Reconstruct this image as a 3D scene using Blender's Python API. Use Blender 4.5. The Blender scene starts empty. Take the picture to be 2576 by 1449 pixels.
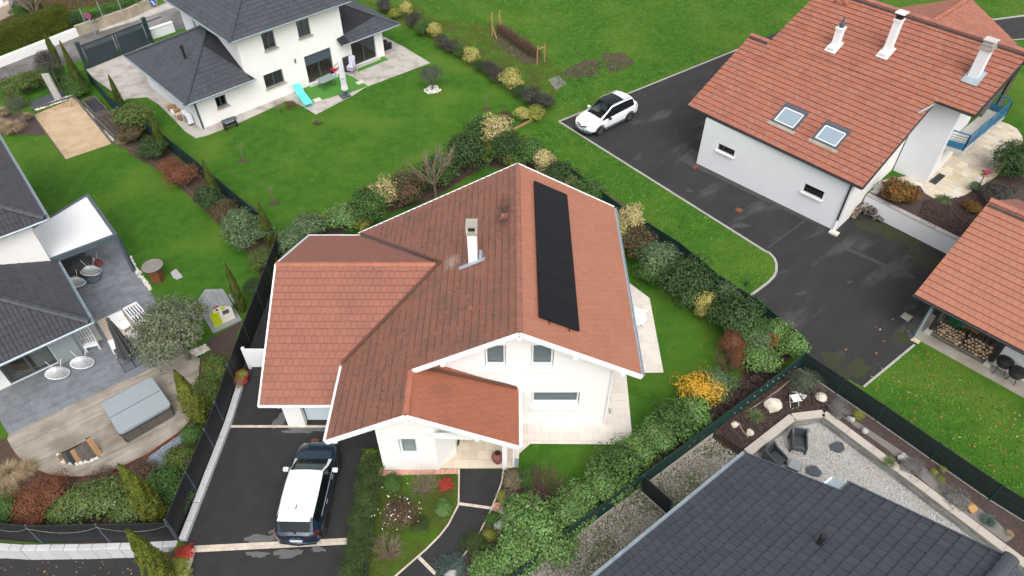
import bpy, bmesh, math, random
import numpy as np
from mathutils import Vector, Matrix
from mathutils.geometry import tessellate_polygon
R = math.radians
rng = random.Random(7)
S = bpy.context.scene
C = S.collection

# ------------------------------------------------------------------ camera, sky, sun, exposure
CAMZ, PITCH, FOC = 25.5, 44.5, 1786.0          # metres, degrees below the horizon, focal length for a 2576 px wide picture
cam = bpy.data.cameras.new('camera')
cam.sensor_width = 36.0
cam.lens = 36.0 * FOC / 2576.0
cam.clip_end = 2000
camo = bpy.data.objects.new('camera', cam)
C.objects.link(camo)
camo.location = (0, 0, CAMZ)
camo.rotation_euler = (R(90 - PITCH), 0, 0)
S.camera = camo
SUN_EL, SUN_ROT = 52, 168
w = bpy.data.worlds.new('World')
S.world = w
w.use_nodes = True
nt = w.node_tree
nt.nodes.clear()
sky = nt.nodes.new('ShaderNodeTexSky')
sky.sky_type = 'NISHITA'
sky.sun_disc = False
sky.sun_elevation = R(SUN_EL)
sky.sun_rotation = R(SUN_ROT)
sky.air_density = 1.0
sky.dust_density = 4.0
sky.ozone_density = 1.0
hs = nt.nodes.new('ShaderNodeHueSaturation')
hs.inputs['Saturation'].default_value = 0.22
bg = nt.nodes.new('ShaderNodeBackground')
bg.inputs['Strength'].default_value = 0.15
wo = nt.nodes.new('ShaderNodeOutputWorld')
nt.links.new(sky.outputs[0], hs.inputs['Color'])
nt.links.new(hs.outputs[0], bg.inputs[0])
nt.links.new(bg.outputs[0], wo.inputs[0])
sl = bpy.data.lights.new('sun', 'SUN')
sl.energy = 0.7
sl.angle = R(60)
sl.color = (1.0, 0.97, 0.93)
so = bpy.data.objects.new('sun', sl)
C.objects.link(so)
so.rotation_euler = (R(90 - SUN_EL), 0, R(180 - SUN_ROT))
so.location = (0, 0, 60)
S.view_settings.view_transform = 'Standard'
S.view_settings.look = 'None'
S.view_settings.gamma = 1
S.view_settings.use_curve_mapping = False
S.view_settings.exposure = 0.78
S.render.engine = 'CYCLES'

# ------------------------------------------------------------------ measuring: a point of the survey picture (2576 px wide) at height z
_p = R(PITCH)
_f = Vector((0, math.cos(_p), -math.sin(_p)))
_r = Vector((1, 0, 0))
_d = _f.cross(_r)
def ray(u, v):
    return _f * FOC + _r * (u - 1288) + _d * (v - 724.5)
def at(u, v, z=0.0):
    k = ray(u, v)
    return Vector((0, 0, CAMZ)) + k * ((z - CAMZ) / k.z)
def on(u, v, p, n):
    k = ray(u, v); o = Vector((0, 0, CAMZ))
    return o + k * (n.dot(p - o) / n.dot(k))
def seen(p, m=60):
    q = Vector(p) - Vector((0, 0, CAMZ)); f = q.dot(_f)
    if f <= 0: return False
    x = 1288 + FOC * q.dot(_r) / f; y = 724.5 + FOC * q.dot(_d) / f
    return -m < x < 2576 + m and -m < y < 1449 + m
class Fr:                                       # a plan frame: a along d, b along n (n is left of d)
    def __init__(s, o, ang):
        s.o = Vector((o[0], o[1], 0)); a = R(ang); s.ang = a
        s.d = Vector((math.cos(a), math.sin(a), 0)); s.n = Vector((-math.sin(a), math.cos(a), 0))
    def p(s, a, b, z=0): return s.o + s.d * a + s.n * b + Vector((0, 0, z))
    def m(s, a=0, b=0, z=0): return Matrix.Translation(s.p(a, b, z)) @ Matrix.Rotation(s.ang, 4, 'Z')
    def inv(s, w):
        q = Vector((w[0], w[1], 0)) - s.o; return q.dot(s.d), q.dot(s.n)

# ------------------------------------------------------------------ materials
def _nodes(name):
    m = bpy.data.materials.new(name); m.use_nodes = True
    t = m.node_tree; b = t.nodes['Principled BSDF']
    return m, t, b
def mat(name, col, rough=0.7, col2=None, scale=3.0, amt=1.0, bump=0.0, bscale=40.0, metal=0.0, spec=0.4, col3=None, scale3=0.5, piece=0.0, coat=0.0, contrast=0.25, stretch=None, r3=(.45, .68)):
    m, t, b = _nodes(name)
    b.inputs['Roughness'].default_value = rough
    b.inputs['Metallic'].default_value = metal
    b.inputs['Specular IOR Level'].default_value = spec
    if coat: b.inputs['Coat Weight'].default_value = coat; b.inputs['Coat Roughness'].default_value = 0.05
    L = t.links.new
    geo = t.nodes.new('ShaderNodeNewGeometry')
    pos = geo.outputs['Position']
    if stretch:
        mp = t.nodes.new('ShaderNodeMapping'); mp.inputs['Rotation'].default_value = (0, 0, stretch[0]); mp.inputs['Scale'].default_value = (stretch[1], stretch[2], 1)
        mp.vector_type = 'TEXTURE'
        L(pos, mp.inputs[0]); pos = mp.outputs[0]
    rgb = t.nodes.new('ShaderNodeRGB'); rgb.outputs[0].default_value = (*col, 1)
    out = rgb.outputs[0]
    def noise(sc, det=5):
        n = t.nodes.new('ShaderNodeTexNoise'); n.inputs['Scale'].default_value = sc; n.inputs['Detail'].default_value = det
        L(pos, n.inputs['Vector']); return n.outputs['Fac']
    def mixc(fac, a, bcol, lo, hi, k=1.0):
        mr = t.nodes.new('ShaderNodeMapRange'); mr.inputs[1].default_value = lo; mr.inputs[2].default_value = hi; mr.inputs[4].default_value = k
        L(fac, mr.inputs[0])
        mx = t.nodes.new('ShaderNodeMix'); mx.data_type = 'RGBA'
        L(mr.outputs[0], mx.inputs[0]); L(a, mx.inputs[6])
        if isinstance(bcol, tuple): mx.inputs[7].default_value = (*bcol, 1)
        else: L(bcol, mx.inputs[7])
        return mx.outputs[2]
    if col2: out = mixc(noise(scale), out, col2, 0.5 - contrast, 0.5 + contrast, amt)
    if col3: out = mixc(noise(scale3, 7), out, col3, *r3)
    if piece:
        oi = t.nodes.new('ShaderNodeObjectInfo')
        ad = t.nodes.new('ShaderNodeMath'); ad.operation = 'ADD'
        L(oi.outputs['Random'], ad.inputs[0]); L(geo.outputs['Random Per Island'], ad.inputs[1])
        fr = t.nodes.new('ShaderNodeMath'); fr.operation = 'FRACT'; L(ad.outputs[0], fr.inputs[0])
        mr = t.nodes.new('ShaderNodeMapRange'); mr.inputs[3].default_value = 1 - piece; mr.inputs[4].default_value = 1 + piece; L(fr.outputs[0], mr.inputs[0])
        hv = t.nodes.new('ShaderNodeHueSaturation'); L(mr.outputs[0], hv.inputs['Value']); L(out, hv.inputs['Color']); out = hv.outputs[0]
    L(out, b.inputs['Base Color'])
    if bump:
        bp = t.nodes.new('ShaderNodeBump'); bp.inputs['Strength'].default_value = bump; bp.inputs['Distance'].default_value = 0.03
        L(noise(bscale, 3), bp.inputs['Height']); L(bp.outputs[0], b.inputs['Normal'])
    return m
def tilemat(name, cols, dirt=None, dscale=0.8, dlo=0.5, dhi=0.75, rough=0.65, blotch=None, piece=0.09, streak=None, spots=()):
    """roof tile: a colour out of a few for each tile, optional blotch on each tile, optional dirt patches."""
    m, t, b = _nodes(name); L = t.links.new
    b.inputs['Roughness'].default_value = rough
    b.inputs['Specular IOR Level'].default_value = 0.3
    geo = t.nodes.new('ShaderNodeNewGeometry'); oi = t.nodes.new('ShaderNodeObjectInfo')
    ad = t.nodes.new('ShaderNodeMath'); ad.operation = 'ADD'; L(oi.outputs['Random'], ad.inputs[0]); L(geo.outputs['Random Per Island'], ad.inputs[1])
    fr = t.nodes.new('ShaderNodeMath'); fr.operation = 'FRACT'; L(ad.outputs[0], fr.inputs[0])
    cr = t.nodes.new('ShaderNodeValToRGB'); L(fr.outputs[0], cr.inputs[0])
    el = cr.color_ramp.elements
    while len(el) < len(cols): el.new(0.5)
    for i, c in enumerate(cols): el[i].position = i / (len(cols) - 1); el[i].color = (*c, 1)
    out = cr.outputs[0]
    def noise(sc, det, vec=None):
        n = t.nodes.new('ShaderNodeTexNoise'); n.inputs['Scale'].default_value = sc; n.inputs['Detail'].default_value = det
        L(vec or geo.outputs['Position'], n.inputs['Vector']); return n.outputs['Fac']
    def mixc(fac, a, col, lo, hi, k=1.0):
        mr = t.nodes.new('ShaderNodeMapRange'); mr.inputs[1].default_value = lo; mr.inputs[2].default_value = hi; mr.inputs[4].default_value = k; L(fac, mr.inputs[0])
        mx = t.nodes.new('ShaderNodeMix'); mx.data_type = 'RGBA'; L(mr.outputs[0], mx.inputs[0]); L(a, mx.inputs[6]); mx.inputs[7].default_value = (*col, 1); return mx.outputs[2]
    if blotch:
        out = mixc(noise(6.5, 3), out, blotch, 0.5, 0.7, 0.8)
        out = mixc(noise(1.1, 2), out, (cols[0][0] * .75, cols[0][1] * .72, cols[0][2] * .75), 0.55, 0.75, 0.6)
    if dirt: out = mixc(noise(dscale, 6), out, dirt, dlo, dhi, 0.8)
    if streak: out = mixc(noise(7.0, 6), out, streak, 0.56, 0.72, 0.6)
    for (x, y, z, r, stretch, col) in spots:       # soot and mortar stains of the real roof, ragged by noise
        mp = t.nodes.new('ShaderNodeMapping'); mp.inputs['Location'].default_value = (-x, -y * stretch, -z); mp.inputs['Scale'].default_value = (1, stretch, 1); L(geo.outputs['Position'], mp.inputs[0])
        ln = t.nodes.new('ShaderNodeVectorMath'); ln.operation = 'LENGTH'; L(mp.outputs[0], ln.inputs[0])
        nz = t.nodes.new('ShaderNodeMath'); nz.operation = 'MULTIPLY_ADD'; nz.inputs[1].default_value = r * 1.1; L(noise(4, 4), nz.inputs[0]); L(ln.outputs['Value'], nz.inputs[2])
        out = mixc(nz.outputs[0], out, col, r * 1.55, r * .75, 0.85)
    out = mixc(noise(22, 4), out, tuple(x * 0.8 for x in cols[0]), 0.4, 0.8, 0.5)
    L(out, b.inputs['Base Color'])
    bp = t.nodes.new('ShaderNodeBump'); bp.inputs['Strength'].default_value = 0.25; bp.inputs['Distance'].default_value = 0.02
    L(noise(60, 2), bp.inputs['Height']); L(bp.outputs[0], b.inputs['Normal'])
    return m
def leafmat(name, cols, rough=0.5, spec=0.22, patch=0.0):
    m, t, b = _nodes(name); L = t.links.new
    b.inputs['Roughness'].default_value = rough; b.inputs['Specular IOR Level'].default_value = spec
    geo = t.nodes.new('ShaderNodeNewGeometry')
    cr = t.nodes.new('ShaderNodeValToRGB'); L(geo.outputs['Random Per Island'], cr.inputs[0])
    el = cr.color_ramp.elements
    while len(el) < len(cols): el.new(0.5)
    for i, c in enumerate(cols): el[i].position = c[3] if len(c) > 3 else i / (len(cols) - 1); el[i].color = (*c[:3], 1)
    n = t.nodes.new('ShaderNodeTexNoise'); n.inputs['Scale'].default_value = 2.2; n.inputs['Detail'].default_value = 3
    L(geo.outputs['Position'], n.inputs['Vector'])
    mr = t.nodes.new('ShaderNodeMapRange'); mr.inputs[1].default_value = .3; mr.inputs[2].default_value = .7; mr.inputs[3].default_value = .72; mr.inputs[4].default_value = 1.3; L(n.outputs['Fac'], mr.inputs[0])
    hv = t.nodes.new('ShaderNodeHueSaturation'); L(mr.outputs[0], hv.inputs['Value']); L(cr.outputs[0], hv.inputs['Color'])
    L(hv.outputs[0], b.inputs['Base Color'])
    tr = t.nodes.new('ShaderNodeBsdfTranslucent'); L(hv.outputs[0], tr.inputs[0])
    mx = t.nodes.new('ShaderNodeMixShader'); mx.inputs[0].default_value = 0.18
    L(b.outputs[0], mx.inputs[1]); L(tr.outputs[0], mx.inputs[2]); L(mx.outputs[0], t.nodes['Material Output'].inputs[0])
    return m
def glassmat(name, tint=(.75, .8, .82), refl=0.12, rough=0.03):
    m, t, b = _nodes(name); L = t.links.new
    b.inputs['Base Color'].default_value = (.02, .025, .03, 1); b.inputs['Roughness'].default_value = rough; b.inputs['Specular IOR Level'].default_value = 0.9
    tr = t.nodes.new('ShaderNodeBsdfTransparent'); tr.inputs[0].default_value = (*tint, 1)
    mx = t.nodes.new('ShaderNodeMixShader'); mx.inputs[0].default_value = refl
    L(tr.outputs[0], mx.inputs[1]); L(b.outputs[0], mx.inputs[2]); L(mx.outputs[0], t.nodes['Material Output'].inputs[0])
    return m
M = {}
M['lawn'] = mat('lawn', (.030, .094, .010), .9, (.056, .142, .015), 1.7, 1, .6, 90, col3=(.082, .150, .018), scale3=.27, spec=.1)
M['blade'] = leafmat('blade', [(.065, .17, .02), (.085, .21, .022), (.12, .22, .035)], .6, .2)
M['meadow_blade'] = leafmat('meadow_blade', [(.07, .16, .018), (.10, .22, .026), (.16, .24, .055)], .6, .2)
M['moss'] = mat('moss_lawn', (.045, .085, .010), .95, (.085, .085, .022), 2.6, 1, .7, 60, col3=(.06, .13, .012), scale3=.9, spec=.1)
M['asphalt'] = mat('asphalt', (.024, .0235, .025), .85, (.035, .0345, .036), 1.6, 1, .5, 160, spec=.3)
M['old_asphalt'] = mat('old_asphalt', (.020, .0195, .0195), .8, (.032, .031, .031), .9, 1, .5, 120, col3=(.066, .064, .063), scale3=.62, r3=(.56, .70), stretch=(R(42), 2.2, .8))
M['road'] = mat('road_asphalt', (.14, .135, .13), .9, (.07, .065, .06), .9, 1, .3, 90, col3=(.21, .2, .195), scale3=.35)
M['dry'] = mat('dry_asphalt', (.13, .125, .125), .9, (.10, .10, .10), 6, 1, .3, 120)
M['wet'] = mat('light_wear', (.062, .060, .060), .85, (.042, .041, .041), 3, 1, .3, 120)
M['mossy'] = mat('mossy_asphalt', (.036, .044, .012), .9, (.03, .032, .022), 1.4, 1, .3, 120)
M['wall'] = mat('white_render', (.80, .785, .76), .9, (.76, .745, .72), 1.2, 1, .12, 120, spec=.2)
M['wall_cool_shade'] = mat('cool_shade_render', (.70, .71, .73), .9, (.66, .67, .69), .8, 1, .12, 120, spec=.2)  # cooler, dimmer white; shade of left-facing house walls mixed into the colour
M['white'] = mat('white_paint', (.80, .80, .80), .45, (.76, .77, .78), 2, 1)
M['zinc'] = mat('zinc', (.40, .46, .50), .4, (.30, .36, .40), 3, 1, metal=.4)
M['grey_metal'] = mat('anthracite_metal', (.062, .082, .10), .45, (.07, .09, .11), 2, 1)
M['dark_metal'] = mat('dark_metal', (.025, .028, .032), .45)
M['black'] = mat('black_plastic', (.014, .014, .015), .5, (.02, .02, .021), 8)
M['joint'] = mat('tile_joint', (.10, .045, .032), .95)
M['joint_dark'] = mat('slate_joint', (.018, .019, .022), .95)
M['tile_clean'] = tilemat('clay_tile_clean', [(.325, .135, .084), (.345, .146, .092), (.312, .13, .082)], (.29, .12, .078), .5, .5, .8)
M['tile_dirty'] = tilemat('clay_tile_weathered', [(.205, .090, .062), (.222, .094, .064), (.195, .088, .063), (.212, .087, .058)], (.105, .068, .052), 1.1, .45, .8, streak=(.13, .075, .052), spots=((-.36, 24.2, 6.2, .55, .4, (.022, .02, .02)), (-2.55, 22.35, 5.05, .5, .9, (.30, .225, .18))))
M['tile_garage'] = tilemat('clay_tile_garage', [(.275, .112, .078), (.258, .106, .074), (.29, .119, .080), (.27, .115, .083)], (.19, .09, .066), .55, .52, .8)
M['tile_porch'] = tilemat('clay_tile_porch', [(.30, .104, .060), (.28, .098, .057), (.32, .112, .065)], (.20, .085, .055), 1.0, .5, .74)
M['shingle'] = mat('red_shingle', (.27, .112, .084), .85, (.24, .10, .075), 6, 1, .3, 70, piece=.05)
M['tile_flamed'] = tilemat('clay_tile_flamed', [(.31, .110, .068), (.335, .12, .074), (.275, .104, .072), (.32, .118, .078)], None, blotch=(.32, .205, .165))
M['tile_plain'] = tilemat('clay_tile_plain', [(.335, .138, .086), (.355, .15, .095), (.315, .133, .088)], (.23, .12, .09), 1.7, .58, .8)
M['slate'] = tilemat('slate_tile', [(.052, .056, .066), (.062, .066, .077), (.045, .049, .060)], (.065, .070, .08), .7, .45, .7, rough=.55)
M['slate_black'] = tilemat('dark_concrete_tile', [(.046, .054, .068), (.056, .062, .075), (.050, .054, .066), (.042, .052, .066)], (.060, .062, .072), 1.5, .5, .75, rough=.6)
M['slate_purple'] = tilemat('dark_wavy_tile', [(.046, .046, .054), (.055, .053, .061), (.041, .042, .050)], (.05, .05, .06), 1.5, .5, .75, rough=.5)
M['slate_cap'] = mat('dark_ridge_cap', (.042, .047, .056), .45, (.055, .058, .066), 3, 1)
M['red_cap'] = mat('clay_ridge_cap', (.33, .118, .068), .7, (.33, .125, .08), 4, 1, .2, 50, piece=.1)
M['old_cap'] = mat('lichened_ridge_cap', (.29, .105, .066), .8, (.17, .095, .07), 5, 1, .3, 50, piece=.08)
M['flame_cap'] = mat('dark_red_ridge_cap', (.36, .125, .085), .7, (.24, .11, .09), 4, 1, .2, 50, piece=.12)
M['glass'] = glassmat('window_glass', (.86, .90, .90), .17)
M['glass_car'] = glassmat('car_glass', (.62, .70, .68), .22)
M['frame_white'] = mat('pvc_white', (.74, .75, .77), .4)
M['solar'] = mat('solar_cell', (.0045, .005, .0065), .5, (.007, .0075, .009), 30, 1, spec=.22)
M['travertine'] = mat('travertine', (.60, .54, .48), .8, (.66, .60, .54), 1.1, 1, .15, 60, piece=.06)
M['travertine_porch'] = mat('travertine_porch', (.56, .475, .36), .8, (.62, .54, .43), 1.6, 1, .15, 60, piece=.08)
M['flag'] = tilemat('flagstone', [(.58, .49, .33), (.62, .59, .52), (.50, .45, .40), (.64, .56, .40), (.48, .36, .24), (.66, .62, .54)], None, rough=.8)
M['slab_grey'] = mat('grey_porcelain', (.165, .18, .20), .5, (.20, .215, .235), 1.3, 1, .1, 60, piece=.07, col3=(.14, .15, .165), scale3=2.5)
M['grout'] = mat('grout', (.21, .22, .23), .9)
M['deck'] = mat('weathered_deck', (.335, .295, .25), .85, (.27, .235, .195), 1.4, 1, .3, 60, piece=.13, col3=(.19, .16, .125), scale3=.7)
M['deck_gap'] = mat('deck_gap', (.035, .028, .022), .95)
M['granite'] = mat('granite', (.52, .52, .53), .85, (.43, .43, .44), 14, 1, .5, 30, piece=.06)
M['kerb'] = mat('kerb_stone', (.38, .36, .33), .9, (.30, .285, .255), 6, 1, .3, 50, piece=.08)
M['cobble'] = mat('cream_cobble', (.58, .50, .41), .85, (.52, .44, .35), 5, 1, .3, 50, piece=.13)
M['concrete'] = mat('concrete', (.36, .33, .28), .9, (.30, .27, .225), 2.5, 1, .25, 60, col3=(.22, .19, .14), scale3=.8)
M['conc_light'] = mat('light_concrete', (.50, .48, .44), .9, (.42, .40, .36), 3, 1, .2, 60)
M['old_wall'] = mat('stained_wall', (.40, .35, .27), .95, (.25, .21, .155), 1.6, 1, .3, 40)
M['gravel_white'] = mat('white_gravel', (.50, .46, .425), .95, (.40, .365, .33), 9, 1, .9, 30, col3=(.30, .27, .235), scale3=1.2)
M['gravel_grey'] = mat('grey_gravel', (.45, .43, .41), .95, (.33, .315, .305), 9, 1, .9, 25, col3=(.36, .335, .30), scale3=.7)
M['gravel_weedy'] = mat('weedy_gravel', (.27, .235, .19), .95, (.20, .175, .14), 7, 1, .9, 25, col3=(.12, .115, .06), scale3=.9)
M['gravel_blue'] = mat('blue_gravel', (.20, .225, .26), .9, (.13, .15, .18), 12, 1, 1, 25)
M['gravel_pink'] = mat('pink_gravel', (.58, .32, .25), .95, (.46, .25, .19), 12, 1, .8, 30)
M['pebble'] = mat('pebble', (.47, .45, .43), .8, (.40, .385, .365), 3, 1, piece=.25)
M['pebble_white'] = mat('white_pebble', (.68, .65, .60), .8, (.6, .57, .52), 3, 1, piece=.12)
M['pebble_pink'] = mat('pink_pebble', (.58, .30, .23), .85, (.64, .40, .32), 3, 1, piece=.2)
M['sand'] = mat('ochre_sand', (.42, .295, .175), .95, (.50, .38, .26), 1.6, 1, .5, 50, col3=(.34, .24, .15), scale3=.9, r3=(.52, .8))
M['soil'] = mat('soil', (.055, .036, .025), .95, (.085, .055, .038), 4, 1, .9, 20)
M['bark'] = mat('bark_mulch', (.048, .030, .027), .9, (.085, .058, .05), 9, 1, 1, 18)
M['chip'] = mat('bark_chip', (.07, .042, .036), .85, (.05, .03, .026), 4, 1, piece=.45)
M['dead_leaf'] = leafmat('dead_leaf', [(.30, .10, .05), (.42, .22, .10), (.20, .07, .05), (.5, .36, .2)], .7, .2)
M['fleece'] = mat('weed_fabric', (.20, .185, .17), .95, (.165, .15, .14), 3, 1, .3, 30)
M['turf'] = mat('artificial_turf', (.055, .19, .022), .9, (.07, .22, .03), 2.2, 1, .4, 120)
M['wood_old'] = mat('grey_old_wood', (.13, .115, .10), .9, (.085, .073, .062), 6, 1, .4, 40, piece=.15)
M['wood'] = mat('timber', (.36, .215, .11), .8, (.28, .16, .08), 6, 1, .3, 40, piece=.12)
M['bark_trunk'] = mat('bark', (.12, .095, .075), .95, (.17, .14, .115), 9, 1, .8, 30)
M['twig'] = mat('twig', (.24, .18, .135), .9, (.17, .125, .095), 6, 1)
M['twig_red'] = mat('twig_red', (.15, .085, .06), .9, (.11, .065, .05), 6, 1)
M['log'] = mat('log_bark', (.16, .125, .095), .95, (.09, .07, .055), 8, 1, .5, 40, piece=.25)
M['log_end'] = mat('log_end', (.50, .365, .235), .9, (.40, .28, .17), 9, 1, piece=.2)
M['screen_black'] = mat('black_privacy_screen', (.018, .019, .021), .7, (.023, .024, .026), 5, 1)
M['screen_slat'] = mat('anthracite_slat', (.015, .017, .019), .55, piece=.1)
M['fence_green'] = mat('green_wire_fence', (.008, .050, .036), .45, (.010, .06, .043), 3, 1)
M['screen_green'] = mat('dark_green_screen', (.006, .026, .022), .7, (.008, .032, .027), 3, 1)
M['screen_bg'] = mat('black_green_screen', (.010, .017, .016), .7, (.013, .021, .02), 4, 1)
M['blue_rail'] = mat('blue_rail', (.03, .13, .24), .4, (.035, .15, .27), 3, 1)
M['cover'] = mat('grey_vinyl', (.27, .30, .315), .55, (.25, .28, .295), 2, 1, .1, 20)
M['cover_dark'] = mat('dark_grey_cloth', (.060, .064, .064), .8, (.045, .048, .048), 3, 1, .2, 30)
M['spa_side'] = mat('taupe_panel', (.115, .105, .088), .7, (.09, .082, .07), 5, 1, piece=.12)
M['rust'] = mat('corten_steel', (.15, .046, .022), .85, (.20, .07, .035), 5, 1, .2, 40)
M['steel'] = mat('heat_tinted_steel', (.33, .31, .30), .35, (.30, .24, .19), 1.4, 1, metal=.6)
M['inox'] = mat('stainless', (.55, .55, .55), .3, metal=.8)
M['red'] = mat('red_cord', (.50, .035, .035), .6, (.4, .03, .035), 3)
M['teal'] = mat('turquoise', (.12, .62, .56), .6, (.10, .56, .52), 3)
M['rug'] = mat('beige_rug', (.58, .48, .40), .95, (.53, .43, .35), 6, 1)
M['lime'] = mat('lime_plastic', (.45, .55, .01), .5)
M['cream_plastic'] = mat('cream_plastic', (.72, .68, .60), .5)
M['grey_plastic'] = mat('grey_plastic', (.27, .28, .29), .6, (.24, .25, .26), 3, 1, piece=.06)
M['anth_plastic'] = mat('anthracite_plastic', (.040, .046, .052), .45, (.045, .052, .058), 3)
M['paint_blue'] = mat('car_paint_blue', (.012, .028, .050), .25, metal=.3, coat=1.0)
M['paint_white'] = mat('car_paint_white', (.80, .81, .82), .25, coat=.8)
M['tyre'] = mat('tyre', (.015, .015, .016), .85)
M['rim'] = mat('alloy', (.33, .33, .35), .3, metal=.8)
M['rim_dark'] = mat('dark_alloy', (.05, .052, .056), .35, metal=.6)
M['pebble_brown'] = mat('brown_pebble', (.44, .41, .37), .85, (.36, .33, .29), 3, 1, piece=.25)
M['lamp_red'] = mat('tail_lamp', (.12, .004, .007), .2, coat=.5)
M['lamp_clear'] = mat('head_lamp', (.55, .56, .57), .15, coat=1)
M['plate'] = mat('plate_white', (.70, .70, .68), .5)
M['plate_blue'] = mat('plate_blue', (.02, .06, .35), .5)
M['letter'] = mat('chrome_letter', (.6, .6, .6), .3, metal=.7)
M['terracotta'] = mat('terracotta', (.16, .055, .042), .7, (.20, .08, .062), 4, 1)
M['pot_red'] = mat('red_glaze', (.36, .012, .014), .3)
M['boulder'] = mat('limestone', (.62, .56, .47), .9, (.48, .42, .34), 4, 1, .6, 9)
M['boulder_grey'] = mat('grey_stone', (.42, .41, .40), .9, (.30, .295, .285), 5, 1, .6, 9)
M['boulder_tan'] = mat('tan_stone', (.42, .25, .09), .8, (.34, .20, .07), 4, 1, .4, 9)
M['slate_slab'] = mat('dark_slate_slab', (.045, .052, .06), .75, (.08, .09, .10), 12, 1, .6, 20)
M['stone_strip'] = mat('stone_cladding', (.30, .295, .28), .9, (.22, .215, .20), 5, 1, .5, 30, piece=.28)
M['coping'] = mat('cream_coping', (.45, .40, .345), .85, (.41, .365, .315), 3, 1, .15, 50, piece=.04)
M['curtain'] = mat('curtain', (.66, .64, .60), .9)
M['blind'] = mat('grey_blind', (.46, .47, .50), .8, (.43, .44, .47), 3, 1)
M['oak'] = mat('oak_floor', (.26, .17, .10), .6, (.20, .13, .075), 4, 1, piece=.1)
M['fabric_lilac'] = mat('lilac_mesh_fabric', (.50, .48, .60), .8)
M['fabric_red'] = mat('red_fabric', (.5, .02, .05), .7)
M['fabric_white'] = mat('off_white_fabric', (.64, .62, .68), .85, (.56, .54, .60), 3, 1)
M['tarp_green'] = mat('green_tarp', (.012, .10, .045), .5, (.01, .08, .036), 3)
M['orange_stain'] = mat('stained_travertine', (.60, .54, .40), .8, (.5, .40, .24), 5, 1)
M['red_sign'] = mat('sign_red', (.50, .05, .06), .5)
M['blue_sign'] = mat('sign_blue', (.02, .07, .30), .5)
M['cardboard'] = mat('cardboard', (.30, .17, .09), .9, piece=.3)
M['mint'] = mat('mint_metal', (.62, .74, .62), .45)
M['solar_frame'] = mat('black_frame', (.006, .006, .0065), .6, spec=.2)
M['moss_dark'] = mat('dark_moss', (.062, .046, .032), .95, (.045, .042, .022), 5)
M['gate_dark'] = mat('dark_slate_blue_metal', (.022, .036, .046), .5, (.026, .042, .052), 2)
M['table_glass'] = mat('pale_table_glass', (.24, .30, .29), .12, spec=.8)
# leaves
M['l_green'] = leafmat('leaf_green', [(.030, .070, .014), (.052, .112, .024), (.10, .19, .048), (.036, .08, .02)])
M['l_light'] = leafmat('leaf_light_green', [(.05, .11, .022), (.10, .20, .045), (.20, .32, .10), (.065, .135, .03)], .4, .3)
M['l_dark'] = leafmat('leaf_dark', [(.018, .044, .012), (.032, .068, .020), (.068, .122, .040), (.026, .056, .016)])
M['l_silver'] = leafmat('leaf_silver_green', [(.050, .092, .036), (.088, .145, .06), (.17, .235, .12), (.062, .108, .042)])
M['l_red'] = leafmat('leaf_photinia', [(.036, .058, .022), (.060, .088, .034), (.090, .115, .050), (.15, .055, .042), (.19, .06, .046)])
M['l_redgreen'] = leafmat('leaf_green_red_tip', [(.032, .078, .014), (.06, .125, .022), (.11, .19, .035), (.08, .13, .028), (.22, .10, .06)])
M['l_purple'] = leafmat('leaf_purple_dark', [(.038, .043, .034), (.058, .060, .048), (.082, .080, .064), (.075, .050, .046)])
M['l_cream'] = leafmat('leaf_variegated_cream', [(.36, .31, .12), (.52, .44, .20), (.62, .53, .29), (.19, .19, .055), (.50, .39, .19)])
M['l_yellow'] = leafmat('leaf_variegated_yellow', [(.34, .33, .07), (.52, .47, .13), (.62, .55, .22), (.13, .17, .04), (.46, .37, .11)])
M['l_yg'] = leafmat('leaf_yellow_green', [(.10, .15, .02), (.24, .27, .04), (.38, .38, .09), (.13, .17, .03)])
M['l_gold'] = leafmat('leaf_gold', [(.50, .27, .02), (.62, .36, .03), (.60, .42, .06), (.42, .20, .02)])
M['l_bronze'] = leafmat('leaf_bronze', [(.13, .075, .015), (.20, .10, .020), (.17, .06, .02), (.10, .085, .02), (.24, .13, .03)])
M['l_rust'] = leafmat('leaf_rust', [(.18, .055, .035), (.24, .085, .045), (.12, .05, .035), (.15, .085, .03), (.27, .10, .055)])
M['l_scarlet'] = leafmat('leaf_scarlet', [(.38, .03, .03), (.48, .06, .04), (.28, .02, .025), (.45, .12, .05)])
M['l_cypress'] = leafmat('leaf_cypress', [(.040, .066, .010), (.065, .098, .014), (.10, .135, .02), (.055, .075, .014), (.13, .12, .03)], .7, .2)
M['l_cypress_lit'] = leafmat('leaf_cypress_yellowish', [(.065, .095, .012), (.10, .135, .016), (.15, .175, .025), (.19, .16, .04)], .7, .2)  # brighter, yellower green over the whole crown
M['l_yew'] = leafmat('leaf_yew', [(.026, .050, .014), (.042, .074, .020), (.062, .10, .028), (.065, .075, .02)], .6, .25)
M['l_box'] = leafmat('leaf_thuja', [(.050, .070, .008), (.070, .094, .010), (.10, .115, .014), (.046, .063, .008)], .7, .2)
M['l_olive'] = leafmat('leaf_olive', [(.085, .105, .055), (.13, .15, .085), (.19, .21, .13), (.095, .12, .06)], .55, .3)
M['l_olive_dark'] = leafmat('leaf_olive_dark', [(.055, .075, .046), (.082, .105, .066), (.11, .13, .085)], .55, .3)
M['l_grass_dry'] = leafmat('dry_grass', [(.33, .24, .14), (.42, .33, .21), (.27, .19, .11), (.47, .39, .27)], .8, .1)
M['l_lavender'] = leafmat('grey_lavender', [(.17, .165, .155), (.22, .215, .20), (.13, .125, .12), (.19, .18, .165)], .8, .1)
M['l_brown'] = leafmat('dead_foliage', [(.10, .065, .04), (.15, .10, .065), (.075, .05, .035), (.19, .13, .085)], .8, .1)
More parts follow.
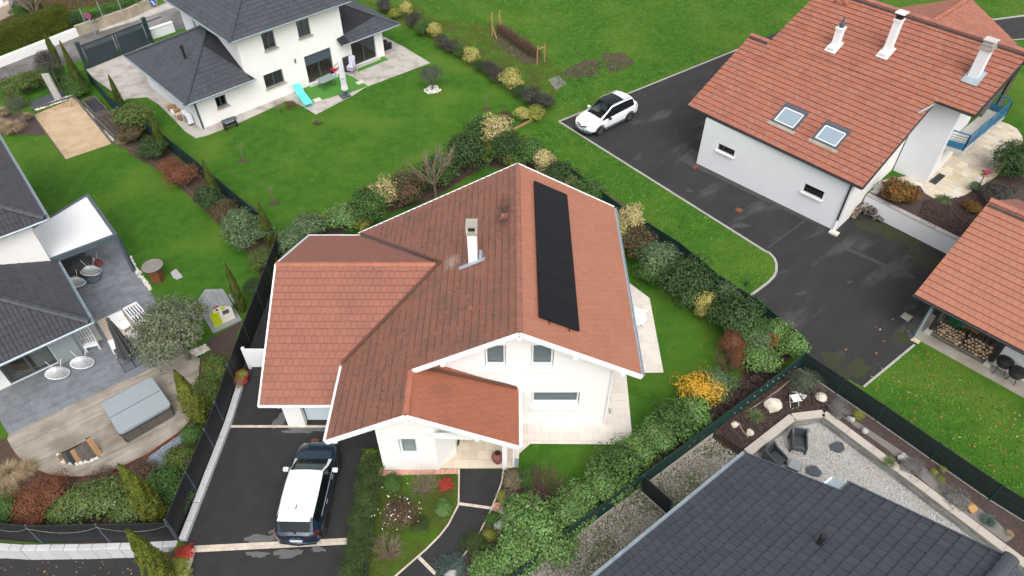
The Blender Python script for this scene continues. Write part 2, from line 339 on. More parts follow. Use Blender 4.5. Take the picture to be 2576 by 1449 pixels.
M['l_beige'] = leafmat('beige_foliage', [(.22, .18, .12), (.30, .25, .17), (.16, .13, .08), (.17, .16, .08)], .8, .1)
M['l_juniper'] = leafmat('leaf_blue_juniper', [(.065, .10, .085), (.09, .135, .115), (.13, .17, .15), (.055, .08, .07)], .7, .2)
M['l_fescue'] = leafmat('leaf_fescue', [(.10, .15, .06), (.15, .20, .085), (.075, .12, .045), (.22, .23, .11)], .7, .2)
M['l_laurel'] = leafmat('leaf_laurel', [(.05, .10, .018), (.09, .16, .03), (.15, .22, .05), (.07, .13, .025), (.15, .11, .06)], .4, .45)
M['parasol_slab'] = mat('parasol_slab', (.10, .115, .13), .6, (.12, .135, .15), 4)
M['petal'] = leafmat('pale_petal', [(.72, .58, .58), (.8, .72, .70), (.62, .40, .42)], .7, .2)

# ------------------------------------------------------------------ mesh builder
class MB:
    def __init__(s): s.v = []; s.f = []; s.mi = []
    def face(s, pts, mi=0):
        b = len(s.v); s.v += [tuple(p) for p in pts]; s.f.append(tuple(range(b, b + len(pts)))); s.mi.append(mi)
    def mesh(s, V, F, mi=0, mx=None):
        b = len(s.v)
        s.v += [tuple(mx @ Vector(p)) if mx else tuple(p) for p in V]
        for f in F: s.f.append(tuple(b + i for i in f)); s.mi.append(mi)
    def box(s, c, size, mx=None, mi=0, top=None):
        x, y, z = [k / 2 for k in size]; tx, ty = (x, y) if top is None else (x * top, y * top)
        V = [(-x, -y, -z), (x, -y, -z), (x, y, -z), (-x, y, -z), (-tx, -ty, z), (tx, -ty, z), (tx, ty, z), (-tx, ty, z)]
        V = [(a + c[0], b + c[1], d + c[2]) for a, b, d in V]
        s.mesh(V, [(0, 3, 2, 1), (4, 5, 6, 7), (0, 1, 5, 4), (1, 2, 6, 5), (2, 3, 7, 6), (3, 0, 4, 7)], mi, mx)
        return s
    def rbox(s, c, size, r=.04, mx=None, mi=0):
        x, y, z = [k / 2 for k in size]; V = []; F = []
        prof = [(-z, r), (-z + r, 0), (z - r, 0), (z, r)]
        for pz, ins in prof:
            for sx, sy in ((-1, -1), (1, -1), (1, 1), (-1, 1)):
                a, b = x - ins, y - ins
                k = r * .8
                pts = [(sx * a, sy * (b - k)), (sx * (a - k), sy * b)]
                if sx * sy > 0: pass
                else: pts.reverse()
                if (sx, sy) in ((-1, -1), (1, 1)): pts = [(sx * a, sy * (b - k)), (sx * (a - k), sy * b)]
                else: pts = [(sx * (a - k), sy * b), (sx * a, sy * (b - k))]
                V += [(px + c[0], py + c[1], pz + c[2]) for px, py in pts]
        n = 8
        for i in range(3):
            for j in range(n): F.append((i * n + j, i * n + (j + 1) % n, (i + 1) * n + (j + 1) % n, (i + 1) * n + j))
        F.append(tuple(range(n - 1, -1, -1))); F.append(tuple(range(3 * n, 4 * n)))
        s.mesh(V, F, mi, mx); return s
    def bar(s, p, q, a, b=None, up=(0, 0, 1), mi=0):
        p, q = Vector(p), Vector(q); d = q - p; L = d.length
        if L < 1e-6: return s
        d.normalize(); u = Vector(up)
        if abs(d.dot(u)) > .98: u = Vector((1, 0, 0))
        x = d.cross(u).normalized(); y = x.cross(d)
        mx = Matrix((( d.x, x.x, y.x, 0), (d.y, x.y, y.y, 0), (d.z, x.z, y.z, 0), (0, 0, 0, 1)))
        mx.translation = (p + q) / 2
        return s.box((0, 0, 0), (L, a, b or a), mx, mi)
    def tube(s, pts, r, n=6, mi=0, cap=True, closed=False):
        pts = [Vector(p) for p in pts]; rs = r if isinstance(r, (list, tuple)) else [r] * len(pts); b = len(s.v); m = len(pts)
        for i, p in enumerate(pts):
            if closed: d = pts[(i + 1) % m] - pts[i - 1]
            else: d = pts[min(i + 1, m - 1)] - pts[max(i - 1, 0)]
            d.normalize(); u = Vector((0, 0, 1)) if abs(d.z) < .9 else Vector((1, 0, 0))
            x = d.cross(u).normalized(); y = d.cross(x)
            for k in range(n):
                a = 2 * math.pi * k / n; s.v.append(tuple(p + (x * math.cos(a) + y * math.sin(a)) * rs[i]))
        for i in range(m if closed else m - 1):
            j = (i + 1) % m
            for k in range(n): s.f.append((b + i * n + k, b + i * n + (k + 1) % n, b + j * n + (k + 1) % n, b + j * n + k)); s.mi.append(mi)
        if cap and not closed:
            s.f.append(tuple(b + k for k in range(n - 1, -1, -1))); s.mi.append(mi)
            s.f.append(tuple(b + (m - 1) * n + k for k in range(n))); s.mi.append(mi)
        return s
    def lathe(s, prof, n=16, mx=None, mi=0):
        V = []; F = []
        for r, z in prof:
            for k in range(n): a = 2 * math.pi * k / n; V.append((r * math.cos(a), r * math.sin(a), z))
        for i in range(len(prof) - 1):
            for k in range(n): F.append((i * n + k, i * n + (k + 1) % n, (i + 1) * n + (k + 1) % n, (i + 1) * n + k))
        F.append(tuple(range(n - 1, -1, -1))); F.append(tuple((len(prof) - 1) * n + k for k in range(n)))
        s.mesh(V, F, mi, mx); return s
    def prism(s, poly, z0, z1, mi=0, mi_side=None, mx=None):
        poly = [Vector((p[0], p[1], 0)) for p in poly]; n = len(poly); ar = sum(poly[i].x * poly[(i + 1) % n].y - poly[(i + 1) % n].x * poly[i].y for i in range(n))
        if ar < 0: poly.reverse()
        tris = tessellate_polygon([poly])
        V = [(p.x, p.y, z1) for p in poly] + [(p.x, p.y, z0) for p in poly]; F = []; mis = []
        for t in tris:
            a, b, c = [poly[i] for i in t]
            if (b - a).cross(c - a).z < 0: t = (t[0], t[2], t[1])
            F.append(tuple(t)); F.append(tuple(n + i for i in reversed(t)))
        b0 = len(s.v); s.mesh(V, F, mi, mx)
        for i in range(n):
            j = (i + 1) % n; s.f.append((b0 + n + i, b0 + n + j, b0 + j, b0 + i)); s.mi.append(mi if mi_side is None else mi_side)
        return s
    def sheet(s, poly, z, mi=0):
        poly = [Vector((p[0], p[1], 0)) for p in poly]; n = len(poly)
        tris = tessellate_polygon([poly]); F = []
        for t in tris:
            a, b, c = [poly[i] for i in t]
            if (b - a).cross(c - a).z < 0: t = (t[0], t[2], t[1])
            F.append(tuple(t))
        s.mesh([(p.x, p.y, z) for p in poly], F, mi); return s
    def data(s, name, mats, smooth=False):
        m = bpy.data.meshes.new(name); m.from_pydata(s.v, [], s.f)
        for k in (mats if isinstance(mats, (list, tuple)) else [mats]): m.materials.append(k)
        m.polygons.foreach_set('material_index', s.mi)
        if smooth: m.polygons.foreach_set('use_smooth', [True] * len(s.f))
        m.update(); return m
def link(name, me, parent=None, mx=None):
    o = bpy.data.objects.new(name, me); C.objects.link(o)
    if mx is not None: o.matrix_world = mx
    if parent: o.parent = parent; o.matrix_parent_inverse = parent_inv(parent)
    return o
def world_of(o):
    m = o.matrix_basis.copy()
    if o.parent: return world_of(o.parent) @ o.matrix_parent_inverse @ m
    return m
def parent_inv(p): return world_of(p).inverted()
def obj(name, mb, mt, parent=None, smooth=False, label=None, kind=None, auto=None):
    mt = [M[k] if isinstance(k, str) else k for k in (mt if isinstance(mt, (list, tuple)) else [mt])]
    o = link(name, mb.data(name, mt, smooth), parent)
    if auto:
        o.data.polygons.foreach_set('use_smooth', [True] * len(o.data.polygons)); o.data.set_sharp_from_angle(angle=R(auto))
    if label: o['label'] = label
    if kind: o['kind'] = kind
    return o
def thing(name, label, cat, loc=(0, 0, 0), rz=0.0, group=None):
    o = bpy.data.objects.new(name, None); C.objects.link(o); o.empty_display_size = .2
    o.location = loc; o.rotation_euler = (0, 0, rz); o['label'] = label; o['category'] = cat
    if group: o['group'] = group
    return o
def tag(o, label, cat, group=None):
    o['label'] = label; o['category'] = cat
    if group: o['group'] = group
    return o
def struct(name, mb, mt, z=None, kind='structure'):
    o = obj(name, mb, mt); o['kind'] = kind; return o
def dup(root, label, loc, rz=0.0, scale=None, group=None, mats=None):
    r = root.copy(); C.objects.link(r); r.location = loc; r.rotation_euler = (0, 0, rz); r['label'] = label
    if scale: r.scale = scale if isinstance(scale, (tuple, list)) else (scale,) * 3
    if group: r['group'] = group
    for ch in root.children:
        c = ch.copy(); C.objects.link(c); c.parent = r
        for g in ch.children:
            d = g.copy(); C.objects.link(d); d.parent = c
    return r
def np_mesh(name, V, F, mt, smooth=False):
    """V (n,3), F (m,k) as numpy arrays."""
    me = bpy.data.meshes.new(name); n, k = F.shape
    me.vertices.add(len(V)); me.vertices.foreach_set('co', V.astype(np.float32).ravel())
    me.loops.add(n * k); me.loops.foreach_set('vertex_index', F.astype(np.int32).ravel())
    me.polygons.add(n); me.polygons.foreach_set('loop_start', np.arange(0, n * k, k, dtype=np.int32)); me.polygons.foreach_set('loop_total', np.full(n, k, dtype=np.int32))
    me.materials.append(M[mt] if isinstance(mt, str) else mt); me.update(calc_edges=True); me.validate()
    return me
def inpoly(x, y, poly):
    x = np.asarray(x); y = np.asarray(y); ins = np.zeros(x.shape, bool); n = len(poly)
    for i in range(n):
        x1, y1 = poly[i][0], poly[i][1]; x2, y2 = poly[(i + 1) % n][0], poly[(i + 1) % n][1]
        c = ((y1 > y) != (y2 > y)) & (x < (x2 - x1) * (y - y1) / ((y2 - y1) or 1e-9) + x1); ins ^= c
    return ins
def scatter(poly, n, seed, avoid=()):
    g = np.random.default_rng(seed); P = np.array([(p[0], p[1]) for p in poly]); lo, hi = P.min(0), P.max(0); out = []
    tot = 0
    for _ in range(40):
        q = lo + (hi - lo) * g.random((n * 2, 2)); k = inpoly(q[:, 0], q[:, 1], poly)
        for av in avoid: k &= ~inpoly(q[:, 0], q[:, 1], av)
        out.append(q[k]); tot += k.sum()
        if tot >= n: break
    return np.concatenate(out)[:n]

# ------------------------------------------------------------------ roofs of single tiles
def clip(poly, clipper):
    out = poly; n = len(clipper)
    for i in range(n):
        ax, ay = clipper[i]; bx, by = clipper[(i + 1) % n]; inp = out; out = []
        if not inp: return []
        def side(p): return (bx - ax) * (p[1] - ay) - (by - ay) * (p[0] - ax)
        for k in range(len(inp)):
            p, q = inp[k], inp[(k + 1) % len(inp)]; sp, sq = side(p), side(q)
            if sp >= -1e-9: out.append(p)
            if (sp > 1e-9 and sq < -1e-9) or (sp < -1e-9 and sq > 1e-9):
                t = sp / (sp - sq); out.append((p[0] + (q[0] - p[0]) * t, p[1] + (q[1] - p[1]) * t))
    return out
class Roof:
    """collects the tiles of one house, so that the nearest 300 become objects and the rest one part"""
    def __init__(s, house, deck_mats): s.house = house; s.deck = MB(); s.mats = deck_mats; s.full = []; s.cut = []; s.shared = {}
    def slope(s, o, d, up, sl, polys, tw, ex, t, mt, bond=0.5, prof=None, a0=0.0, v0=0.0, deck=.12, gap=.02, holes=()):
        o = Vector(o); d = Vector(d).normalized(); up = Vector(up).normalized()
        k = math.sqrt(1 + sl * sl); vdir = (up + Vector((0, 0, sl))) / k; n = d.cross(vdir).normalized()
        mx = Matrix(((d.x, vdir.x, n.x, o.x), (d.y, vdir.y, n.y, o.y), (d.z, vdir.z, n.z, o.z), (0, 0, 0, 1)))
        key = (mt, tw, ex, t, bool(prof))
        pr = prof or [(0, 0), (1, 0)]
        if key not in s.shared:
            b = MB(); m = len(pr); wv = tw - gap
            for (zz0, zz1) in ((t, .004),):
                V = [(f * wv, 0, t + h) for f, h in pr] + [(f * wv, ex + .02, .006 + h) for f, h in pr] + [(f * wv, 0, -.02) for f, h in pr]
                F = [(i, i + 1, m + i + 1, m + i) for i in range(m - 1)] + [(2 * m + i, 2 * m + i + 1, i + 1, i) for i in range(m - 1)]
                V += [(0, ex, -.02), (wv, ex, -.02)]
                F += [(2 * m, 0, m, 3 * m), (m - 1, 3 * m - 1, 3 * m + 1, 2 * m - 1)]
                b.mesh(V, F)
            s.shared[key] = b.data('roof_tile', M[mt])
        sm = s.shared[key]
        for poly in polys:
            pv = [(a, b * k) for a, b in poly]
            if sum(pv[i][0] * pv[(i + 1) % len(pv)][1] - pv[(i + 1) % len(pv)][0] * pv[i][1] for i in range(len(pv))) < 0: pv.reverse()
            b0 = len(s.deck.v); m = len(pv)
            s.deck.mesh([(a, v, -.006) for a, v in pv] + [(a, v, -deck) for a, v in pv], [tuple(range(m)), tuple(range(2 * m - 1, m - 1, -1))], 0, mx)
            s.deck.mi[-1] = 1
            for i in range(m): s.deck.f.append((b0 + m + i, b0 + m + (i + 1) % m, b0 + (i + 1) % m, b0 + i)); s.deck.mi.append(1)
            vmax = max(p[1] for p in pv); vmin = min(p[1] for p in pv); amin = min(p[0] for p in pv); amax = max(p[0] for p in pv)
            row = int((vmin - v0) // ex)
            while v0 + row * ex < vmax:
                v = v0 + row * ex; off = a0 + (bond * tw if row % 2 else 0); i = int((amin - off) // tw)
                while off + i * tw < amax:
                    a = off + i * tw; i += 1
                    c = mx @ Vector((a + tw / 2, v + ex / 2, 0))
                    if not seen(c, 90): continue
                    if any(h[0] < a + tw / 2 < h[1] and h[2] * k < v + ex / 2 < h[3] * k for h in holes): continue
                    rect = [(a, v), (a + tw - gap, v), (a + tw - gap, v + ex), (a, v + ex)]
                    q = clip(rect, pv)
                    if len(q) < 3: continue
                    ar = abs(sum(q[j][0] * q[(j + 1) % len(q)][1] - q[(j + 1) % len(q)][0] * q[j][1] for j in range(len(q)))) / 2
                    if ar < .004: continue
                    if ar > (tw - gap) * ex * .985: s.full.append((sm, mx @ Matrix.Translation((a, v, rng.uniform(-.003, .004))) @ Matrix.Rotation(rng.uniform(-.006, .006), 4, 'X'), c, mt))
                    else: s.cut.append((mt, [mx @ Vector((x, y, t + (.006 - t) * (y - v) / ex)) for x, y in q], [mx @ Vector((x, y, -.02)) for x, y in q]))
                row += 1
    def finish(s, limit=300):
        roof = obj('roof', s.deck, s.mats, s.house)
        cp = Vector((0, 0, CAMZ)); s.full.sort(key=lambda e: ((e[2] - cp).length + (0 if seen(e[2], 0) else 500)))
        for sm, mx, c, mt in s.full[:limit]: link('roof_tile', sm, roof, mx)
        rest = {}
        for sm, mx, c, mt in s.full[limit:]:
            b = rest.setdefault(mt, MB()); b.mesh([v.co for v in sm.vertices], [tuple(p.vertices) for p in sm.polygons], 0, mx)
        for mt, tp, bt in s.cut:
            b = rest.setdefault(mt, MB()); b0 = len(b.v); m = len(tp); b.v += [tuple(p) for p in tp] + [tuple(p) for p in bt]
            b.f.append(tuple(range(b0, b0 + m))); b.mi.append(0)
            for i in range(m): b.f.append((b0 + m + i, b0 + m + (i + 1) % m, b0 + (i + 1) % m, b0 + i)); b.mi.append(0)
        if rest:
            names = list(rest); b = MB()
            for i, k in enumerate(names):
                r = rest[k]; b0 = len(b.v); b.v += r.v
                b.f += [tuple(b0 + j for j in f) for f in r.f]; b.mi += [i] * len(r.f)
            o = obj('roof_tiles', b, names, roof); o['kind'] = 'stuff'
        return roof
def ridge(p0, p1, parent, mt, r=.14, L=.42, name='ridge_tile', lift=.03):
    p0, p1 = Vector(p0), Vector(p1); d = (p1 - p0); n = max(1, round(d.length / L)); L = d.length / n; d.normalize()
    x = d.cross(Vector((0, 0, 1))).normalized(); y = x.cross(d)
    b = MB(); m = 7; V = []
    for j, (q, k) in enumerate(((-.01, 1.12), (L, .95))):
        for i in range(m): a = math.pi * i / (m - 1); V.append((q, math.cos(a) * r * k, math.sin(a) * r * .62 * k))
    b.mesh(V, [(i, m + i, m + i + 1, i + 1) for i in range(m - 1)] + [tuple(range(m)), tuple(range(2 * m - 1, m - 1, -1))])
    me = b.data(name, M[mt])
    for i in range(n):
        p = p0 + d * (L * i) + Vector((0, 0, lift))
        if not seen(p, 60): continue
        link(name, me, parent, Matrix(((d.x, x.x, y.x, p.x), (d.y, x.y, y.y, p.y), (d.z, x.z, y.z, p.z), (0, 0, 0, 1))))
# ------------------------------------------------------------------ walls and windows
def wall(parent, F, loop, holes=(), t=.25, mt='wall', name='wall', label=None, trim=False):
    """F: plan frame whose a runs along the wall and whose -n is outside. loop: (a, z) outline, holes: (a0, a1, z0, z1)"""
    if trim:                                     # a wall that butts between two others
        lo, hi = min(p[0] for p in loop), max(p[0] for p in loop)
        loop = [(a + .253 if a == lo else a - .253 if a == hi else a, z) for a, z in loop]
    loops = [[Vector((a, z, 0)) for a, z in loop]] + [[Vector((h[0], h[2], 0)), Vector((h[1], h[2], 0)), Vector((h[1], h[3], 0)), Vector((h[0], h[3], 0))] for h in holes]
    tris = tessellate_polygon(loops); flat = [p for l in loops for p in l]; n = len(flat); b = MB()
    V = [F.p(p.x, 0, p.y) for p in flat] + [F.p(p.x, t, p.y) for p in flat]; Fc = []
    for q in tris:
        A, B, D = [flat[i] for i in q]
        if (B - A).cross(D - A).z < 0: q = (q[0], q[2], q[1])
        Fc += [tuple(q), tuple(n + i for i in reversed(q))]
    k = 0
    for l in loops:
        m = len(l)
        for i in range(m): Fc.append((k + i, n + k + i, n + k + (i + 1) % m, k + (i + 1) % m))
        k += m
    b.mesh(V, Fc); o = obj(name, b, mt, parent)
    bm = bmesh.new(); bm.from_mesh(o.data); bmesh.ops.recalc_face_normals(bm, faces=bm.faces); bm.to_mesh(o.data); bm.free()
    if label: o['label'] = label
    return o
def window(parent, F, h, mt='frame_white', depth=.16, fw=.07, mull=1, sill='white', glass='glass', sd=.12, name='window', back=None, sill_h=.06, shutter=0, shut_mt=None):
    """h: (a0, a1, z0, z1) in wall frame F"""
    a0, a1, z0, z1 = h; b = MB(); mx = Matrix.Translation(F.o) @ Matrix.Rotation(F.ang, 4, 'Z'); y = depth
    b.box(((a0 + a1) / 2, y, z0 + fw / 2), (a1 - a0, .07, fw), mx); b.box(((a0 + a1) / 2, y, z1 - fw / 2), (a1 - a0, .07, fw), mx)
    b.box((a0 + fw / 2, y, (z0 + z1) / 2), (fw, .066, z1 - z0 - 2 * fw), mx); b.box((a1 - fw / 2, y, (z0 + z1) / 2), (fw, .066, z1 - z0 - 2 * fw), mx)
    for i in range(1, mull): b.box((a0 + (a1 - a0) * i / mull, y, (z0 + z1) / 2), (fw, .062, z1 - z0 - 2 * fw), mx)
    w_ = obj(name, b, mt, parent)
    for i in range(mull):
        x0 = a0 + (a1 - a0) * i / mull + fw * .6; x1 = a0 + (a1 - a0) * (i + 1) / mull - fw * .6
        obj('pane', MB().box(((x0 + x1) / 2, y + .006, (z0 + z1) / 2), (x1 - x0, .012, z1 - z0 - fw * 1.2), mx), glass, w_)
    if sill: obj('sill', MB().box(((a0 + a1) / 2, sd / 2 - sd + .02 + depth / 2 - .03, z0 - sill_h / 2 + .012), (a1 - a0 + .14, sd + depth, sill_h), mx), sill, w_)
    if back: obj('curtain', MB().box(((a0 + a1) / 2, y + .045, (z0 + z1) / 2), (a1 - a0 - .02, .02, z1 - z0 - .02), mx), back, w_)
    if shutter:
        sb = MB(); ns = max(2, int(shutter / .05))
        for i in range(ns): sb.box(((a0 + a1) / 2, y - .06, z1 - shutter * (i + .5) / ns), (a1 - a0 - .02, .02, shutter / ns - .008), mx)
        obj('roller_shutter', sb, shut_mt or mt, w_)
    return w_
def gutter(parent, p0, p1, mt, r=.07, drop=.05, name='gutter'):
    p0, p1 = Vector(p0), Vector(p1); d = (p1 - p0).normalized(); x = d.cross(Vector((0, 0, 1))).normalized(); b = MB(); m = 6; V = []
    for p in (p0, p1):
        for rr in (r, r - .012):
            for i in range(m + 1): a = math.pi * i / m; V.append(p + x * (math.cos(a) * rr) + Vector((0, 0, -math.sin(a) * rr - drop)))
    k = m + 1
    F = [(i, i + 1, 2 * k + i + 1, 2 * k + i) for i in range(m)] + [(k + i + 1, k + i, 3 * k + i, 3 * k + i + 1) for i in range(m)] + [(0, 2 * k, 3 * k, k), (m, k + m, 3 * k + m, 2 * k + m)]
    b.mesh(V, F); return obj(name, b, mt, parent)
# ================================================================== GROUND
def P(pts, z=0): return [at(u, v, z) for u, v in pts]
def c3(ox, oy, pts): return [(ox * .638889 + x / 3, oy * .638889 + y / 3) for x, y in pts]      # survey crops, 3x and 6x
def c6(ox, oy, pts): return [(ox * .638889 + x / 6, oy * .638889 + y / 6) for x, y in pts]
# street notch at the lower left lies 0.75 m below the plots
street_edge = P([(-700, 1330), (-250, 1375), (0, 1368), (60, 1372), (200, 1370), (340, 1366), (448, 1361)])
kerb_edge = P(c3(0, 1512, [(1440, 1260), (1395, 1449)]))
ledge = [at(430, 1395), at(437, 1405), at(415, 1480), at(402, 1700)]
plateau = [(-140, 150), (-140, street_edge[0].y)] + [(p.x, p.y) for p in street_edge] + [(p.x, p.y) for p in ledge] + [(ledge[-1].x, -30), (90, -30), (160, 150)]
struct('ground', MB().prism(plateau, -.74, 0), 'lawn')
struct('street', MB().sheet([(-400, -400), (400, -400), (400, 600), (-400, 600)], -.75), 'asphalt')
def flat(name, pts, z, mt, kind='structure'): return struct(name, MB().sheet(pts, z), mt, kind=kind)
# right neighbour's drive
curve = c3(2688, 756, [(650, 458), (690, 500), (708, 545), (706, 600), (690, 635), (650, 680), (590, 725), (495, 795)])
drive_edge = [(1406, 305), (1862, 121)]
drive = P([(1862, 118), (2050, 45), (2250, 150), (2720, 400), (2720, 800), (2310, 862), (2172, 974), (2004, 886), (1900, 790)] + list(reversed(curve)) + [(1926, 632), (1406, 306)])
flat('neighbour_driveway', drive, .004, 'old_asphalt')
def blob(cx, cy, rx, ry, ang, seed, n=26, rough=.35):
    g = random.Random(seed); ph = [g.uniform(0, 6.28) for _ in range(4)]; out = []
    for i in range(n):
        a = 2 * math.pi * i / n; k = 1 + rough * (.5 * math.sin(2 * a + ph[0]) + .4 * math.sin(3 * a + ph[1]) + .35 * math.sin(5 * a + ph[2]) + .3 * math.sin(8 * a + ph[3])) + g.uniform(-.12, .12)
        x, y = rx * k * math.cos(a), ry * k * math.sin(a); out.append((cx + x * math.cos(ang) - y * math.sin(ang), cy + x * math.sin(ang) + y * math.cos(ang)))
    return out
def patch(name, lst, z, mt):
    b = MB()
    for k, (u, v, rx, ry, ang, seed) in enumerate(lst): c = at(u, v); b.sheet(blob(c.x, c.y, rx, ry, R(ang), seed), z + .0004 * (k % 8))
    return struct(name, b, mt)
patch('wear_marks', [(1735, 480, .22, .14, 0, 11), (1860, 568, .5, .25, 20, 12), (2018, 738, .3, .12, 10, 14), (2185, 700, .2, .12, 0, 15), (2138, 710, .16, .12, 40, 16), (2155, 638, .1, .08, 0, 17)], .008, 'wet')
patch('moss_patches', [(2250, 590, 1.6, .8, -35, 21), (2210, 575, 1.0, .5, -30, 22), (2340, 660, 1.3, .5, -40, 23), (2095, 905, .6, .4, -30, 24), (2150, 930, .8, .5, 40, 25), (2270, 850, .5, .3, 40, 26)], .0125, 'mossy')
# light joint band across the drive
for k_, (a, b_, w_) in enumerate((((2103, 615), (2300, 700), .14), ((1930, 625), (2025, 555), .05))):
    A, B = at(*a), at(*b_); nn = (B - A).cross(Vector((0, 0, 1))).normalized() * w_
    flat('drive_joint', [A - nn, B - nn, B + nn, A + nn], .016 + .002 * k_, 'wet')
# apron along the right house
flat('apron', P(c3(2688, 756, [(1140, 290), (930, 215), (480, 0), (-30, -240), (60, -330), (600, -60), (1180, 240)])), .012, 'wet')
flat('back_lane', P(c6(3360, 0, [(1400, 345), (1700, 340), (2576, 250), (3300, 180), (3300, 560), (2576, 590), (2240, 612), (1500, 700)])), .004, 'old_asphalt')
# central plot
fence_base = [at(*p) for p in [(718, 655)] + c3(0, 756, [(2068, 700), (1995, 900), (1895, 1170)]) + c3(0, 1512, [(1790, 20), (1700, 300), (1345, 1180)])]
drv = fence_base[1:] + P([(470, 1372), (472, 1449), (430, 1640), (900, 1640), (908, 1449), (925, 1250), (940, 1150), (905, 1130)]) + [Vector((-5.2, 16.5, 0)), Vector((-5.2, 22, 0)), Vector((-9, 24, 0))]
flat('central_driveway', drv, .004, 'asphalt')
patch('dry_patches', [(706, 1054, .5, .22, 60, 31), (770, 1082, .9, .16, 0, 32), (850, 1085, .5, .15, 0, 33), (650, 1355, .55, .16, 5, 34), (700, 1348, .3, .18, 20, 35), (648, 1395, .35, .13, 0, 36), (725, 1392, .6, .15, 5, 37), (800, 1382, .3, .1, 0, 38), (690, 1335, .2, .08, 20, 39)], .008, 'dry')
path = P(c3(1344, 1512, [(890, 644), (1222, 644), (1212, 740), (1190, 800), (1130, 948), (1040, 1130), (935, 1275), (850, 1375), (720, 1520), (330, 1520), (410, 1452), (600, 1295), (740, 1150), (810, 1060), (885, 915)]))
flat('garden_path', path, .006, 'asphalt')
front_bed = P([(942, 1150), (950, 1190), (1155, 1192), (1154, 1270)] + c3(1344, 1512, [(810, 1060), (740, 1150), (640, 1250), (410, 1449), (350, 1500), (180, 1500)]) + [(908, 1449)])
flat('front_lawn', front_bed, .003, 'moss')
right_bed = P(c3(1344, 1512, [(1225, 650), (1335, 640), (1500, 700), (1640, 1000), (1200, 1330), (900, 1500), (730, 1500), (940, 1280), (1045, 1130), (1135, 948), (1195, 800)]))
flat('shrub_bed', right_bed, .003, 'soil')
flat('pink_gravel_strip', P(c3(1344, 1512, [(262, 600), (330, 655), (890, 640), (890, 676), (330, 690), (285, 690)])), .006, 'gravel_pink')
flat('pink_gravel_patch', P(c3(1344, 1512, [(1150, 900), (1240, 880), (1262, 960), (1200, 990), (1140, 950)])), .007, 'gravel_pink')
hedge_soil = P([(700, 640), (850, 590), (960, 540), (1090, 500), (1215, 420), (1300, 425), (1420, 480), (1560, 600), (1660, 720), (1790, 790), (1900, 890), (1830, 990), (1680, 1090), (1540, 1200), (1380, 1290), (1320, 1449), (1400, 1449), (1520, 1310), (1640, 1200), (1800, 1070), (2010, 880), (1850, 740), (1720, 640), (1580, 520), (1440, 440), (1300, 350), (1150, 370), (960, 480), (840, 530), (690, 600)])
flat('hedge_bed', hedge_soil, .0035, 'soil')
# stone patio of the central house, laid in courses of single slabs
def pave(name, base_name, outline, ang, tw, th, gap, z, mt, base_mt, org=None, bond=.5, limit=300, rnd=0.0, hz=.012, seed=3, keep=None, basez=None):
    g = random.Random(seed); f = Fr(org or outline[0], ang); cl = [f.inv(p) for p in outline]
    base = flat(base_name, outline, z - .006 if basez is None else basez, base_mt)
    lo = [min(p[i] for p in cl) for i in (0, 1)]; hi = [max(p[i] for p in cl) for i in (0, 1)]
    conv = cl if sum(cl[i][0] * cl[(i + 1) % len(cl)][1] - cl[(i + 1) % len(cl)][0] * cl[i][1] for i in range(len(cl))) > 0 else cl[::-1]
    pieces = []; full = MB().box((0, 0, 0), (tw - gap, th - gap, .02)); fm = None; y = lo[1] - .001; row = 0
    while y < hi[1]:
        hh = th if not rnd else th * g.uniform(1 - rnd, 1 + rnd); x = lo[0] - (bond * tw if row % 2 else 0) - (g.uniform(0, tw) if rnd else 0)
        while x < hi[0]:
            ww = tw if not rnd else tw * g.uniform(1 - rnd, 1 + rnd)
            cx, cy = x + ww / 2, y + hh / 2; cor = [(x, y), (x + ww - gap, y), (x + ww - gap, y + hh - gap), (x, y + hh - gap)]
            ins = inpoly([c[0] for c in cor], [c[1] for c in cor], conv)
            if ins.any() and seen(f.p(cx, cy, z), 40) and (keep is None or keep(f.p(cx, cy))): pieces.append((cor, bool(ins.all()), f.p(cx, cy, z)))
            x += ww
        y += hh; row += 1
    cpos = Vector((0, 0, CAMZ)); pieces.sort(key=lambda e: (e[2] - cpos).length); rest = MB()
    for k, (cor, allin, c) in enumerate(pieces):
        q = cor if allin else poly_clip_any(cor, conv)
        if len(q) < 3: continue
        h = g.uniform(0, .004)
        if allin and not rnd and k < limit:
            if fm is None: fm = full.data(name, M[mt])
            m = f.m(*f.inv(c)); m.translation.z = z - .004 + h; link(name, fm, base, m)
        else:
            b = MB() if k < limit else rest; mm = f.m(0, 0, 0); b.prism(q, z - .014, z + .006 + h, mx=mm)
            if k < limit: obj(name, b, mt, base)
    if rest.v: obj(name + 's', rest, mt, base, kind='stuff')
    return base
def poly_clip_any(rect, poly):
    """rectangle against a polygon that may be concave: clip the polygon by the convex rectangle"""
    r = clip(list(poly), rect); out = []
    for p in r:
        if not out or abs(p[0] - out[-1][0]) + abs(p[1] - out[-1][1]) > 1e-4: out.append(p)
    if len(out) > 1 and abs(out[0][0] - out[-1][0]) + abs(out[0][1] - out[-1][1]) < 1e-4: out.pop()
    ar = abs(sum(out[i][0] * out[(i + 1) % len(out)][1] - out[(i + 1) % len(out)][0] * out[i][1] for i in range(len(out)))) / 2 if len(out) > 2 else 0
    return out if ar > .002 else []
pat = P([(1580, 711), (1634, 751), (1669, 938), (1575, 938.5), (1592, 1119), (1334, 1117), (1306, 1142), (1304, 1176)]) + [at(1289, 1177), at(1289, 1100)] + [Vector((.2, 17.7, 0)), Vector((4, 17.7, 0)), Vector((4, 27, 0))]
pave('paving_slab', 'patio', pat, 0, .62, .42, .008, .03, 'travertine', 'grout', org=(-6, 14), seed=4)
pr = P([(1103, 1179.5), (1289, 1178)]) + [at(1289, 1095), Vector((-.0, 17.7, 0)), Vector((-2.2, 17.7, 0)), Vector((-2.2, 16.6, 0))]
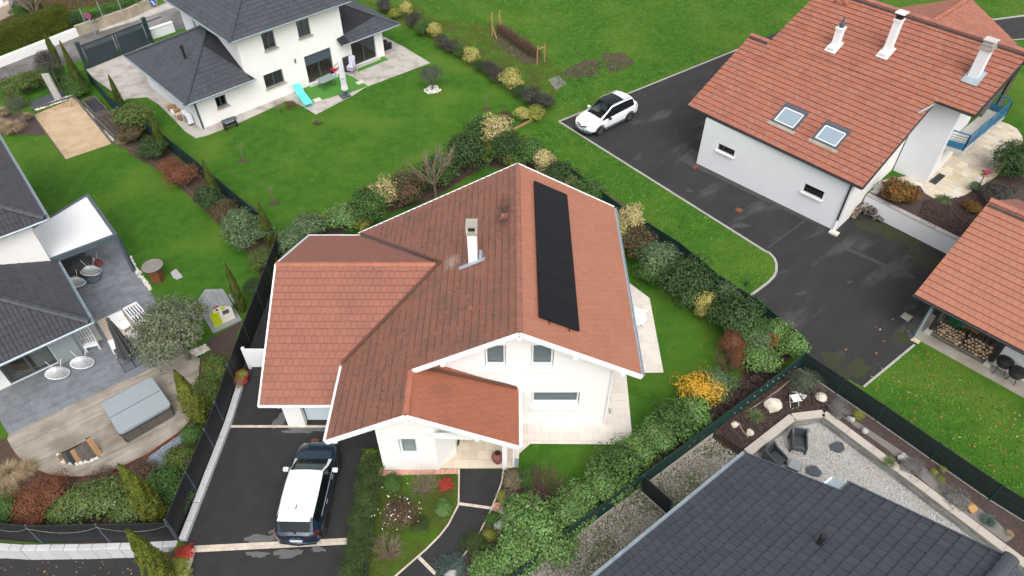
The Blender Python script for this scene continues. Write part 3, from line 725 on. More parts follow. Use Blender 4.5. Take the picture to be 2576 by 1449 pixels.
pave('porch_slab', 'porch_floor', pr, 0, .62, .42, .008, .032, 'travertine_porch', 'grout', org=(-6, 14), seed=5)

def edging(name, pts, w_, h_, L, mt, z0=-.05, closed=False, label=None):
    """a row of kerb stones along a line, each stone its own part"""
    base = MB(); ps = [Vector((p[0], p[1], 0)) for p in pts]; root = None; k = 0
    for i in range(len(ps) - 1):
        d = ps[i + 1] - ps[i]; n = max(1, round(d.length / L)); l = d.length / n; a = math.atan2(d.y, d.x)
        for j in range(n):
            c = ps[i] + d * ((j + .5) / n); mx = Matrix.Translation((c.x, c.y, z0 + (h_ - z0) / 2 + rng.uniform(0, .006))) @ Matrix.Rotation(a, 4, 'Z')
            b = MB().box((0, 0, 0), (l - .008, w_, h_ - z0), mx)
            if root is None: root = obj(name, b, mt); root['kind'] = 'structure'
            else: obj('kerb_stone', b, mt, root)
    return root
edging('drive_kerb', P([(1865, 121), (1406, 306), (1926, 633)] + curve), .13, .03, 1.0, 'kerb')
edging('back_lane_kerb', P(c6(3360, 0, [(1400, 345), (1700, 335), (2150, 295), (2576, 240), (3000, 180)])), .18, .05, 1.0, 'kerb')
edging('back_lane_kerb', P(c6(3360, 0, [(2230, 612), (2576, 592), (3000, 575)])), .1, .03, 1.0, 'kerb')
edging('lawn_kerb', P([(2300, 868), (2172, 974)]), .1, .04, .9, 'kerb')
edging('path_kerb', P(c3(1344, 1512, [(889, 645), (885, 912), (810, 1060), (740, 1150), (640, 1250), (410, 1450), (340, 1510)])), .06, .035, .5, 'cobble')
edging('path_kerb', P(c3(1344, 1512, [(1222, 655), (1210, 740), (1190, 800), (1132, 946), (1040, 1130), (938, 1275), (860, 1365)])), .05, .03, .5, 'cobble')
def cobbles(name, a, b, w_, rows, L):
    A, B = at(*a), at(*b); d = B - A; n = round(d.length / L); ang = math.atan2(d.y, d.x); root = flat(name, [A + d.cross(Vector((0, 0, 1))).normalized() * k for k in (0,)] + [B, B + Vector((-d.y, d.x, 0)).normalized() * w_, A + Vector((-d.y, d.x, 0)).normalized() * w_], .010, 'conc_light')
    nn = Vector((-d.y, d.x, 0)).normalized()
    for r in range(rows):
        for i in range(n):
            c = A + d * ((i + .5 + (.5 if r % 2 else 0)) / (n + .5)) + nn * (w_ * (r + .5) / rows)
            mx = Matrix.Translation((c.x, c.y, .012 + rng.uniform(0, .004))) @ Matrix.Rotation(ang + rng.uniform(-.03, .03), 4, 'Z')
            obj('cobble', MB().box((0, 0, 0), (L * rng.uniform(.86, .95), w_ / rows * .91, .02), mx), 'cobble', root)
cobbles('cobble_strip', (568, 1076), (829, 1076), .12, 1, .2)
cobbles('cobble_strip', (484, 1390), (872, 1370), .26, 2, .17)
cobbles('cobble_strip', (1155, 1271), (1235, 1282), .12, 1, .2)
cobbles('cobble_strip', tuple(c3(1344, 1512, [(720, 1424)])[0]), tuple(c3(1344, 1512, [(596, 1300)])[0]), .13, 1, .2)
# ---------------- lower left plot: terrace, deck, beds
terr = P([(22, 1093), (470, 888)] + c3(0, 756, [(1100, 690), (975, 500), (852, 340), (650, 100)]) + [(130, 560), (-60, 760), (-60, 960)])
pave('terrace_tile', 'terrace', terr, 36.0, .86, .45, .012, .030, 'slab_grey', 'grout', bond=0.0, seed=6, org=(-22, 18))
deck_out = P(c3(0, 1512, [(62, 425), (75, 385)]) + [(470, 888), (505, 905), (497, 1010)] + c3(0, 1512, [(1452, 240), (1440, 280), (1400, 330), (1330, 392), (1250, 445), (1130, 530), (980, 605), (860, 660), (730, 695), (610, 708), (490, 706), (380, 692), (280, 655), (190, 600), (130, 545), (95, 490)]))
dfr = Fr(deck_out[0], 36.0)
deck = flat('deck', deck_out, .045, 'deck_gap')
hole = P(c3(0, 1512, [(452, 520), (520, 500), (600, 455), (680, 395), (735, 470), (765, 530), (740, 560), (660, 590), (570, 606), (500, 595), (462, 560)]), .06)
dl = [dfr.inv(p) for p in deck_out]; dl = dl if sum(dl[i][0] * dl[(i + 1) % len(dl)][1] - dl[(i + 1) % len(dl)][0] * dl[i][1] for i in range(len(dl))) > 0 else dl[::-1]
hl = [dfr.inv(p) for p in hole]
y = min(p[1] for p in dl); bw = .145; cnt = 0
while y < max(p[1] for p in dl):
    x = min(p[0] for p in dl) - rng.uniform(0, 1.5)
    while x < max(p[0] for p in dl):
        L = rng.choice((1.6, 2.0, 2.4)); q = poly_clip_any([(x, y), (x + L - .006, y), (x + L - .006, y + bw - .012), (x, y + bw - .012)], dl)
        if len(q) >= 3:
            segs = [q]
            c = (sum(p[0] for p in q) / len(q), sum(p[1] for p in q) / len(q))
            xs = [xx for xx in np.linspace(min(p[0] for p in q), max(p[0] for p in q), 60) if inpoly([xx], [y + bw / 2], hl)[0]]
            if xs:
                segs = []
                for lo_, hi_ in ((-99, min(xs)), (max(xs), 99)):
                    s_ = clip(q, [(lo_, y - 1), (hi_, y - 1), (hi_, y + 1), (lo_, y + 1)])
                    if len(s_) >= 3: segs.append(s_)
            for s_ in segs:
                obj('deck_board', MB().prism(s_, .05, .085 + rng.uniform(0, .004), mx=dfr.m()), 'deck', deck)
        x += L
    y += bw
b = MB(); rim = [p for p in deck_out[5:] if True]
for i in range(len(rim) - 1): b.bar(rim[i] + Vector((0, 0, .03)), rim[i + 1] + Vector((0, 0, .03)), .03, .14)
obj('deck_rim', b, 'rust', deck, label='rusty steel edge of the deck')
flat('garden_bed', P([(-80, 1130), (22, 1100)] + c3(0, 1512, [(62, 425), (130, 545), (190, 600), (280, 655), (380, 692), (610, 708), (860, 660), (1130, 530), (1330, 392), (1452, 240), (1470, 60)]) + [(500, 905), (600, 850), (665, 690), (640, 760), (600, 830)][0:3] + [(590, 905), (545, 985), (440, 1310), (445, 1362), (200, 1368), (0, 1362), (-80, 1362)]), .003, 'soil')
flat('blue_gravel_bed', P(c3(0, 1512, [(1455, 270), (1400, 345), (1330, 405), (1250, 458), (1130, 545), (1110, 600), (1210, 660), (1260, 620), (1300, 500), (1400, 420), (1480, 330)])), .007, 'gravel_blue')
flat('stone_bed', P([(455, 905)] + c3(0, 756, [(1340, 1240), (1545, 1150), (1590, 1190), (1385, 1290)])), .012, 'gravel_white')
flat('mulch_bed', P(c3(0, 756, [(1545, 1130), (1830, 970), (1780, 1090), (1700, 1250), (1500, 1270), (1600, 1190)])), .009, 'bark')
hb = c3(0, 756, [(1830, 960), (1880, 850), (1990, 590), (2085, 345)]) + [(640, 520), (560, 470), (470, 420), (400, 350), (330, 330), (290, 350), (330, 390), (420, 440), (530, 545), (640, 650), (655, 700)]
flat('side_bed', P(hb), .0045, 'soil')
edging('bed_kerb', P(c6(0, 300, [(1700, 1010), (1850, 1060), (2020, 1110), (2340, 1310)]) + [(430, 435), (545, 545), (578, 583), (635, 635)]), .05, .04, .9, 'wood_old')
# ---------------- sand pitch, planters
sand = P(c6(0, 300, [(505, 590), (1130, 330), (1690, 1020), (990, 1258)]))
flat('sand_pitch', sand, .012, 'sand')
flat('pitch_bed', P(c6(0, 300, [(-200, 880), (700, 890), (500, 590), (300, 560), (-200, 600)])), .005, 'bark')
flat('white_stone_edge', P(c6(0, 300, [(480, 510), (900, 350), (1110, 280), (1120, 330), (900, 400), (560, 520)])), .016, 'gravel_white')
flat('flat_slate', P(c6(0, 300, [(430, 400), (800, 250), (1030, 200), (900, 360), (480, 500)])), .011, 'slate_slab')
flat('side_stones', P(c6(0, 300, [(1250, 480), (1360, 470), (1500, 760), (1740, 940), (1700, 1010), (1500, 800)])), .014, 'gravel_white')
# ---------------- upper left plot
gpad = P(c6(0, 0, [(1310, 1050), (2300, 650), (2500, 900)]) + [(470, 160), (520, 330)] + c3(0, 0, [(1525, 980), (1480, 1045), (1395, 990), (1320, 910), (1200, 790), (1110, 735), (960, 745), (940, 760)]) + c6(0, 0, [(1800, 1449), (1500, 1250), (1300, 1080)]))
flat('gravel_drive', gpad, .005, 'gravel_white')
gstrip = P(c3(0, 0, [(1525, 930), (1480, 1045), (1560, 1025), (1800, 930), (2020, 830), (2160, 760), (2260, 790), (2385, 865)]) + c6(1100, 0, [(1100, 1449), (1300, 1320), (2280, 950), (1900, 720), (1560, 540), (1560, 800), (900, 1000)]) + c3(0, 0, [(2230, 680)]))
flat('gravel_terrace', gstrip, .006, 'gravel_white')
flat('artificial_grass', P(c6(1100, 0, [(340, 1340), (900, 1100), (1090, 1150), (1340, 1300), (1060, 1405), (850, 1449), (480, 1560)])), .012, 'turf')
flat('artificial_grass', P(c6(1100, 0, [(1165, 1000), (1570, 850), (1655, 900), (1190, 1085)])), .012, 'turf')
lane = P(c6(0, 0, [(-600, 1180), (0, 1010), (900, 640), (1300, 480), (2350, 90), (2900, -150), (3600, -150), (2800, 420), (2250, 560), (1300, 900), (300, 1130), (-600, 1500)]))
flat('side_street', lane, .004, 'road')
flat('side_street_gravel', P(c6(0, 0, [(2576, 30), (1900, 250), (1500, 400), (1500, 480), (2000, 330), (2576, 130), (2900, 60)])), .009, 'gravel_white')
flat('allotment_soil', P(c6(0, 0, [(-900, 800), (0, 480), (600, 290), (1200, 120), (2300, -60), (1500, -500), (-900, -500)])), .004, 'mossy')
flat('weedy_strip', P([(905, 0)] + c3(1344, 0, [(400, 60), (560, 20), (700, 150), (1180, 180), (1560, 440), (1700, 580), (1560, 800), (1540, 870), (1300, 560), (900, 420)])), .003, 'moss')
for pl, nm in ((c3(1344, 0, [(1130, 280), (1200, 230), (1350, 300), (1540, 440), (1470, 490), (1350, 470), (1210, 370)]), 'vine_bed'), (c3(1344, 0, [(1660, 545), (1830, 460), (1950, 450), (1970, 510), (1900, 570), (1720, 590)]), 'dug_plot'), (c3(1344, 0, [(1960, 410), (2130, 400), (2205, 480), (2090, 550), (2000, 540)]), 'dug_plot')):
    q = P(pl); g_ = random.Random(5); q = [p + Vector((g_.uniform(-.15, .15), g_.uniform(-.15, .15), 0)) for p in q]; flat(nm, q, .009, 'soil')
flat('straw_patch', P(c3(1344, 0, [(1560, 600), (1640, 570), (1700, 630), (1620, 680)])), .008, 'fleece')
# ---------------- raised terrace of the right house (1 m up)
TZ = 1.0
rw_top = [at(*p, TZ) for p in c6(3360, 600, [(205, 640), (1000, 1035), (1950, 1500)])]
raised = [rw_top[0], *rw_top[1:]] + [Vector((32, 24, 0)), Vector((44, 40, 0)), Vector((30, 52, 0)), Vector((21, 40, 0))]
struct('raised_garden', MB().prism(raised, 0, TZ - .01), 'lawn')
flat('mulch_bed', [at(*p, TZ) for p in c6(3360, 600, [(215, 630), (420, 430), (520, 460), (640, 520), (1060, 500), (1080, 620), (1200, 690), (1400, 710), (1600, 690), (1780, 590), (2170, 370), (2576, 350), (3000, 500), (2600, 1200), (1700, 1380), (1580, 1310), (960, 1040)])], TZ + .0, 'bark')
flag = [at(*p, TZ) for p in c6(3360, 600, [(405, 420), (520, 465), (640, 520), (1000, 500), (1080, 620), (1200, 690), (1400, 710), (1600, 690), (1780, 590), (2050, 440), (2170, 350)]) + c6(3360, 300, [(2560, 1000), (2540, 900), (2470, 800), (2350, 730), (2200, 680), (1900, 800), (900, 1500)])]
pave('flagstone', 'terrace', flag, -45, .46, .34, .016, TZ + .02, 'flag', 'conc_light', seed=9, rnd=.3, org=(21, 30), basez=TZ + .006)
b = MB()
for i in range(len(rw_top) - 1):
    p, q = rw_top[i].copy(), rw_top[i + 1].copy(); p.z = q.z = 0; d = (q - p).normalized(); nn = Vector((d.y, -d.x, 0))
    b.mesh([p - nn * .1 + Vector((0, 0, -.02)), q - nn * .1 + Vector((0, 0, -.02)), q + nn * .14 + Vector((0, 0, -.02)), p + nn * .14 + Vector((0, 0, -.02)), p - nn * .1 + Vector((0, 0, TZ + .03)), q - nn * .1 + Vector((0, 0, TZ + .03)), q + nn * .14 + Vector((0, 0, TZ + .03)), p + nn * .14 + Vector((0, 0, TZ + .03))], [(0, 3, 2, 1), (0, 1, 5, 4), (1, 2, 6, 5), (2, 3, 7, 6), (3, 0, 4, 7), (4, 5, 6, 7)])
rw = obj('retaining_wall', b, 'wall_cool_shade'); tag(rw, 'white rendered retaining wall between wet drive and mulch bed', 'wall')
ps = rw_top
for i in range(len(ps) - 1):
    d = ps[i + 1] - ps[i]; n = max(1, round(d.length / .9))
    for j in range(n):
        c = ps[i] + d * ((j + .5) / n) ; mx = Matrix.Translation((c.x, c.y, TZ + .055)) @ Matrix.Rotation(math.atan2(d.y, d.x), 4, 'Z')
        obj('coping_stone', MB().box((0, 0, 0), (d.length / n - .01, .32, .05), mx), 'kerb', rw)
# ---------------- lower right plot: gravel court, raised beds 0.42 m up behind the stone wall
BZ = .42
bedL = [at(*p, BZ) for p in c6(2900, 1500, [(130, 1050), (820, 510), (1322, 445)]) + c6(3360, 1890, [(1150, 130), (2310, 1000), (3200, 1650)])]
greenL = [at(*p, BZ) for p in [(1812, 1070)] + [(2008, 925)]]
greenR = [at(*p, BZ) for p in [(2008, 925), (2215, 1060), (2580, 1288), (2800, 1430)]]
bed = bedL[:3] + [bedL[3], bedL[4], bedL[5]] + [p + Vector((-.05, -.06, 0)) for p in reversed([at(*k, .2) for k in ((2007, 932), (2200, 1064), (2336, 1160), (2483, 1262), (2600, 1335), (2760, 1440))])] + [at(1795, 1083, BZ)]
struct('raised_bed', MB().prism(bed, .0, BZ - .01), 'bark')
flat('weed_fabric', [at(*p, BZ) for p in c6(2900, 1500, [(1620, 560), (1740, 560), (2100, 800), (2576, 1110)]) + c6(3360, 1890, [(1650, 230), (2200, 650), (2400, 880), (2300, 940), (1540, 400), (1180, 120)]) + c6(2900, 1500, [(2300, 1050)])], BZ - .003, 'fleece')
court = P(c6(2900, 1500, [(-200, 1400), (130, 1080), (830, 660), (1270, 620)])) + P(c6(3360, 1890, [(1150, 300), (2320, 1150), (2900, 1600), (0, 2600)]))
flat('gravel_court', court, .006, 'gravel_grey')
weedy = P([(1790, 1100), (1500, 1300), (1340, 1449), (1300, 1500), (1470, 1550), (1900, 1180), (1860, 1150)])
flat('weedy_gravel', weedy, .0045, 'gravel_weedy')
flat('weedy_soil', P(c3(2688, 1512, [(235, 345), (180, 400), (400, 590), (475, 520)])), .009, 'soil')
# ================================================================== THE CENTRAL HOUSE
H = Fr((0, 0), 0)
house = thing('house', 'white house with red tiled roofs, solar panels and a gabled porch in the middle', 'house', (-1, 20, 0))
XR, ZR, SL = .26, 6.5, .515
Y0, Y1 = 17.03, 27.55
def zl(x): return ZR - SL * abs(XR - x)
rf = Roof(house, ['joint', 'white'])
eL = -6.95
q = lambda x, y: (Y1 - y, x - eL)
rf.slope((eL, Y1, zl(eL)), (0, -1, 0), (1, 0, 0), SL, [[q(-7.67, 27.4), q(-3.16, 22.62), q(XR, 22.62), q(XR, Y1)], [q(-3.16, 22.62), q(-6.97, 18.67), q(XR, 18.67), q(XR, 22.62)], [q(eL, 18.67), q(eL, 17.03), q(XR, 17.03), q(XR, 18.67)], [q(eL, 17.03), q(eL, 14.97), q(-3.83, 14.97), q(-3.83, 17.03)]], .28, .32, .05, 'tile_dirty', gap=.006)
eR = 4.95
rf.slope((eR, Y0, zl(eR)), (0, 1, 0), (-1, 0, 0), SL, [[(0, 0), (Y1 - Y0 - .15, 0), (Y1 - Y0, eR - XR), (0, eR - XR)]], .28, .33, .022, 'tile_clean', gap=.009)
# porch, right slope
pz = zl(-3.83)
rf.slope((.26, 14.97, pz - .487 * 4.09), (0, 1, 0), (-1, 0, 0), .487, [[(0, 0), (2.9, 0), (2.7, 4.09), (0, 4.09)]], .28, .33, .022, 'tile_porch', gap=.009)
# garage: ridge along x at y 22.6
GZ, GY = 4.74, 22.6
rf.slope((-10.2, 17.15, GZ - .5 * (GY - 17.15)), (1, 0, 0), (0, 1, 0), .5, [[(0, 0), (3.3, 0), (3.3, 1.4311), (0, 1.4311)], [(0, 1.4311), (3.3, 1.4311), (7.04, GY - 17.15), (0.03, GY - 17.15)]], .265, .32, .06, 'tile_garage', bond=.5, gap=.009)
rf.slope((-3, 27.25, GZ - .5 * (27.25 - GY)), (-1, 0, 0), (0, -1, 0), .5, [[(4.68, 0), (7.13, 0), (7.16, 27.25 - GY), (.16, 27.25 - GY)]], .18, .14, .006, 'shingle', gap=.006)
mroof = rf.finish()
g = random.Random(12); b = MB(); pl = [(-7.5, 27.2), (-3.1, 22.62), (-6.85, 18.67), (-6.9, 15), (-3.9, 15), (-3.9, 17.1), (XR - .2, 17.1), (XR - .2, Y1 - .1)]; kk = math.sqrt(1 + SL * SL)
for r_ in range(-2, 27):
    x = eL + r_ * .32 / kk; y = 15.0
    while y < Y1:
        ln = g.uniform(.08, .7)
        if inpoly([x], [y], pl)[0] and inpoly([x], [y + ln], pl)[0] and g.random() < .86: b.box((0, 0, 0), (g.uniform(.012, .026), ln, .010), Matrix.Translation((x + .008, y + ln / 2, zl(x) + .056)) @ Matrix.Rotation(-math.atan(SL), 4, 'Y'))
        y += ln
for i in range(380):
    x, y = g.uniform(-7, .2), g.uniform(15, 27.5)
    if inpoly([x], [y], pl)[0]: b.box((0, 0, 0), (.03, .03, .02), Matrix.Translation((x, y, zl(x) + .06)))
obj('moss', b, 'moss_dark', mroof, kind='stuff')
ridge((XR, Y0 + .05, ZR - .01), (XR, Y1 - .05, ZR - .01), mroof, 'old_cap', r=.12, L=.38, lift=-.01)
ridge((-3.83, 15.02, pz), (-3.83, 17.0, pz), mroof, 'red_cap', r=.13, L=.38, lift=.0)
ridge((-10.18, GY, GZ - .02), (-3.3, GY, GZ - .02), mroof, 'red_cap', r=.13, L=.38, lift=.0)
b = MB()
b.bar((-3.1, 22.62, 4.86), (-6.99, 18.62, 2.88), .13, .05); b.bar((-3.1, 22.62, 4.86), (-7.62, 27.3, 2.52), .13, .05)
obj('valley_flashing', b, 'joint', mroof)
obj('wall_flashing', MB().bar((-3.75, 17.2, 4.47), (.2, 17.66, 2.52), .14, .05), 'joint', mroof)
# rake boards and fascia, white
def rake(p, q_, h=.2, w_=.07, trim=None):
    p, q_ = Vector(p), Vector(q_); b = MB().bar(p + Vector((0, 0, -.07)), q_ + Vector((0, 0, -.07)), w_, h)
    r_ = obj('rake_board', b, 'white', house)
    if trim is not None: obj('rake_trim', MB().bar(p + Vector((0, trim, -.02)), q_ + Vector((0, trim, -.02)), .05, .09), 'white', r_)
y_ = Y0 - .03
for s in ((XR, ZR + .0, eR + .02, zl(eR + .02)), (XR, ZR, -3.8, zl(-3.8))): rake((s[0], y_, s[1]), (s[2], y_, s[3]), trim=-.05)
rake((XR, Y1 + .03, ZR + .02), (eR, Y1 - .12, zl(eR) + .02), .16); rake((XR, Y1 + .03, ZR + .02), (-7.7, 27.43, zl(-7.7) + .03), .16)
for s in ((-3.83, pz, .28, pz - .487 * 4.11), (-3.83, pz, eL - .02, zl(eL - .02))): rake((s[0], 14.93, s[1]), (s[2], 14.93, s[3]), trim=-.05)
rake((-10.24, 17.12, GZ - .5 * 5.48), (-10.2, GY, GZ + .03), .2); rake((-10.2, GY, GZ + .03), (-10.18, 27.28, GZ - .5 * 4.68 + .03), .16); rake((-10.18, 27.28, GZ - .5 * 4.66 + .02), (-7.66, 27.28, GZ - .5 * 4.66 + .02), .12)
g = gutter(house, (eR + .06, Y0 - .02, zl(eR) + .06), (eR + .06, Y1 - .14, zl(eR) + .06), 'zinc', .075)
gutter(house, (-10.24, 17.09, GZ - .5 * 5.45 + .06), (-6.88, 17.09, GZ - .5 * 5.45 + .06), 'white', .075)
gutter(house, (eL - .06, 14.95, zl(eL) + .06), (eL - .06, 18.6, zl(eL) + .06), 'white', .075)
gutter(house, (.33, 17.84, pz - .487 * 4.09 + .06), (.33, 14.96, pz - .487 * 4.09 + .06), 'white', .075)
# eaves brackets under the rake
for x in (XR, -2.6, 2.35, 4.2): obj('bracket', MB().box((x, Y0 + .02, zl(x) - .22), (.15, .3, .13)), 'white', house)
for x in (-3.83, -6.6, -1.3): obj('bracket', MB().box((x, 14.98, (pz - .487 * abs(x + 3.83)) - .22), (.15, .26, .13)), 'white', house)
# walls
FW = Fr((-6.2, 17.68), 0)
win_up = [(5.22, 6.12, 3.72, 4.92), (7.38, 8.28, 3.72, 4.92)]
def onwall(F, u, v, off=0): n = F.n; return on(u, v, F.p(0, off, 0), n)
def rect_on(F, pts):
    ps_ = [onwall(F, *p) for p in pts]; a_ = [F.inv(p)[0] for p in ps_]; z_ = [p.z for p in ps_]
    return (min(a_), max(a_), min(z_), max(z_))
up1 = rect_on(FW, c6(1750, 1300, [(600, 230), (930, 585)])); up2 = rect_on(FW, c6(1750, 1300, [(1312, 228), (1640, 585)]))
low = rect_on(FW, c6(1750, 1300, [(1320, 940), (2025, 1150)]))
zf = lambda x: zl(x) - .16
up1 = (up1[0], up1[1], up1[2], zf(up1[0] - 6.2) - .05 if zf(up1[0] - 6.2) - .05 < up1[3] else up1[3]); 
wall(house, FW, [(1.26, 0), (10.21, 0), (10.21, zf(4.01)), (6.46, zf(XR)), (1.26, zf(-4.94))], [up1, up2, low])
for h in (up1, up2, low):
    window(house, FW, (h[0] + .02, h[1] - .02, h[2] + .01, h[3]), depth=.2, fw=.075, sd=.14, back='blind')
    obj('frame_rail', MB().box(((h[0] + h[1]) / 2, .13, h[2] + .10), (h[1] - h[0] - .05, .09, .05), FW.m()).box(((h[0] + h[1]) / 2, .14, h[2] + .2), (h[1] - h[0] - .05, .07, .05), FW.m()), 'frame_white', house)
FR = Fr((4.01, 17.68), 90)
wall(house, FR, [(0, 0), (9.32, 0), (9.32, zf(4.01)), (0, zf(4.01))], trim=True)
FB = Fr((4.01, 27.0), 180)
wall(house, FB, [(0, 0), (9.2, 0), (9.2, zf(-5.19)), (3.75, zf(XR)), (0, zf(4.01))])
# porch room
w0, w1 = at(*c3(1344, 1512, [(322, 660)])[0]), at(*c3(1344, 1512, [(735, 640)])[0])
FP = Fr((w0.x, 15.4), 0)
pw = rect_on(FP, c3(1344, 1512, [(425, 415), (585, 545)]))
zp = lambda x: pz - .487 * abs(x + 3.83) - .16
L_ = w1.x - w0.x
wall(house, FP, [(0, 0), (L_, 0), (L_, zp(w1.x)), (-3.83 - w0.x, zp(-3.83)), (0, zp(w0.x))], [pw])
window(house, FP, (pw[0] + .01, pw[1] - .01, pw[2] + .01, pw[3]), depth=.18, fw=.07, sd=.15, back='curtain')
wall(house, Fr((w0.x, 27.0), -90), [(0, 0), (11.6, 0), (11.6, zf(w0.x)), (0, zf(w0.x))], trim=True)
dg = at(*c3(1344, 1512, [(870, 526)])[0]); FD = Fr((w1.x, 15.4), math.degrees(math.atan2(dg.y - 15.4, dg.x - w1.x)))
ld = math.hypot(dg.y - 15.4, dg.x - w1.x)
wall(house, FD, [(0, 0), (ld, 0), (ld, zp(dg.x)), (0, zp(w1.x))])
wall(house, Fr((dg.x, dg.y), 90), [(0, 0), (1.3, 0), (1.3, zp(dg.x)), (0, zp(dg.x))])
b = MB().box((-.29, 15.5, 1.08), (.2, .18, 2.16)); obj('porch_post', b, 'white', house)
b = MB().tube([(.06, 15.55, .02), (.06, 15.55, 2.2)], .045, 8); obj('downpipe', b, 'white', house)
obj('porch_beam', MB().bar((w1.x - .1, 15.3, 2.62), (-.2, 15.42, 2.25), .14, .2), 'white', house)
obj('downpipe', MB().tube([(3.95, 17.6, .02), (3.98, 17.6, zf(4.01) - .1)], .045, 8), 'white', house)
# garage walls
FG = Fr((-9.55, 17.5), 0); gz = GZ - .5 * (GY - 17.5) - .16
gate = (.75, 3.1, .0, 1.86)
wall(house, FG, [(0, 0), (4.2, 0), (4.2, gz), (0, gz)], [gate], t=.25)
gd = MB()
for k in range(4): gd.box((-9.55 + (gate[0] + gate[1]) / 2, 17.86, .01 + 1.85 * (k + .5) / 4), (gate[1] - gate[0], .05, 1.85 / 4 - .008))
obj('garage_door', gd, mat('pale_blue_door', (.55, .63, .68), .5), house)
FGl = Fr((-9.55, 26.8), -90); zz = lambda y: GZ - .5 * abs(y - GY) - .16
wall(house, FGl, [(0, 0), (9.047, 0), (9.047, zz(17.75)), (4.2, zz(GY)), (0, zz(26.8))])
wall(house, Fr((-5.3, 26.78), 180), [(0, 0), (3.99, 0), (3.99, zz(26.8)), (0, zz(26.8))])
s = at(*c6(672, 1512, [(1635, 325)])[0], 1.85); obj('wall_lamp', MB().lathe([(.02, .12), (.07, .1), (.12, .0), (.1, -.08), (.04, -.12)], 12, Matrix.Translation((s.x, 17.25, 1.85))), 'white', house, smooth=True)
# chimney
cx, cy = -1.62, 22.05
cz = zl(cx)
ch = obj('chimney', MB().box((cx, cy, cz + .62), (.38, .46, 1.75)), 'wall', house)
obj('chimney_cap', MB().box((cx, cy, cz + 1.56), (.46, .54, .14)).box((cx, cy, cz + 1.92), (.47, .55, .05)), 'concrete', ch)
b = MB()
for sx, sy in ((-1, -1), (1, -1), (1, 1), (-1, 1)): b.box((cx + sx * .185, cy + sy * .22, cz + 1.76), (.08, .08, .28))
obj('chimney_pier', b, 'conc_light', ch); obj('flue', MB().box((cx, cy, cz + 1.73), (.25, .3, .22)), 'black', ch)
nrm = Vector((-SL, 0, 1)).normalized()
b = MB(); b.bar((cx - .6, cy - .32, zl(cx - .6) + .06), (cx + .5, cy - .32, zl(cx + .5) + .06), .2, .02); b.bar((cx + .34, cy - .3, zl(cx + .34) + .06), (cx + .34, cy + .3, zl(cx + .34) + .06), .2, .02)
obj('lead_flashing', b, 'zinc', ch)
for vx, vy in ((-.33, 24.0), (-1.55, 19.1)):
    b = MB(); z_ = zl(vx); m = Matrix.Translation((vx, vy, z_)) @ Matrix.Rotation(-math.atan(SL), 4, 'Y')
    b.box((0, 0, .05), (.36, .28, .03), m); b.rbox((-.02, 0, .12), (.2, .24, .14), .05, m)
    obj('roof_vent', b, 'old_cap', house)
# solar panels: seven in a row along the right slope
sp = [on(u, v, Vector((XR, Y0, ZR + .16)), Vector((SL, 0, 1))) for u, v in ((1347, 459), (1430, 487), (1453, 829), (1352, 797))]
N = 7
sroot = thing('solar_array', 'long black solar array of seven panels on the clean roof slope', 'solar panels', ((sp[0] + sp[2]) / 2 - Vector((0, 0, .14))))
sn = Vector((SL, 0, 1)).normalized()
y1_, y0_ = (sp[0].y + sp[1].y) / 2, (sp[2].y + sp[3].y) / 2; x0_, x1_ = (sp[0].x + sp[3].x) / 2, (sp[1].x + sp[2].x) / 2
for i in range(N):
    ya, yb = y0_ + (y1_ - y0_) * i / N + .002, y0_ + (y1_ - y0_) * (i + 1) / N - .002
    c = Vector(((x0_ + x1_) / 2, (ya + yb) / 2, ZR - SL * ((x0_ + x1_) / 2 - XR) + .14)); m = Matrix.Translation(c) @ Matrix.Rotation(math.atan(SL), 4, 'Y')
    wd = (x1_ - x0_) * math.sqrt(1 + SL * SL)
    p_ = obj('solar_panel', MB().box((0, 0, 0), (wd, yb - ya, .04), m), 'solar_frame', sroot)
    obj('cell_sheet', MB().box((0, 0, .021), (wd - .03, yb - ya - .02, .004), m), 'solar', p_)
b = MB()
for k in (.25, .75):
    x = x0_ + (x1_ - x0_) * k; b.bar((x, y0_ - .12, ZR - SL * (x - XR) + .09), (x, y1_ + .05, ZR - SL * (x - XR) + .09), .04)
obj('rail', b, 'black', sroot)
# ================================================================== UPPER LEFT HOUSE
U = Fr((-20.57, 40.98), 44.0)
uh = thing('house', 'two storey white house with dark slate roofs and blue lounger in front', 'house', U.p(7, 4))
ur = Roof(uh, ['joint_dark', 'grey_metal'])
us = .51
# left wing, hipped: eaves at 2.35, front b = -.7, back b = 8.5, left a = -.7
ez = 2.35
o_ = lambda a, b_, z: U.p(a, b_, z)
ur.slope(o_(-.7, -.7, ez), U.d, U.n, us, [[(0, 0), (4.9, 0), (4.62, .62), (4.62, 4.6), (4.6, 4.6)]], .33, .36, .032, 'slate', gap=.012)
ur.slope(o_(-.7, 8.5, ez), -U.n, U.d, us, [[(0, 0), (9.2, 0), (4.6, 4.6)]], .33, .36, .032, 'slate', gap=.012)
ur.slope(o_(3.92, 8.5, ez), -U.d, -U.n, us, [[(0, 0), (4.62, 0), (0.02, 4.6)]], .33, .36, .032, 'slate', gap=.012)
# main block, hipped, eaves 5.2
mz = 5.2; A0, A1, B0, B1 = 3.2, 12.35, -.7, 9.2; half = (A1 - A0) / 2
ur.slope(o_(A0, B0, mz), U.d, U.n, us, [[(0, 0), (A1 - A0, 0), (half, half)]], .33, .36, .032, 'slate', gap=.012)
ur.slope(o_(A0, B1, mz), -U.n, U.d, us, [[(0, 0), (B1 - B0, 0), (B1 - B0 - half, half), (half, half)]], .33, .36, .032, 'slate', gap=.012)
ur.slope(o_(A1, B0, mz), U.n, -U.d, us, [[(0, 0), (B1 - B0, 0), (B1 - B0 - half, half), (half, half)]], .33, .36, .032, 'slate', gap=.012)
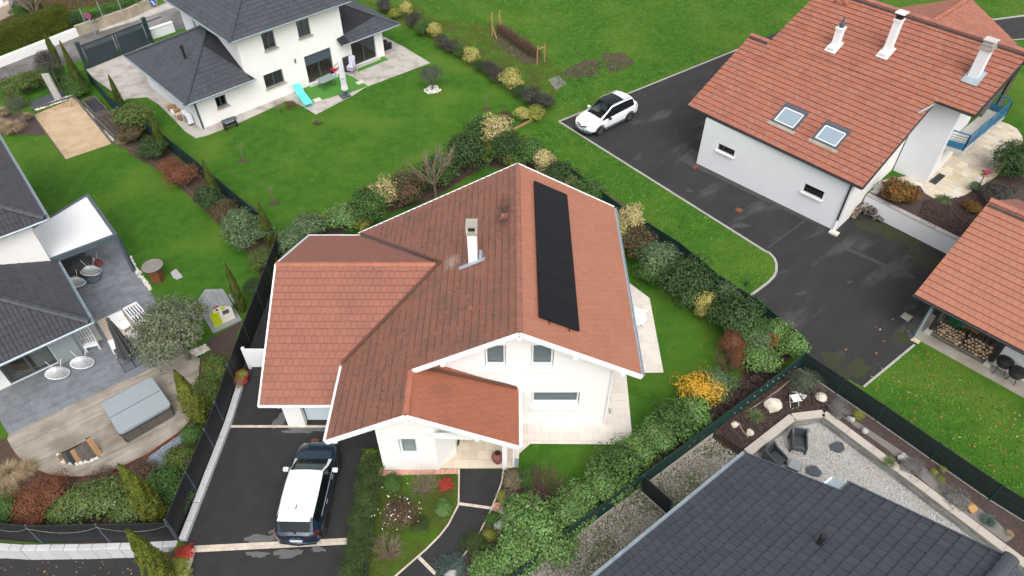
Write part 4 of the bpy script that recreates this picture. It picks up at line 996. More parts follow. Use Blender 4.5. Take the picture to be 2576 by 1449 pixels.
# right wing
ur.slope(o_(11.1, -.7, ez), U.d, U.n, us, [[(0, 0), (5.15, 0), (.65, 4.5), (.65, .7), (0, .6)]], .33, .36, .032, 'slate', gap=.012)
ur.slope(o_(16.25, -.7, ez), U.n, -U.d, us, [[(0, 0), (9.0, 0), (4.5, 4.5)]], .33, .36, .032, 'slate', gap=.012)
uroof = ur.finish()
for p0, p1 in (((-.7, -.7, ez), (3.9, 3.9, ez + us * 4.6)), ((-.7, 8.5, ez), (3.9, 3.9, ez + us * 4.6)), ((A0, B0, mz), (A0 + half, B0 + half, mz + us * half)), ((A1, B0, mz), (A1 - half, B0 + half, mz + us * half)), ((16.25, -.7, ez), (11.75, 3.8, ez + us * 4.5))):
    ridge(o_(*p0), o_(*p1), uroof, 'slate_cap', r=.12, L=.4)
for a, b_ in (((-.7, -.76, ez + .05), (4.25, -.76, ez + .05)), ((-.76, 8.5, ez + .05), (-.76, -.7, ez + .05)), ((A0, B0 - .06, mz + .05), (A1, B0 - .06, mz + .05)), ((A0 - .06, B1, mz + .05), (A0 - .06, B0, mz + .05)), ((11.1, -.76, ez + .05), (16.25, -.76, ez + .05))):
    gutter(uh, o_(*a), o_(*b_), 'zinc', .075)
F0 = Fr(U.p(0, 0), 44.0)
def wr(pts, dz=0): return rect_on(F0, pts)
W1 = wr(c6(600, 200, [(925, 680), (1140, 800)])); W1 = (W1[0], W1[1], .95, 1.72)
W2 = wr(c6(600, 200, [(1655, 320), (2015, 510)])); W2 = (W2[0] + .0, W2[1] - .0, .98, 1.98)
W3 = wr([(778.5, 210)] + c6(1100, 0, [(365, 850), (830, 930), (770, 690)])); W3 = (W3[0], W3[1] - .12, .12, 2.2)
W4 = wr(c6(1100, 0, [(1075, 670), (1150, 960), (1480, 830), (1430, 530)])); W4 = (W4[0], W4[1] - .05, .12, 2.1)
V1 = wr(c3(0, 0, [(1965, 250), (2085, 330)])); V1 = (V1[0], V1[1] - .0, 3.55, 4.72)
V2 = wr(c3(0, 0, [(2230, 160), (2345, 230)])); V2 = (V2[0], V2[1] - .0, 3.55, 4.72)
wall(uh, F0, [(0, 0), (15.02, 0), (15.02, 2.55), (11.75, 2.55), (11.75, 5.35), (3.9, 5.35), (3.9, 2.55), (0, 2.55)], [W1, W2, W3, W4, V1, V2])
for h in (W1, V1, V2): window(uh, F0, h, 'grey_metal', fw=.08, mull=2, sill='concrete', sd=.12)
window(uh, F0, W2, 'grey_metal', fw=.07, mull=2, sill='concrete', sd=.1)
window(uh, F0, W3, 'grey_metal', fw=.07, mull=2, sill=None, shutter=.75, shut_mt='grey_metal')
window(uh, F0, W4, 'grey_metal', fw=.07, mull=2, sill=None, shutter=.15, shut_mt='grey_metal')
wall(uh, Fr(U.p(0, 8), -46), [(0, 0), (8, 0), (8, 2.5), (0, 2.5)], mt='wall_cool_shade', trim=True)
wall(uh, Fr(U.p(3.9, 8.6), -46), [(0, 0), (8.6, 0), (8.6, 5.35), (0, 5.35)], mt='wall_cool_shade', trim=True)
wall(uh, Fr(U.p(11.75, 0), 134), [(0, 0), (8.6, 0), (8.6, 5.35), (0, 5.35)], trim=True)
wall(uh, Fr(U.p(15.02, 0), 134), [(0, 0), (8, 0), (8, 2.5), (0, 2.5)], trim=True)
wall(uh, Fr(U.p(15.02, 8), 224), [(0, 0), (15, 0), (15, 2.5), (0, 2.5)])
obj('floor', MB().box((7.5, 4, .04), (14.4, 7.5, .02), U.m()), 'oak', uh)
obj('downpipe', MB().bar(U.p(.1, -.05, .05), U.p(.05, -.1, 2.3), .1), 'grey_metal', uh)
obj('downpipe', MB().bar(U.p(3.86, 6.2, .05), U.p(3.86, 6.2, 5.1), .12), 'zinc', uh)
obj('doorstep', MB().box(((W3[0] + W3[1]) / 2, -.14, .05), (W3[1] - W3[0] + .2, .3, .1), U.m()), 'conc_light', uh)
obj('doorstep', MB().box(((W4[0] + W4[1]) / 2, -.14, .05), (W4[1] - W4[0] + .2, .3, .1), U.m()), 'conc_light', uh)
wl_ = onwall(F0, *c6(1100, 0, [(230, 915)])[0]); obj('wall_lamp', MB().lathe([(.03, -.16), (.05, -.14), (.05, .14), (.03, .16)], 10, Matrix.Translation(wl_ + F0.n * -.08)), 'grey_metal', uh)
vp = on(*c6(600, 200, [(500, 120)])[0], o_(-.7, 4, ez), (Vector((0, 0, 1)) - U.d * us))
obj('flue_pipe', MB().tube([vp, vp + Vector((0, 0, .75)), vp + Vector((0, 0, .76)), vp + Vector((0, 0, .95))], [.085, .085, .12, .11], 10), 'black', uh, smooth=False)
# ================================================================== RIGHT HOUSE
ra, rb = at(*c3(2688, 0, [(38, 795)])[0], 3.35), at(*c3(2688, 0, [(1355, 1418)])[0], 3.35)
RH = Fr(ra, math.degrees(math.atan2(rb.y - ra.y, rb.x - ra.x)))
rs = .48; LE = (rb - ra).xy.length
rh = thing('house', 'white house with flamed red tile roof, two skylights and blue balcony', 'house', RH.p(5, 5))
rr = Roof(rh, ['joint', 'joint_dark'])
sk = []
for pts in ([(672, 920), (840, 990), (940, 868), (765, 805)], [(980, 1055), (1150, 1132), (1262, 1010), (1070, 940)]):
    c_ = [RH.inv(on(*p, RH.p(0, 0, 3.35), Vector((0, 0, 1)) - RH.n * rs)) for p in c3(2688, 0, pts)]
    sk.append((min(p[0] for p in c_) + .05, max(p[0] for p in c_) - .05, min(p[1] for p in c_) + .05, max(p[1] for p in c_) - .05))
rr.slope(RH.p(0, 0, 3.35), RH.d, RH.n, rs, [[(0, 0), (LE, 0), (LE + .05, 5.85), (0, 5.55)], [(0.02, 0), (0.03, 0), (0.03, 5.5), (0.02, 5.5)], [(1.3, 5.5), (LE + .03, 5.8), (LE + 2.05, 5.85), (13.5, 10.1), (1.6, 10.1)]], .30, .355, .066, 'tile_flamed', gap=.008, bond=0.0)
rr.slope(RH.p(13.5, 19.5, 3.8), -RH.d, -RH.n, rs, [[(0, 0), (11.9, 0), (11.9, 9.4), (0, 9.4)]], .30, .355, .03, 'tile_flamed', bond=0)
# cross gable behind
gzr = 3.35 + rs * 9.0
gA = 7.9
rr.slope(RH.p(gA + 3.6, 9.5, gzr - rs * 3.6), RH.n, -RH.d, rs, [[(0, 0), (7, 0), (7, 3.6), (0, 3.6)]], .30, .355, .035, 'tile_flamed', bond=0)
rr.slope(RH.p(gA - 3.6, 16.5, gzr - rs * 3.6), -RH.n, RH.d, rs, [[(0, 0), (7, 0), (7, 3.6), (0, 3.6)]], .30, .355, .035, 'tile_flamed', bond=0)
rroof = rr.finish()
ridge(RH.p(1.55, 10.1, 3.35 + rs * 10.1), RH.p(13.55, 10.1, 3.35 + rs * 10.1), rroof, 'flame_cap', r=.17, L=.42)
ridge(RH.p(-.0, 5.55, 3.35 + rs * 5.55), RH.p(1.3, 5.55, 3.35 + rs * 5.55), rroof, 'flame_cap', r=.15, L=.42)
ridge(RH.p(gA, 9.9, gzr), RH.p(gA, 16.55, gzr), rroof, 'red_cap', r=.17, L=.42)
b = MB(); b.bar(RH.p(1.55, 9.83, 3.35 + rs * 9.83 + .06), RH.p(13.55, 9.83, 3.35 + rs * 9.83 + .06), .14, .04); b.bar(RH.p(.02, 5.32, 3.35 + rs * 5.32 + .06), RH.p(1.3, 5.32, 3.35 + rs * 5.32 + .06), .14, .04)
obj('ridge_flashing', b, 'slate_cap', rroof)
gutter(rh, RH.p(-.05, -.07, 3.40), RH.p(LE + .03, -.07, 3.40), 'dark_metal', .08)
zst = 3.35 + rs * 5.85
gutter(rh, RH.p(LE + .05, 5.77, zst + .03), RH.p(LE + 2.05, 5.77, zst + .03), 'dark_metal', .08)
b = MB(); b.bar(RH.p(LE + .04, 0, 3.3), RH.p(LE + .06, 5.8, zst - .08), .04, .16); b.bar(RH.p(LE + 2.08, 5.85, zst - .06), RH.p(13.54, 10.1, 3.35 + rs * 10.1 - .06), .04, .16)
obj('verge_board', b, 'dark_metal', rh)
obj('gutter_pipe', MB().tube([RH.p(LE + .1, 5.8, zst - .1), RH.p(LE - .0, 5.3, zst - .2), RH.p(LE - .25, 4.75, 3.35 + rs * 4.75 + .1)], .05, 8), 'zinc', rh)
wa, wb = at(*c3(2688, 0, [(103, 1232)])[0]), at(*c3(2688, 756, [(1150, 295)])[0])
FRH = Fr(wa, math.degrees(math.atan2(wb.y - wa.y, wb.x - wa.x))); LW = (wb - wa).xy.length
h1 = rect_on(FRH, c3(2688, 0, [(265, 1110), (375, 1215)])); h2 = rect_on(FRH, c3(2688, 756, [(905, -10), (1035, 95)]))
h1 = (h1[0], h1[1], 1.55, 2.0); h2 = (h2[0], h2[1], 1.45, 2.0)
wall(rh, FRH, [(0, 0), (LW, 0), (LW, 3.22), (0, 3.22)], [h1, h2], mt='wall_cool_shade')
for h in (h1, h2):
    ww = window(rh, FRH, h, 'dark_metal', fw=.04, mull=1, sill='white', sd=.14)
    b = MB(); n = 9
    for i in range(n): a_ = h[0] + (h[1] - h[0]) * (i + .5) / n; b.tube([FRH.p(a_, .03, h[2]), FRH.p(a_, .03, h[3])], .012, 5)
    obj('window_bars', b, 'black', ww)
FS = Fr(wb, FRH.ang * 180 / math.pi + 90)
zs = lambda b_: 3.2 + rs * b_
wall(rh, FS, [(.253, 0), (9.9, 0), (9.9, zs(9.9)), (.253, zs(0))])
wall(rh, Fr(FRH.p(0, 9.9), FRH.ang * 180 / math.pi - 90), [(0, 0), (9.647, 0), (9.647, zs(0)), (4.4, zs(5.4)), (0, zs(5.4))], mt='wall_cool_shade')
# projecting stair tower on the terrace side
tw0 = at(*c6(3360, 600, [(600, 268)])[0], TZ); tw1 = at(*c6(3360, 600, [(1085, 475)])[0], TZ); tw2 = at(*c6(3360, 600, [(1420, 120)])[0], TZ)
FT = Fr(tw0, math.degrees(math.atan2(tw1.y - tw0.y, tw1.x - tw0.x))); lt = (tw1 - tw0).xy.length
wall(rh, FT, [(0, 0), (lt, 0), (lt, zst - .1), (0, zst - .1)], mt='wall_cool_shade')
FT2 = Fr(tw1, math.degrees(math.atan2(tw2.y - tw1.y, tw2.x - tw1.x))); 
wall(rh, FT2, [(.253, 0), (3.9, 0), (3.9, zst + 1.0), (.253, zst - .1)])
# balcony
bz = 3.35
bp = [at(*p, bz) for p in c6(3360, 300, [(1365, 1045), (1650, 1130), (2290, 600), (2030, 495)])]
bal = thing('balcony', 'concrete balcony slab with blue steel railing on the right house', 'balcony', (bp[0] + bp[2]) / 2)
obj('slab', MB().prism(bp, bz - .22, bz), 'conc_light', bal)
b = MB(); pn = MB(); rp = [bp[0], bp[1], bp[2], bp[3]]
for i in range(3):
    p, q_ = rp[i], rp[i + 1]; d_ = (q_ - p); n = max(1, round(d_.length / 1.3)) 
    for hgt, r_ in ((1.0, .035), (.8, .014), (.65, .014), (.5, .014)): b.bar(p + Vector((0, 0, hgt)), q_ + Vector((0, 0, hgt)), r_ * 1.6)
    for j in range(n + 1): c = p + d_ * j / n; b.bar(c, c + Vector((0, 0, 1.0)), .045)
    pn.bar(p + Vector((0, 0, .24)), q_ + Vector((0, 0, .24)), .02, .36)
obj('railing', b, 'blue_rail', bal); obj('railing_panel', pn, 'blue_rail', bal)
b = MB(); pp = on(*c6(3360, 0, [(2500, 960)])[0], RH.p(13.2, 6, 0), Vector((RH.d.x, RH.d.y, 0)))
k1, k2 = at(*c6(3360, 300, [(2200, 400)])[0], 2.2), at(*c6(3360, 0, [(2470, 1000)])[0], 7.0)
b.bar((k1.x, k1.y, 1), (k1.x, k1.y, 6.6), .2); b.bar((k1.x, k1.y, 5.0), RH.p(13.3, 7.2, 5.6), .16); b.bar((k1.x, k1.y, 6.6), RH.p(13.3, 9.9, 7.6), .2)
obj('timber_brace', b, 'wood_old', rh)
# roof furniture
def rroofz(a, b_): return 3.35 + rs * b_
for i, (pts, hh, kind) in enumerate((((1110, 395), 1.15, 0), ((1500, 440), 1.95, 1), ((2130, 655), 1.55, 2))):
    base = on(*c3(2688, 0, [pts])[0], RH.p(0, 0, 3.35), Vector((0, 0, 1)) - RH.n * rs); a_, b_ = RH.inv(base); b_ += .45 if kind != 2 else .75; z_ = rroofz(a_, b_)
    m = RH.m(a_, b_, z_); sz = (.36, .42) if kind != 2 else (.5, .5)
    ch = obj('chimney', MB().box((0, 0, hh / 2 - .3), (sz[0], sz[1], hh + .6), m), 'white' if kind != 2 else 'wall_cool_shade', rh, label=['short white chimney with a dark flue on the right house', 'tall white chimney with a white plate cap on the right house', 'white chimney with grey stepped cap near the balcony'][i])
    tilt = m @ Matrix.Rotation(math.atan(rs), 4, 'X')
    obj('flashing', MB().box((0, -.1, .085), (sz[0] + .3, sz[1] + .5, .03), tilt).box((0, -.34, .16), (sz[0] + .12, .3, .25), tilt, top=.7) if kind != 2 else MB().box((.05, -.12, .085), (sz[0] + .34, sz[1] + .55, .03), tilt), 'white' if kind != 2 else 'zinc', ch)
    if kind == 0: obj('collar', MB().box((0, 0, hh - .05), (.44, .5, .12), m), 'white', ch); obj('flue', MB().lathe([(.14, hh), (.14, hh + .14), (.18, hh + .16), (.16, hh + .26), (.05, hh + .3), (.05, hh + .55), (.03, hh + .56)], 12, m), 'grey_metal', ch)
    if kind == 1:
        obj('collar', MB().box((0, 0, hh - .06), (.44, .5, .12), m), 'white', ch); obj('flue', MB().box((0, 0, hh + .12), (.34, .4, .26), m), 'black', ch); obj('chimney_cap', MB().box((0, 0, hh + .32), (.54, .6, .04), m), 'white', ch)
    if kind == 2:
        obj('collar', MB().box((0, 0, hh + .03), (.68, .68, .07), m).box((0, 0, hh + .12), (.6, .58, .1), m), 'concrete', ch); obj('flue', MB().box((0, 0, hh + .28), (.44, .42, .2), m).box((0, 0, hh + .25), (.54, .52, .06), m), 'conc_light', ch); obj('chimney_cap', MB().box((0, 0, hh + .44), (.62, .6, .05), m), 'conc_light', ch)
for i, h in enumerate(sk):
    a_, b_ = (h[0] + h[1]) / 2, (h[2] + h[3]) / 2; kk = math.sqrt(1 + rs * rs); m = RH.m(a_, b_, rroofz(a_, b_) + .05) @ Matrix.Rotation(math.atan(rs), 4, 'X')
    W_, H_ = h[1] - h[0], (h[3] - h[2]) * kk
    b = MB()
    for sx in (-1, 1): b.box((sx * (W_ / 2), 0, .03), (.1, H_ + .16, .12), m)
    b.box((0, H_ / 2 + .02, .05), (W_ + .1, .2, .14), m); b.box((0, -H_ / 2 - .01, .02), (W_ + .1, .1, .1), m)
    s_ = obj('skylight', b, 'grey_metal', rh, label=['upper left skylight in the flamed tile roof', 'lower right skylight in the flamed tile roof'][i])
    fb = MB()
    for sx in (-1, 1): fb.box((sx * (W_ / 2 - .09), -.03, .02), (.07, H_ - .16, .06), m)
    for sy in (-1, 1): fb.box((0, sy * (H_ / 2 - .1) - .03, .02), (W_ - .26, .07, .06), m)
    obj('sash', fb, 'frame_white', s_); obj('pane', MB().box((0, -.03, .02), (W_ - .2, H_ - .2, .02), m), mat('skylight_glass', (.24, .30, .35), .18, spec=.5), s_)
    obj('flashing', MB().box((0, -H_ / 2 - .17, .01), (W_ + .34, .22, .03), m), 'concrete', s_)
for p in ((1160, 22), (1225, 42)):
    base = on(*c3(2688, 0, [p])[0], RH.p(0, 0, 3.35), Vector((0, 0, 1)) - RH.n * rs); obj('roof_vent', MB().lathe([(.1, 0), (.1, .16), (.16, .18), (.14, .24), (.03, .26)], 10, Matrix.Translation(base)), 'red_cap', rh)
dp = FRH.p(LW - .1, -.06); obj('downpipe', MB().tube([dp + Vector((0, 0, .05)), dp + Vector((0, 0, .75))], .055, 8).tube([dp + Vector((0, 0, .74)), dp + Vector((0, 0, 3.2))], .05, 8, mi=1), ['white', 'dark_metal'], rh)
obj('drain_block', MB().box((LW + .05, -.25, .06), (.5, .35, .1), FRH.m()), 'travertine', rh)
# ================================================================== LOWER LEFT HOUSE
BL = Fr((-18.62, 21.34), 40.0)
bh = thing('house', 'white villa with dark wavy tile roofs beside the grey terrace', 'house', BL.p(-4, 4))
br = Roof(bh, ['joint_dark', 'white']); bs = .45; bez = 2.4
wave = [(0, 0), (.12, .022), (.25, .03), (.38, .022), (.5, 0), (.62, .022), (.75, .03), (.88, .022), (1, 0)]
br.slope(BL.p(-9, 0, bez), BL.d, BL.n, bs, [[(0, 0), (9, 0), (4, 5), (0, 5)]], .36, .36, .03, 'slate_purple', bond=0, prof=wave, gap=.004)
br.slope(BL.p(0, 0, bez), BL.n, -BL.d, bs, [[(0, 0), (5.3, 0), (5.3, 5), (5, 5)]], .36, .36, .03, 'slate_purple', bond=0, prof=wave, gap=.004)
uz = 5.0
br.slope(BL.p(-9, 4.8, uz), BL.d, BL.n, .42, [[(0, 0), (9.55, 0), (4.55, 5), (0, 5)]], .36, .36, .03, 'slate_purple', bond=0, prof=wave, gap=.004)
br.slope(BL.p(.55, 4.8, uz), BL.n, -BL.d, .42, [[(0, 0), (12, 0), (7, 5), (5, 5)]], .36, .36, .03, 'slate_purple', bond=0, prof=wave, gap=.004)
broof = br.finish()
ridge(BL.p(-.05, .05, bez + .03), BL.p(-5, 5, bez + bs * 5 + .03), broof, 'slate_cap', r=.15, L=.42)
ridge(BL.p(.5, 4.85, uz + .03), BL.p(-4.45, 9.8, uz + .42 * 5 + .03), broof, 'slate_cap', r=.15, L=.42)
gutter(bh, BL.p(-9, -.06, bez + .04), BL.p(.06, -.06, bez + .04), 'zinc', .08); gutter(bh, BL.p(.06, -.06, bez + .04), BL.p(.06, 5.25, bez + .04), 'zinc', .08)
gutter(bh, BL.p(-9, 4.74, uz + .04), BL.p(.61, 4.74, uz + .04), 'zinc', .08); gutter(bh, BL.p(.61, 4.74, uz + .04), BL.p(.61, 16.8, uz + .04), 'zinc', .08)
FBL = Fr(BL.p(-9, 1.22), 40.0)
fd = [FBL.inv(at(*p))[0] for p in ((0, 975), (149, 914))]
dr = (5.0, fd[1], .06, 2.1)
wall(bh, FBL, [(0, 0), (8.12, 0), (8.12, 2.6), (0, 2.6)], [dr])
dw = window(bh, FBL, dr, 'grey_metal', fw=.09, mull=2, sill=None, depth=.1)
def drape(b, F, a0, a1, y, z0, z1, n=16):
    V = []; 
    for i in range(n + 1): a = a0 + (a1 - a0) * i / n; V += [F.p(a, y + (.05 if i % 2 else -.05), z0), F.p(a, y + (.05 if i % 2 else -.05), z1)]
    b.mesh(V, [(2 * i, 2 * i + 2, 2 * i + 3, 2 * i + 1) for i in range(n)])
b = MB(); drape(b, FBL, dr[1] - .8, dr[1] - .1, .2, .08, 2.1); drape(b, FBL, dr[1] - 3.0, dr[1] - 2.1, .2, .08, 2.1, 20); obj('curtain', b, 'curtain', bh)
obj('floor', MB().box((5, 2.2, .03), (8, 4, .03), FBL.m()), 'conc_light', bh)
wall(bh, Fr(FBL.p(8.12, 0), 130), [(.253, 0), (4.06, 0), (4.06, 2.55), (.253, 2.55)])
wall(bh, Fr(BL.p(-9, 5.3), 40), [(0, 0), (8.8, 0), (8.8, 4.95), (0, 4.95)])
wall(bh, Fr(BL.p(-.2, 5.3), 130), [(.253, 0), (11, 0), (11, 4.95), (.253, 4.95)])
obj('downpipe', MB().bar(at(216, 889), at(216, 889) + Vector((-.0, .0, 2.3)), .1), 'zinc', bh)
s0, s1 = at(155, 920), at(212, 894)
FSs = Fr(s0, math.degrees(math.atan2(s1.y - s0.y, s1.x - s0.x))); obj('sun_screen', MB().box(((s1 - s0).length / 2, 0, 1.12), ((s1 - s0).length, .02, 2.1), FSs.m()), 'cover', bh, label='grey fabric screen hanging beside the glass door')
# interior seats behind the glass
obj('round_sofa', MB().lathe([(.75, .05), (.8, .4), (.7, .45), (.6, .3), (.1, .3)], 20, FBL.m(6.0, 1.2)), 'oak', bh, smooth=False)
# pergola
pg = [at(*p, 2.5) for p in ((74, 578), (220, 490), (291, 590), (122, 654))]
pe = thing('pergola', 'anthracite pergola with white louvred roof by the wavy tiled house', 'pergola', (pg[2].x, pg[2].y, 0))
b = MB()
for i in range(4): b.bar(pg[i] - Vector((0, 0, .1 + .004 * (i % 2))), pg[(i + 1) % 4] - Vector((0, 0, .1 + .004 * (i % 2))), .16, .26)
obj('beam', b, 'grey_metal', pe)
for k in (pg[2], pg[1].lerp(pg[0], .3)): obj('post', MB().bar((k.x, k.y, 0), (k.x, k.y, 2.28), .16), 'grey_metal', pe)
n = 30
for i in range(n):
    t = (i + .5) / n; p = pg[0].lerp(pg[3], t); q_ = pg[1].lerp(pg[2], t); d_ = (q_ - p).normalized(); w_ = (pg[3] - pg[0]).length / n
    obj('louvre', MB().bar(p + d_ * .1 + Vector((0, 0, -.02)), q_ - d_ * .1 + Vector((0, 0, -.02)), w_ * .998, .02, up=(0, .04, 1)), 'white', pe)
# ================================================================== RIGHT EDGE: OPEN WOOD SHED / CARPORT
g0, g1 = at(2300, 741, 2.4), at(*c6(3360, 1100, [(2576, 1090)])[0], 2.4)
GR = Fr(g0, math.degrees(math.atan2(g1.y - g0.y, g1.x - g0.x)))
gh = thing('shed', 'open wood shed with plain orange tile roof over stacked firewood', 'shed', GR.p(3, 2))
gr = Roof(gh, ['joint', 'joint_dark']); gs = .42
gr.slope(GR.p(0, 0, 2.4), GR.d, GR.n, gs, [[(0, 0), (9, 0), (9, 5.72), (.1, 5.72)]], .29, .345, .06, 'tile_plain', bond=.5, gap=.01)
gr.slope(GR.p(9, 9.8, 2.4 + gs * 5.72 - gs * 4.08), -GR.d, -GR.n, gs, [[(0, 0), (8.3, 0), (8.95, 4.08), (0, 4.08)]], .18, .14, .006, 'shingle', gap=.006)
groof = gr.finish()
ridge(GR.p(.1, 5.75, 2.4 + gs * 5.75), GR.p(8, 5.75, 2.4 + gs * 5.75), groof, 'flame_cap', r=.17, L=.42)
obj('ridge_flashing', MB().bar(GR.p(.15, 5.46, 2.4 + gs * 5.46 + .06), GR.p(8, 5.46, 2.4 + gs * 5.46 + .06), .14, .04), 'slate_cap', groof)
gutter(gh, GR.p(-.05, -.07, 2.44), GR.p(9, -.07, 2.44), 'dark_metal', .085)
sl_ = [at(*p) for p in c6(3360, 1100, [(1040, 915), (905, 868)])]
obj('floor_slab', MB().prism([GR.p(.84, .17), GR.p(9, .17), GR.p(9, 5), GR.p(.84, 5)], 0, .05), 'concrete', gh)
pp = at(*c6(3360, 1100, [(930, 855)])[0])
obj('post', MB().bar((pp.x, pp.y, .05), (pp.x + .05, pp.y + .05, 2.35), .1), 'zinc', gh)
wall(gh, Fr(GR.p(.9, 3.0), GR.ang * 180 / math.pi), [(0, .05), (8, .05), (8, 3.4), (0, 3.4)], mt='wall_cool_shade')
wall(gh, Fr(GR.p(4.1, 1.1), GR.ang * 180 / math.pi), [(0, .05), (4, .05), (4, 2.6), (0, 2.6)], mt='wall_cool_shade')
for a_ in (1.2, 3.95):
    obj('timber_post', MB().bar(GR.p(a_, 1.0, .2), GR.p(a_, 1.0, 2.6), .1), 'dark_metal', gh)
    obj('footing', MB().box((a_, .92, .13), (.3, .3, .2), GR.m(), top=.9), 'conc_light', gh)
# ================================================================== LOWER RIGHT HOUSE (dark roof)
la, lb = at(1876, 1143, 2.7), at(1505, 1449, 2.7)
LR = Fr(la, math.degrees(math.atan2(lb.y - la.y, lb.x - la.x)))
lh = thing('house', 'house under a large dark tile roof beside the gravel court', 'house', LR.p(3, 4))
lr = Roof(lh, ['joint_dark', 'grey_metal']); ls = .52
n1 = [LR.inv(on(*p, la, Vector((0, 0, 1)) - LR.n * ls)) for p in c6(3000, 1890, [(640, 0), (1105, 215), (1230, 80)])]
kx = -.32
def edge(b_): return -.0 + kx * b_ / 7.6
st = n1[1][1]; off = n1[2][0] - n1[1][0]
lr.slope(LR.p(0, 0, 2.7), LR.d, LR.n, ls, [[(edge(0), 0), (9.5, 0), (9.5, st), (edge(st), st)], [(edge(st) + off, st), (9.5, st), (9.5, 7.6), (edge(7.6) + .0, 7.6)]], .29, .385, .045, 'slate_black', bond=.5, gap=.014)
lr.slope(LR.p(9.5, 14, 2.7 + ls * 7.6 - ls * 6.4), -LR.d, -LR.n, ls, [[(0, 0), (9.9, 0), (9.9, 6.4), (0, 6.4)]], .29, .385, .028, 'slate_black', bond=.5)
lroof = lr.finish()
ridge(LR.p(-.4, 7.6, 2.7 + ls * 7.6), LR.p(5, 7.6, 2.7 + ls * 7.6), lroof, 'slate_cap', r=.19, L=.45)
gutter(lh, LR.p(9, -.08, 2.74), LR.p(-.05, -.08, 2.74), 'zinc', .085)
b = MB(); b.bar(LR.p(edge(0) - .03, 0, 2.68), LR.p(edge(st) - .03, st, 2.68 + ls * st), .05, .16); b.bar(LR.p(edge(st) + off - .03, st, 2.68 + ls * st), LR.p(edge(7.6) - .03, 7.6, 2.68 + ls * 7.6), .05, .16); b.bar(LR.p(edge(st), st, 2.7 + ls * st + .02), LR.p(edge(st) + off, st + .02, 2.7 + ls * st + .02), .06, .1)
obj('verge_board', b, 'grey_metal', lh)
FLR = Fr(LR.p(.3, .5), LR.ang * 180 / math.pi)
wall(lh, Fr(LR.p(.35, 7.6), LR.ang * 180 / math.pi - 90), [(0, 0), (7.1, 0), (7.1, 2.7 + ls * .5 - .2), (0, 2.7 + ls * 7.6 - .2)])
wall(lh, FLR, [(0, 0), (9, 0), (9, 2.8), (0, 2.8)])
vb = on(*c6(3000, 1890, [(860, 960)])[0], la, Vector((0, 0, 1)) - LR.n * ls)
obj('flue_pipe', MB().tube([vb - Vector((0, 0, .1)), vb + Vector((0, 0, .3)), vb + Vector((0, 0, .31)), vb + Vector((0, 0, .5)), vb + Vector((0, 0, .55))], [.085, .085, .1, .105, .07], 12), 'black', lh)
aw = [at(*p, 1.9) for p in c6(3000, 1890, [(890, 100), (1050, -30), (1200, 0), (1390, 140)])]
obj('porch_canopy', MB().prism(aw + [aw[3] + (aw[0] - aw[3]) * 0 - LR.d * -.9, aw[0] - LR.d * -.9], 1.84, 1.9), 'zinc', lh)
obj('canopy_bar', MB().bar(aw[0] + Vector((0, 0, .03)), aw[1] + Vector((0, 0, .03)), .07), 'white', lh)
# ================================================================== PLANTS
G = np.random.default_rng
def unit(g, n):
    v = g.normal(size=(n, 3)); return v / np.linalg.norm(v, axis=1, keepdims=True)
def leaves(c, nrm, ln, wd, g, tang=None):
    """a four-cornered leaf at every point of c"""
    n = len(c); nrm = nrm / np.linalg.norm(nrm, axis=1, keepdims=True)
    t = unit(g, n) if tang is None else tang
    t = t - nrm * (t * nrm).sum(1, keepdims=True); t /= np.linalg.norm(t, axis=1, keepdims=True) + 1e-9
    b = np.cross(nrm, t); L = (ln * g.uniform(.7, 1.25, (n, 1))) / 2; W = (wd * g.uniform(.75, 1.2, (n, 1))) / 2
    V = np.stack([c - t * L, c + b * W + t * L * .1 - nrm * L * .12, c + t * L - nrm * L * .1, c - b * W + t * L * .1 - nrm * L * .12], 1).reshape(-1, 3)
    return V, np.arange(n * 4).reshape(n, 4)
def crown(seed, mt, h=1.7, n=4300, leaf=(.10, .056), clumps=24, jag=.3, lift=.0, up=.5, core=.25, name='crown'):
    g = G(seed); hz_ = (h - lift) / 2
    cc = unit(g, clumps); cc[:, 2] = np.abs(cc[:, 2]) * 1.15 - .35; cr_ = g.uniform(.28, .46, clumps)
    cen = cc * np.array([.72, .72, hz_ * .76]) * g.uniform(1 - jag, 1.08, (clumps, 1)) + np.array([0, 0, lift + hz_])
    k = g.integers(0, clumps, n); d = unit(g, n); rad = cr_[k] * (.55 + .5 * g.random(n) ** .5)
    p = cen[k] + d * rad[:, None] * np.array([1, 1, max(.7, hz_ * .8)])
    q = g.random(n) < core; p[q] = (unit(g, q.sum()) * g.random((q.sum(), 1)) ** .4) * np.array([.62, .62, hz_ * .75]) + np.array([0, 0, lift + hz_])
    p[:, 2] = np.where(p[:, 2] < .03, .03 + g.random(n) * .15, p[:, 2])
    out = p - np.array([0, 0, lift + hz_ * .8]); out /= np.linalg.norm(out, axis=1, keepdims=True) + 1e-9
    nr = d * .6 + out * .7 + np.array([0, 0, up]) + g.normal(size=(n, 3)) * .45
    V, F = leaves(p, nr, leaf[0], leaf[1], g)
    return np_mesh(name, V, F, mt)
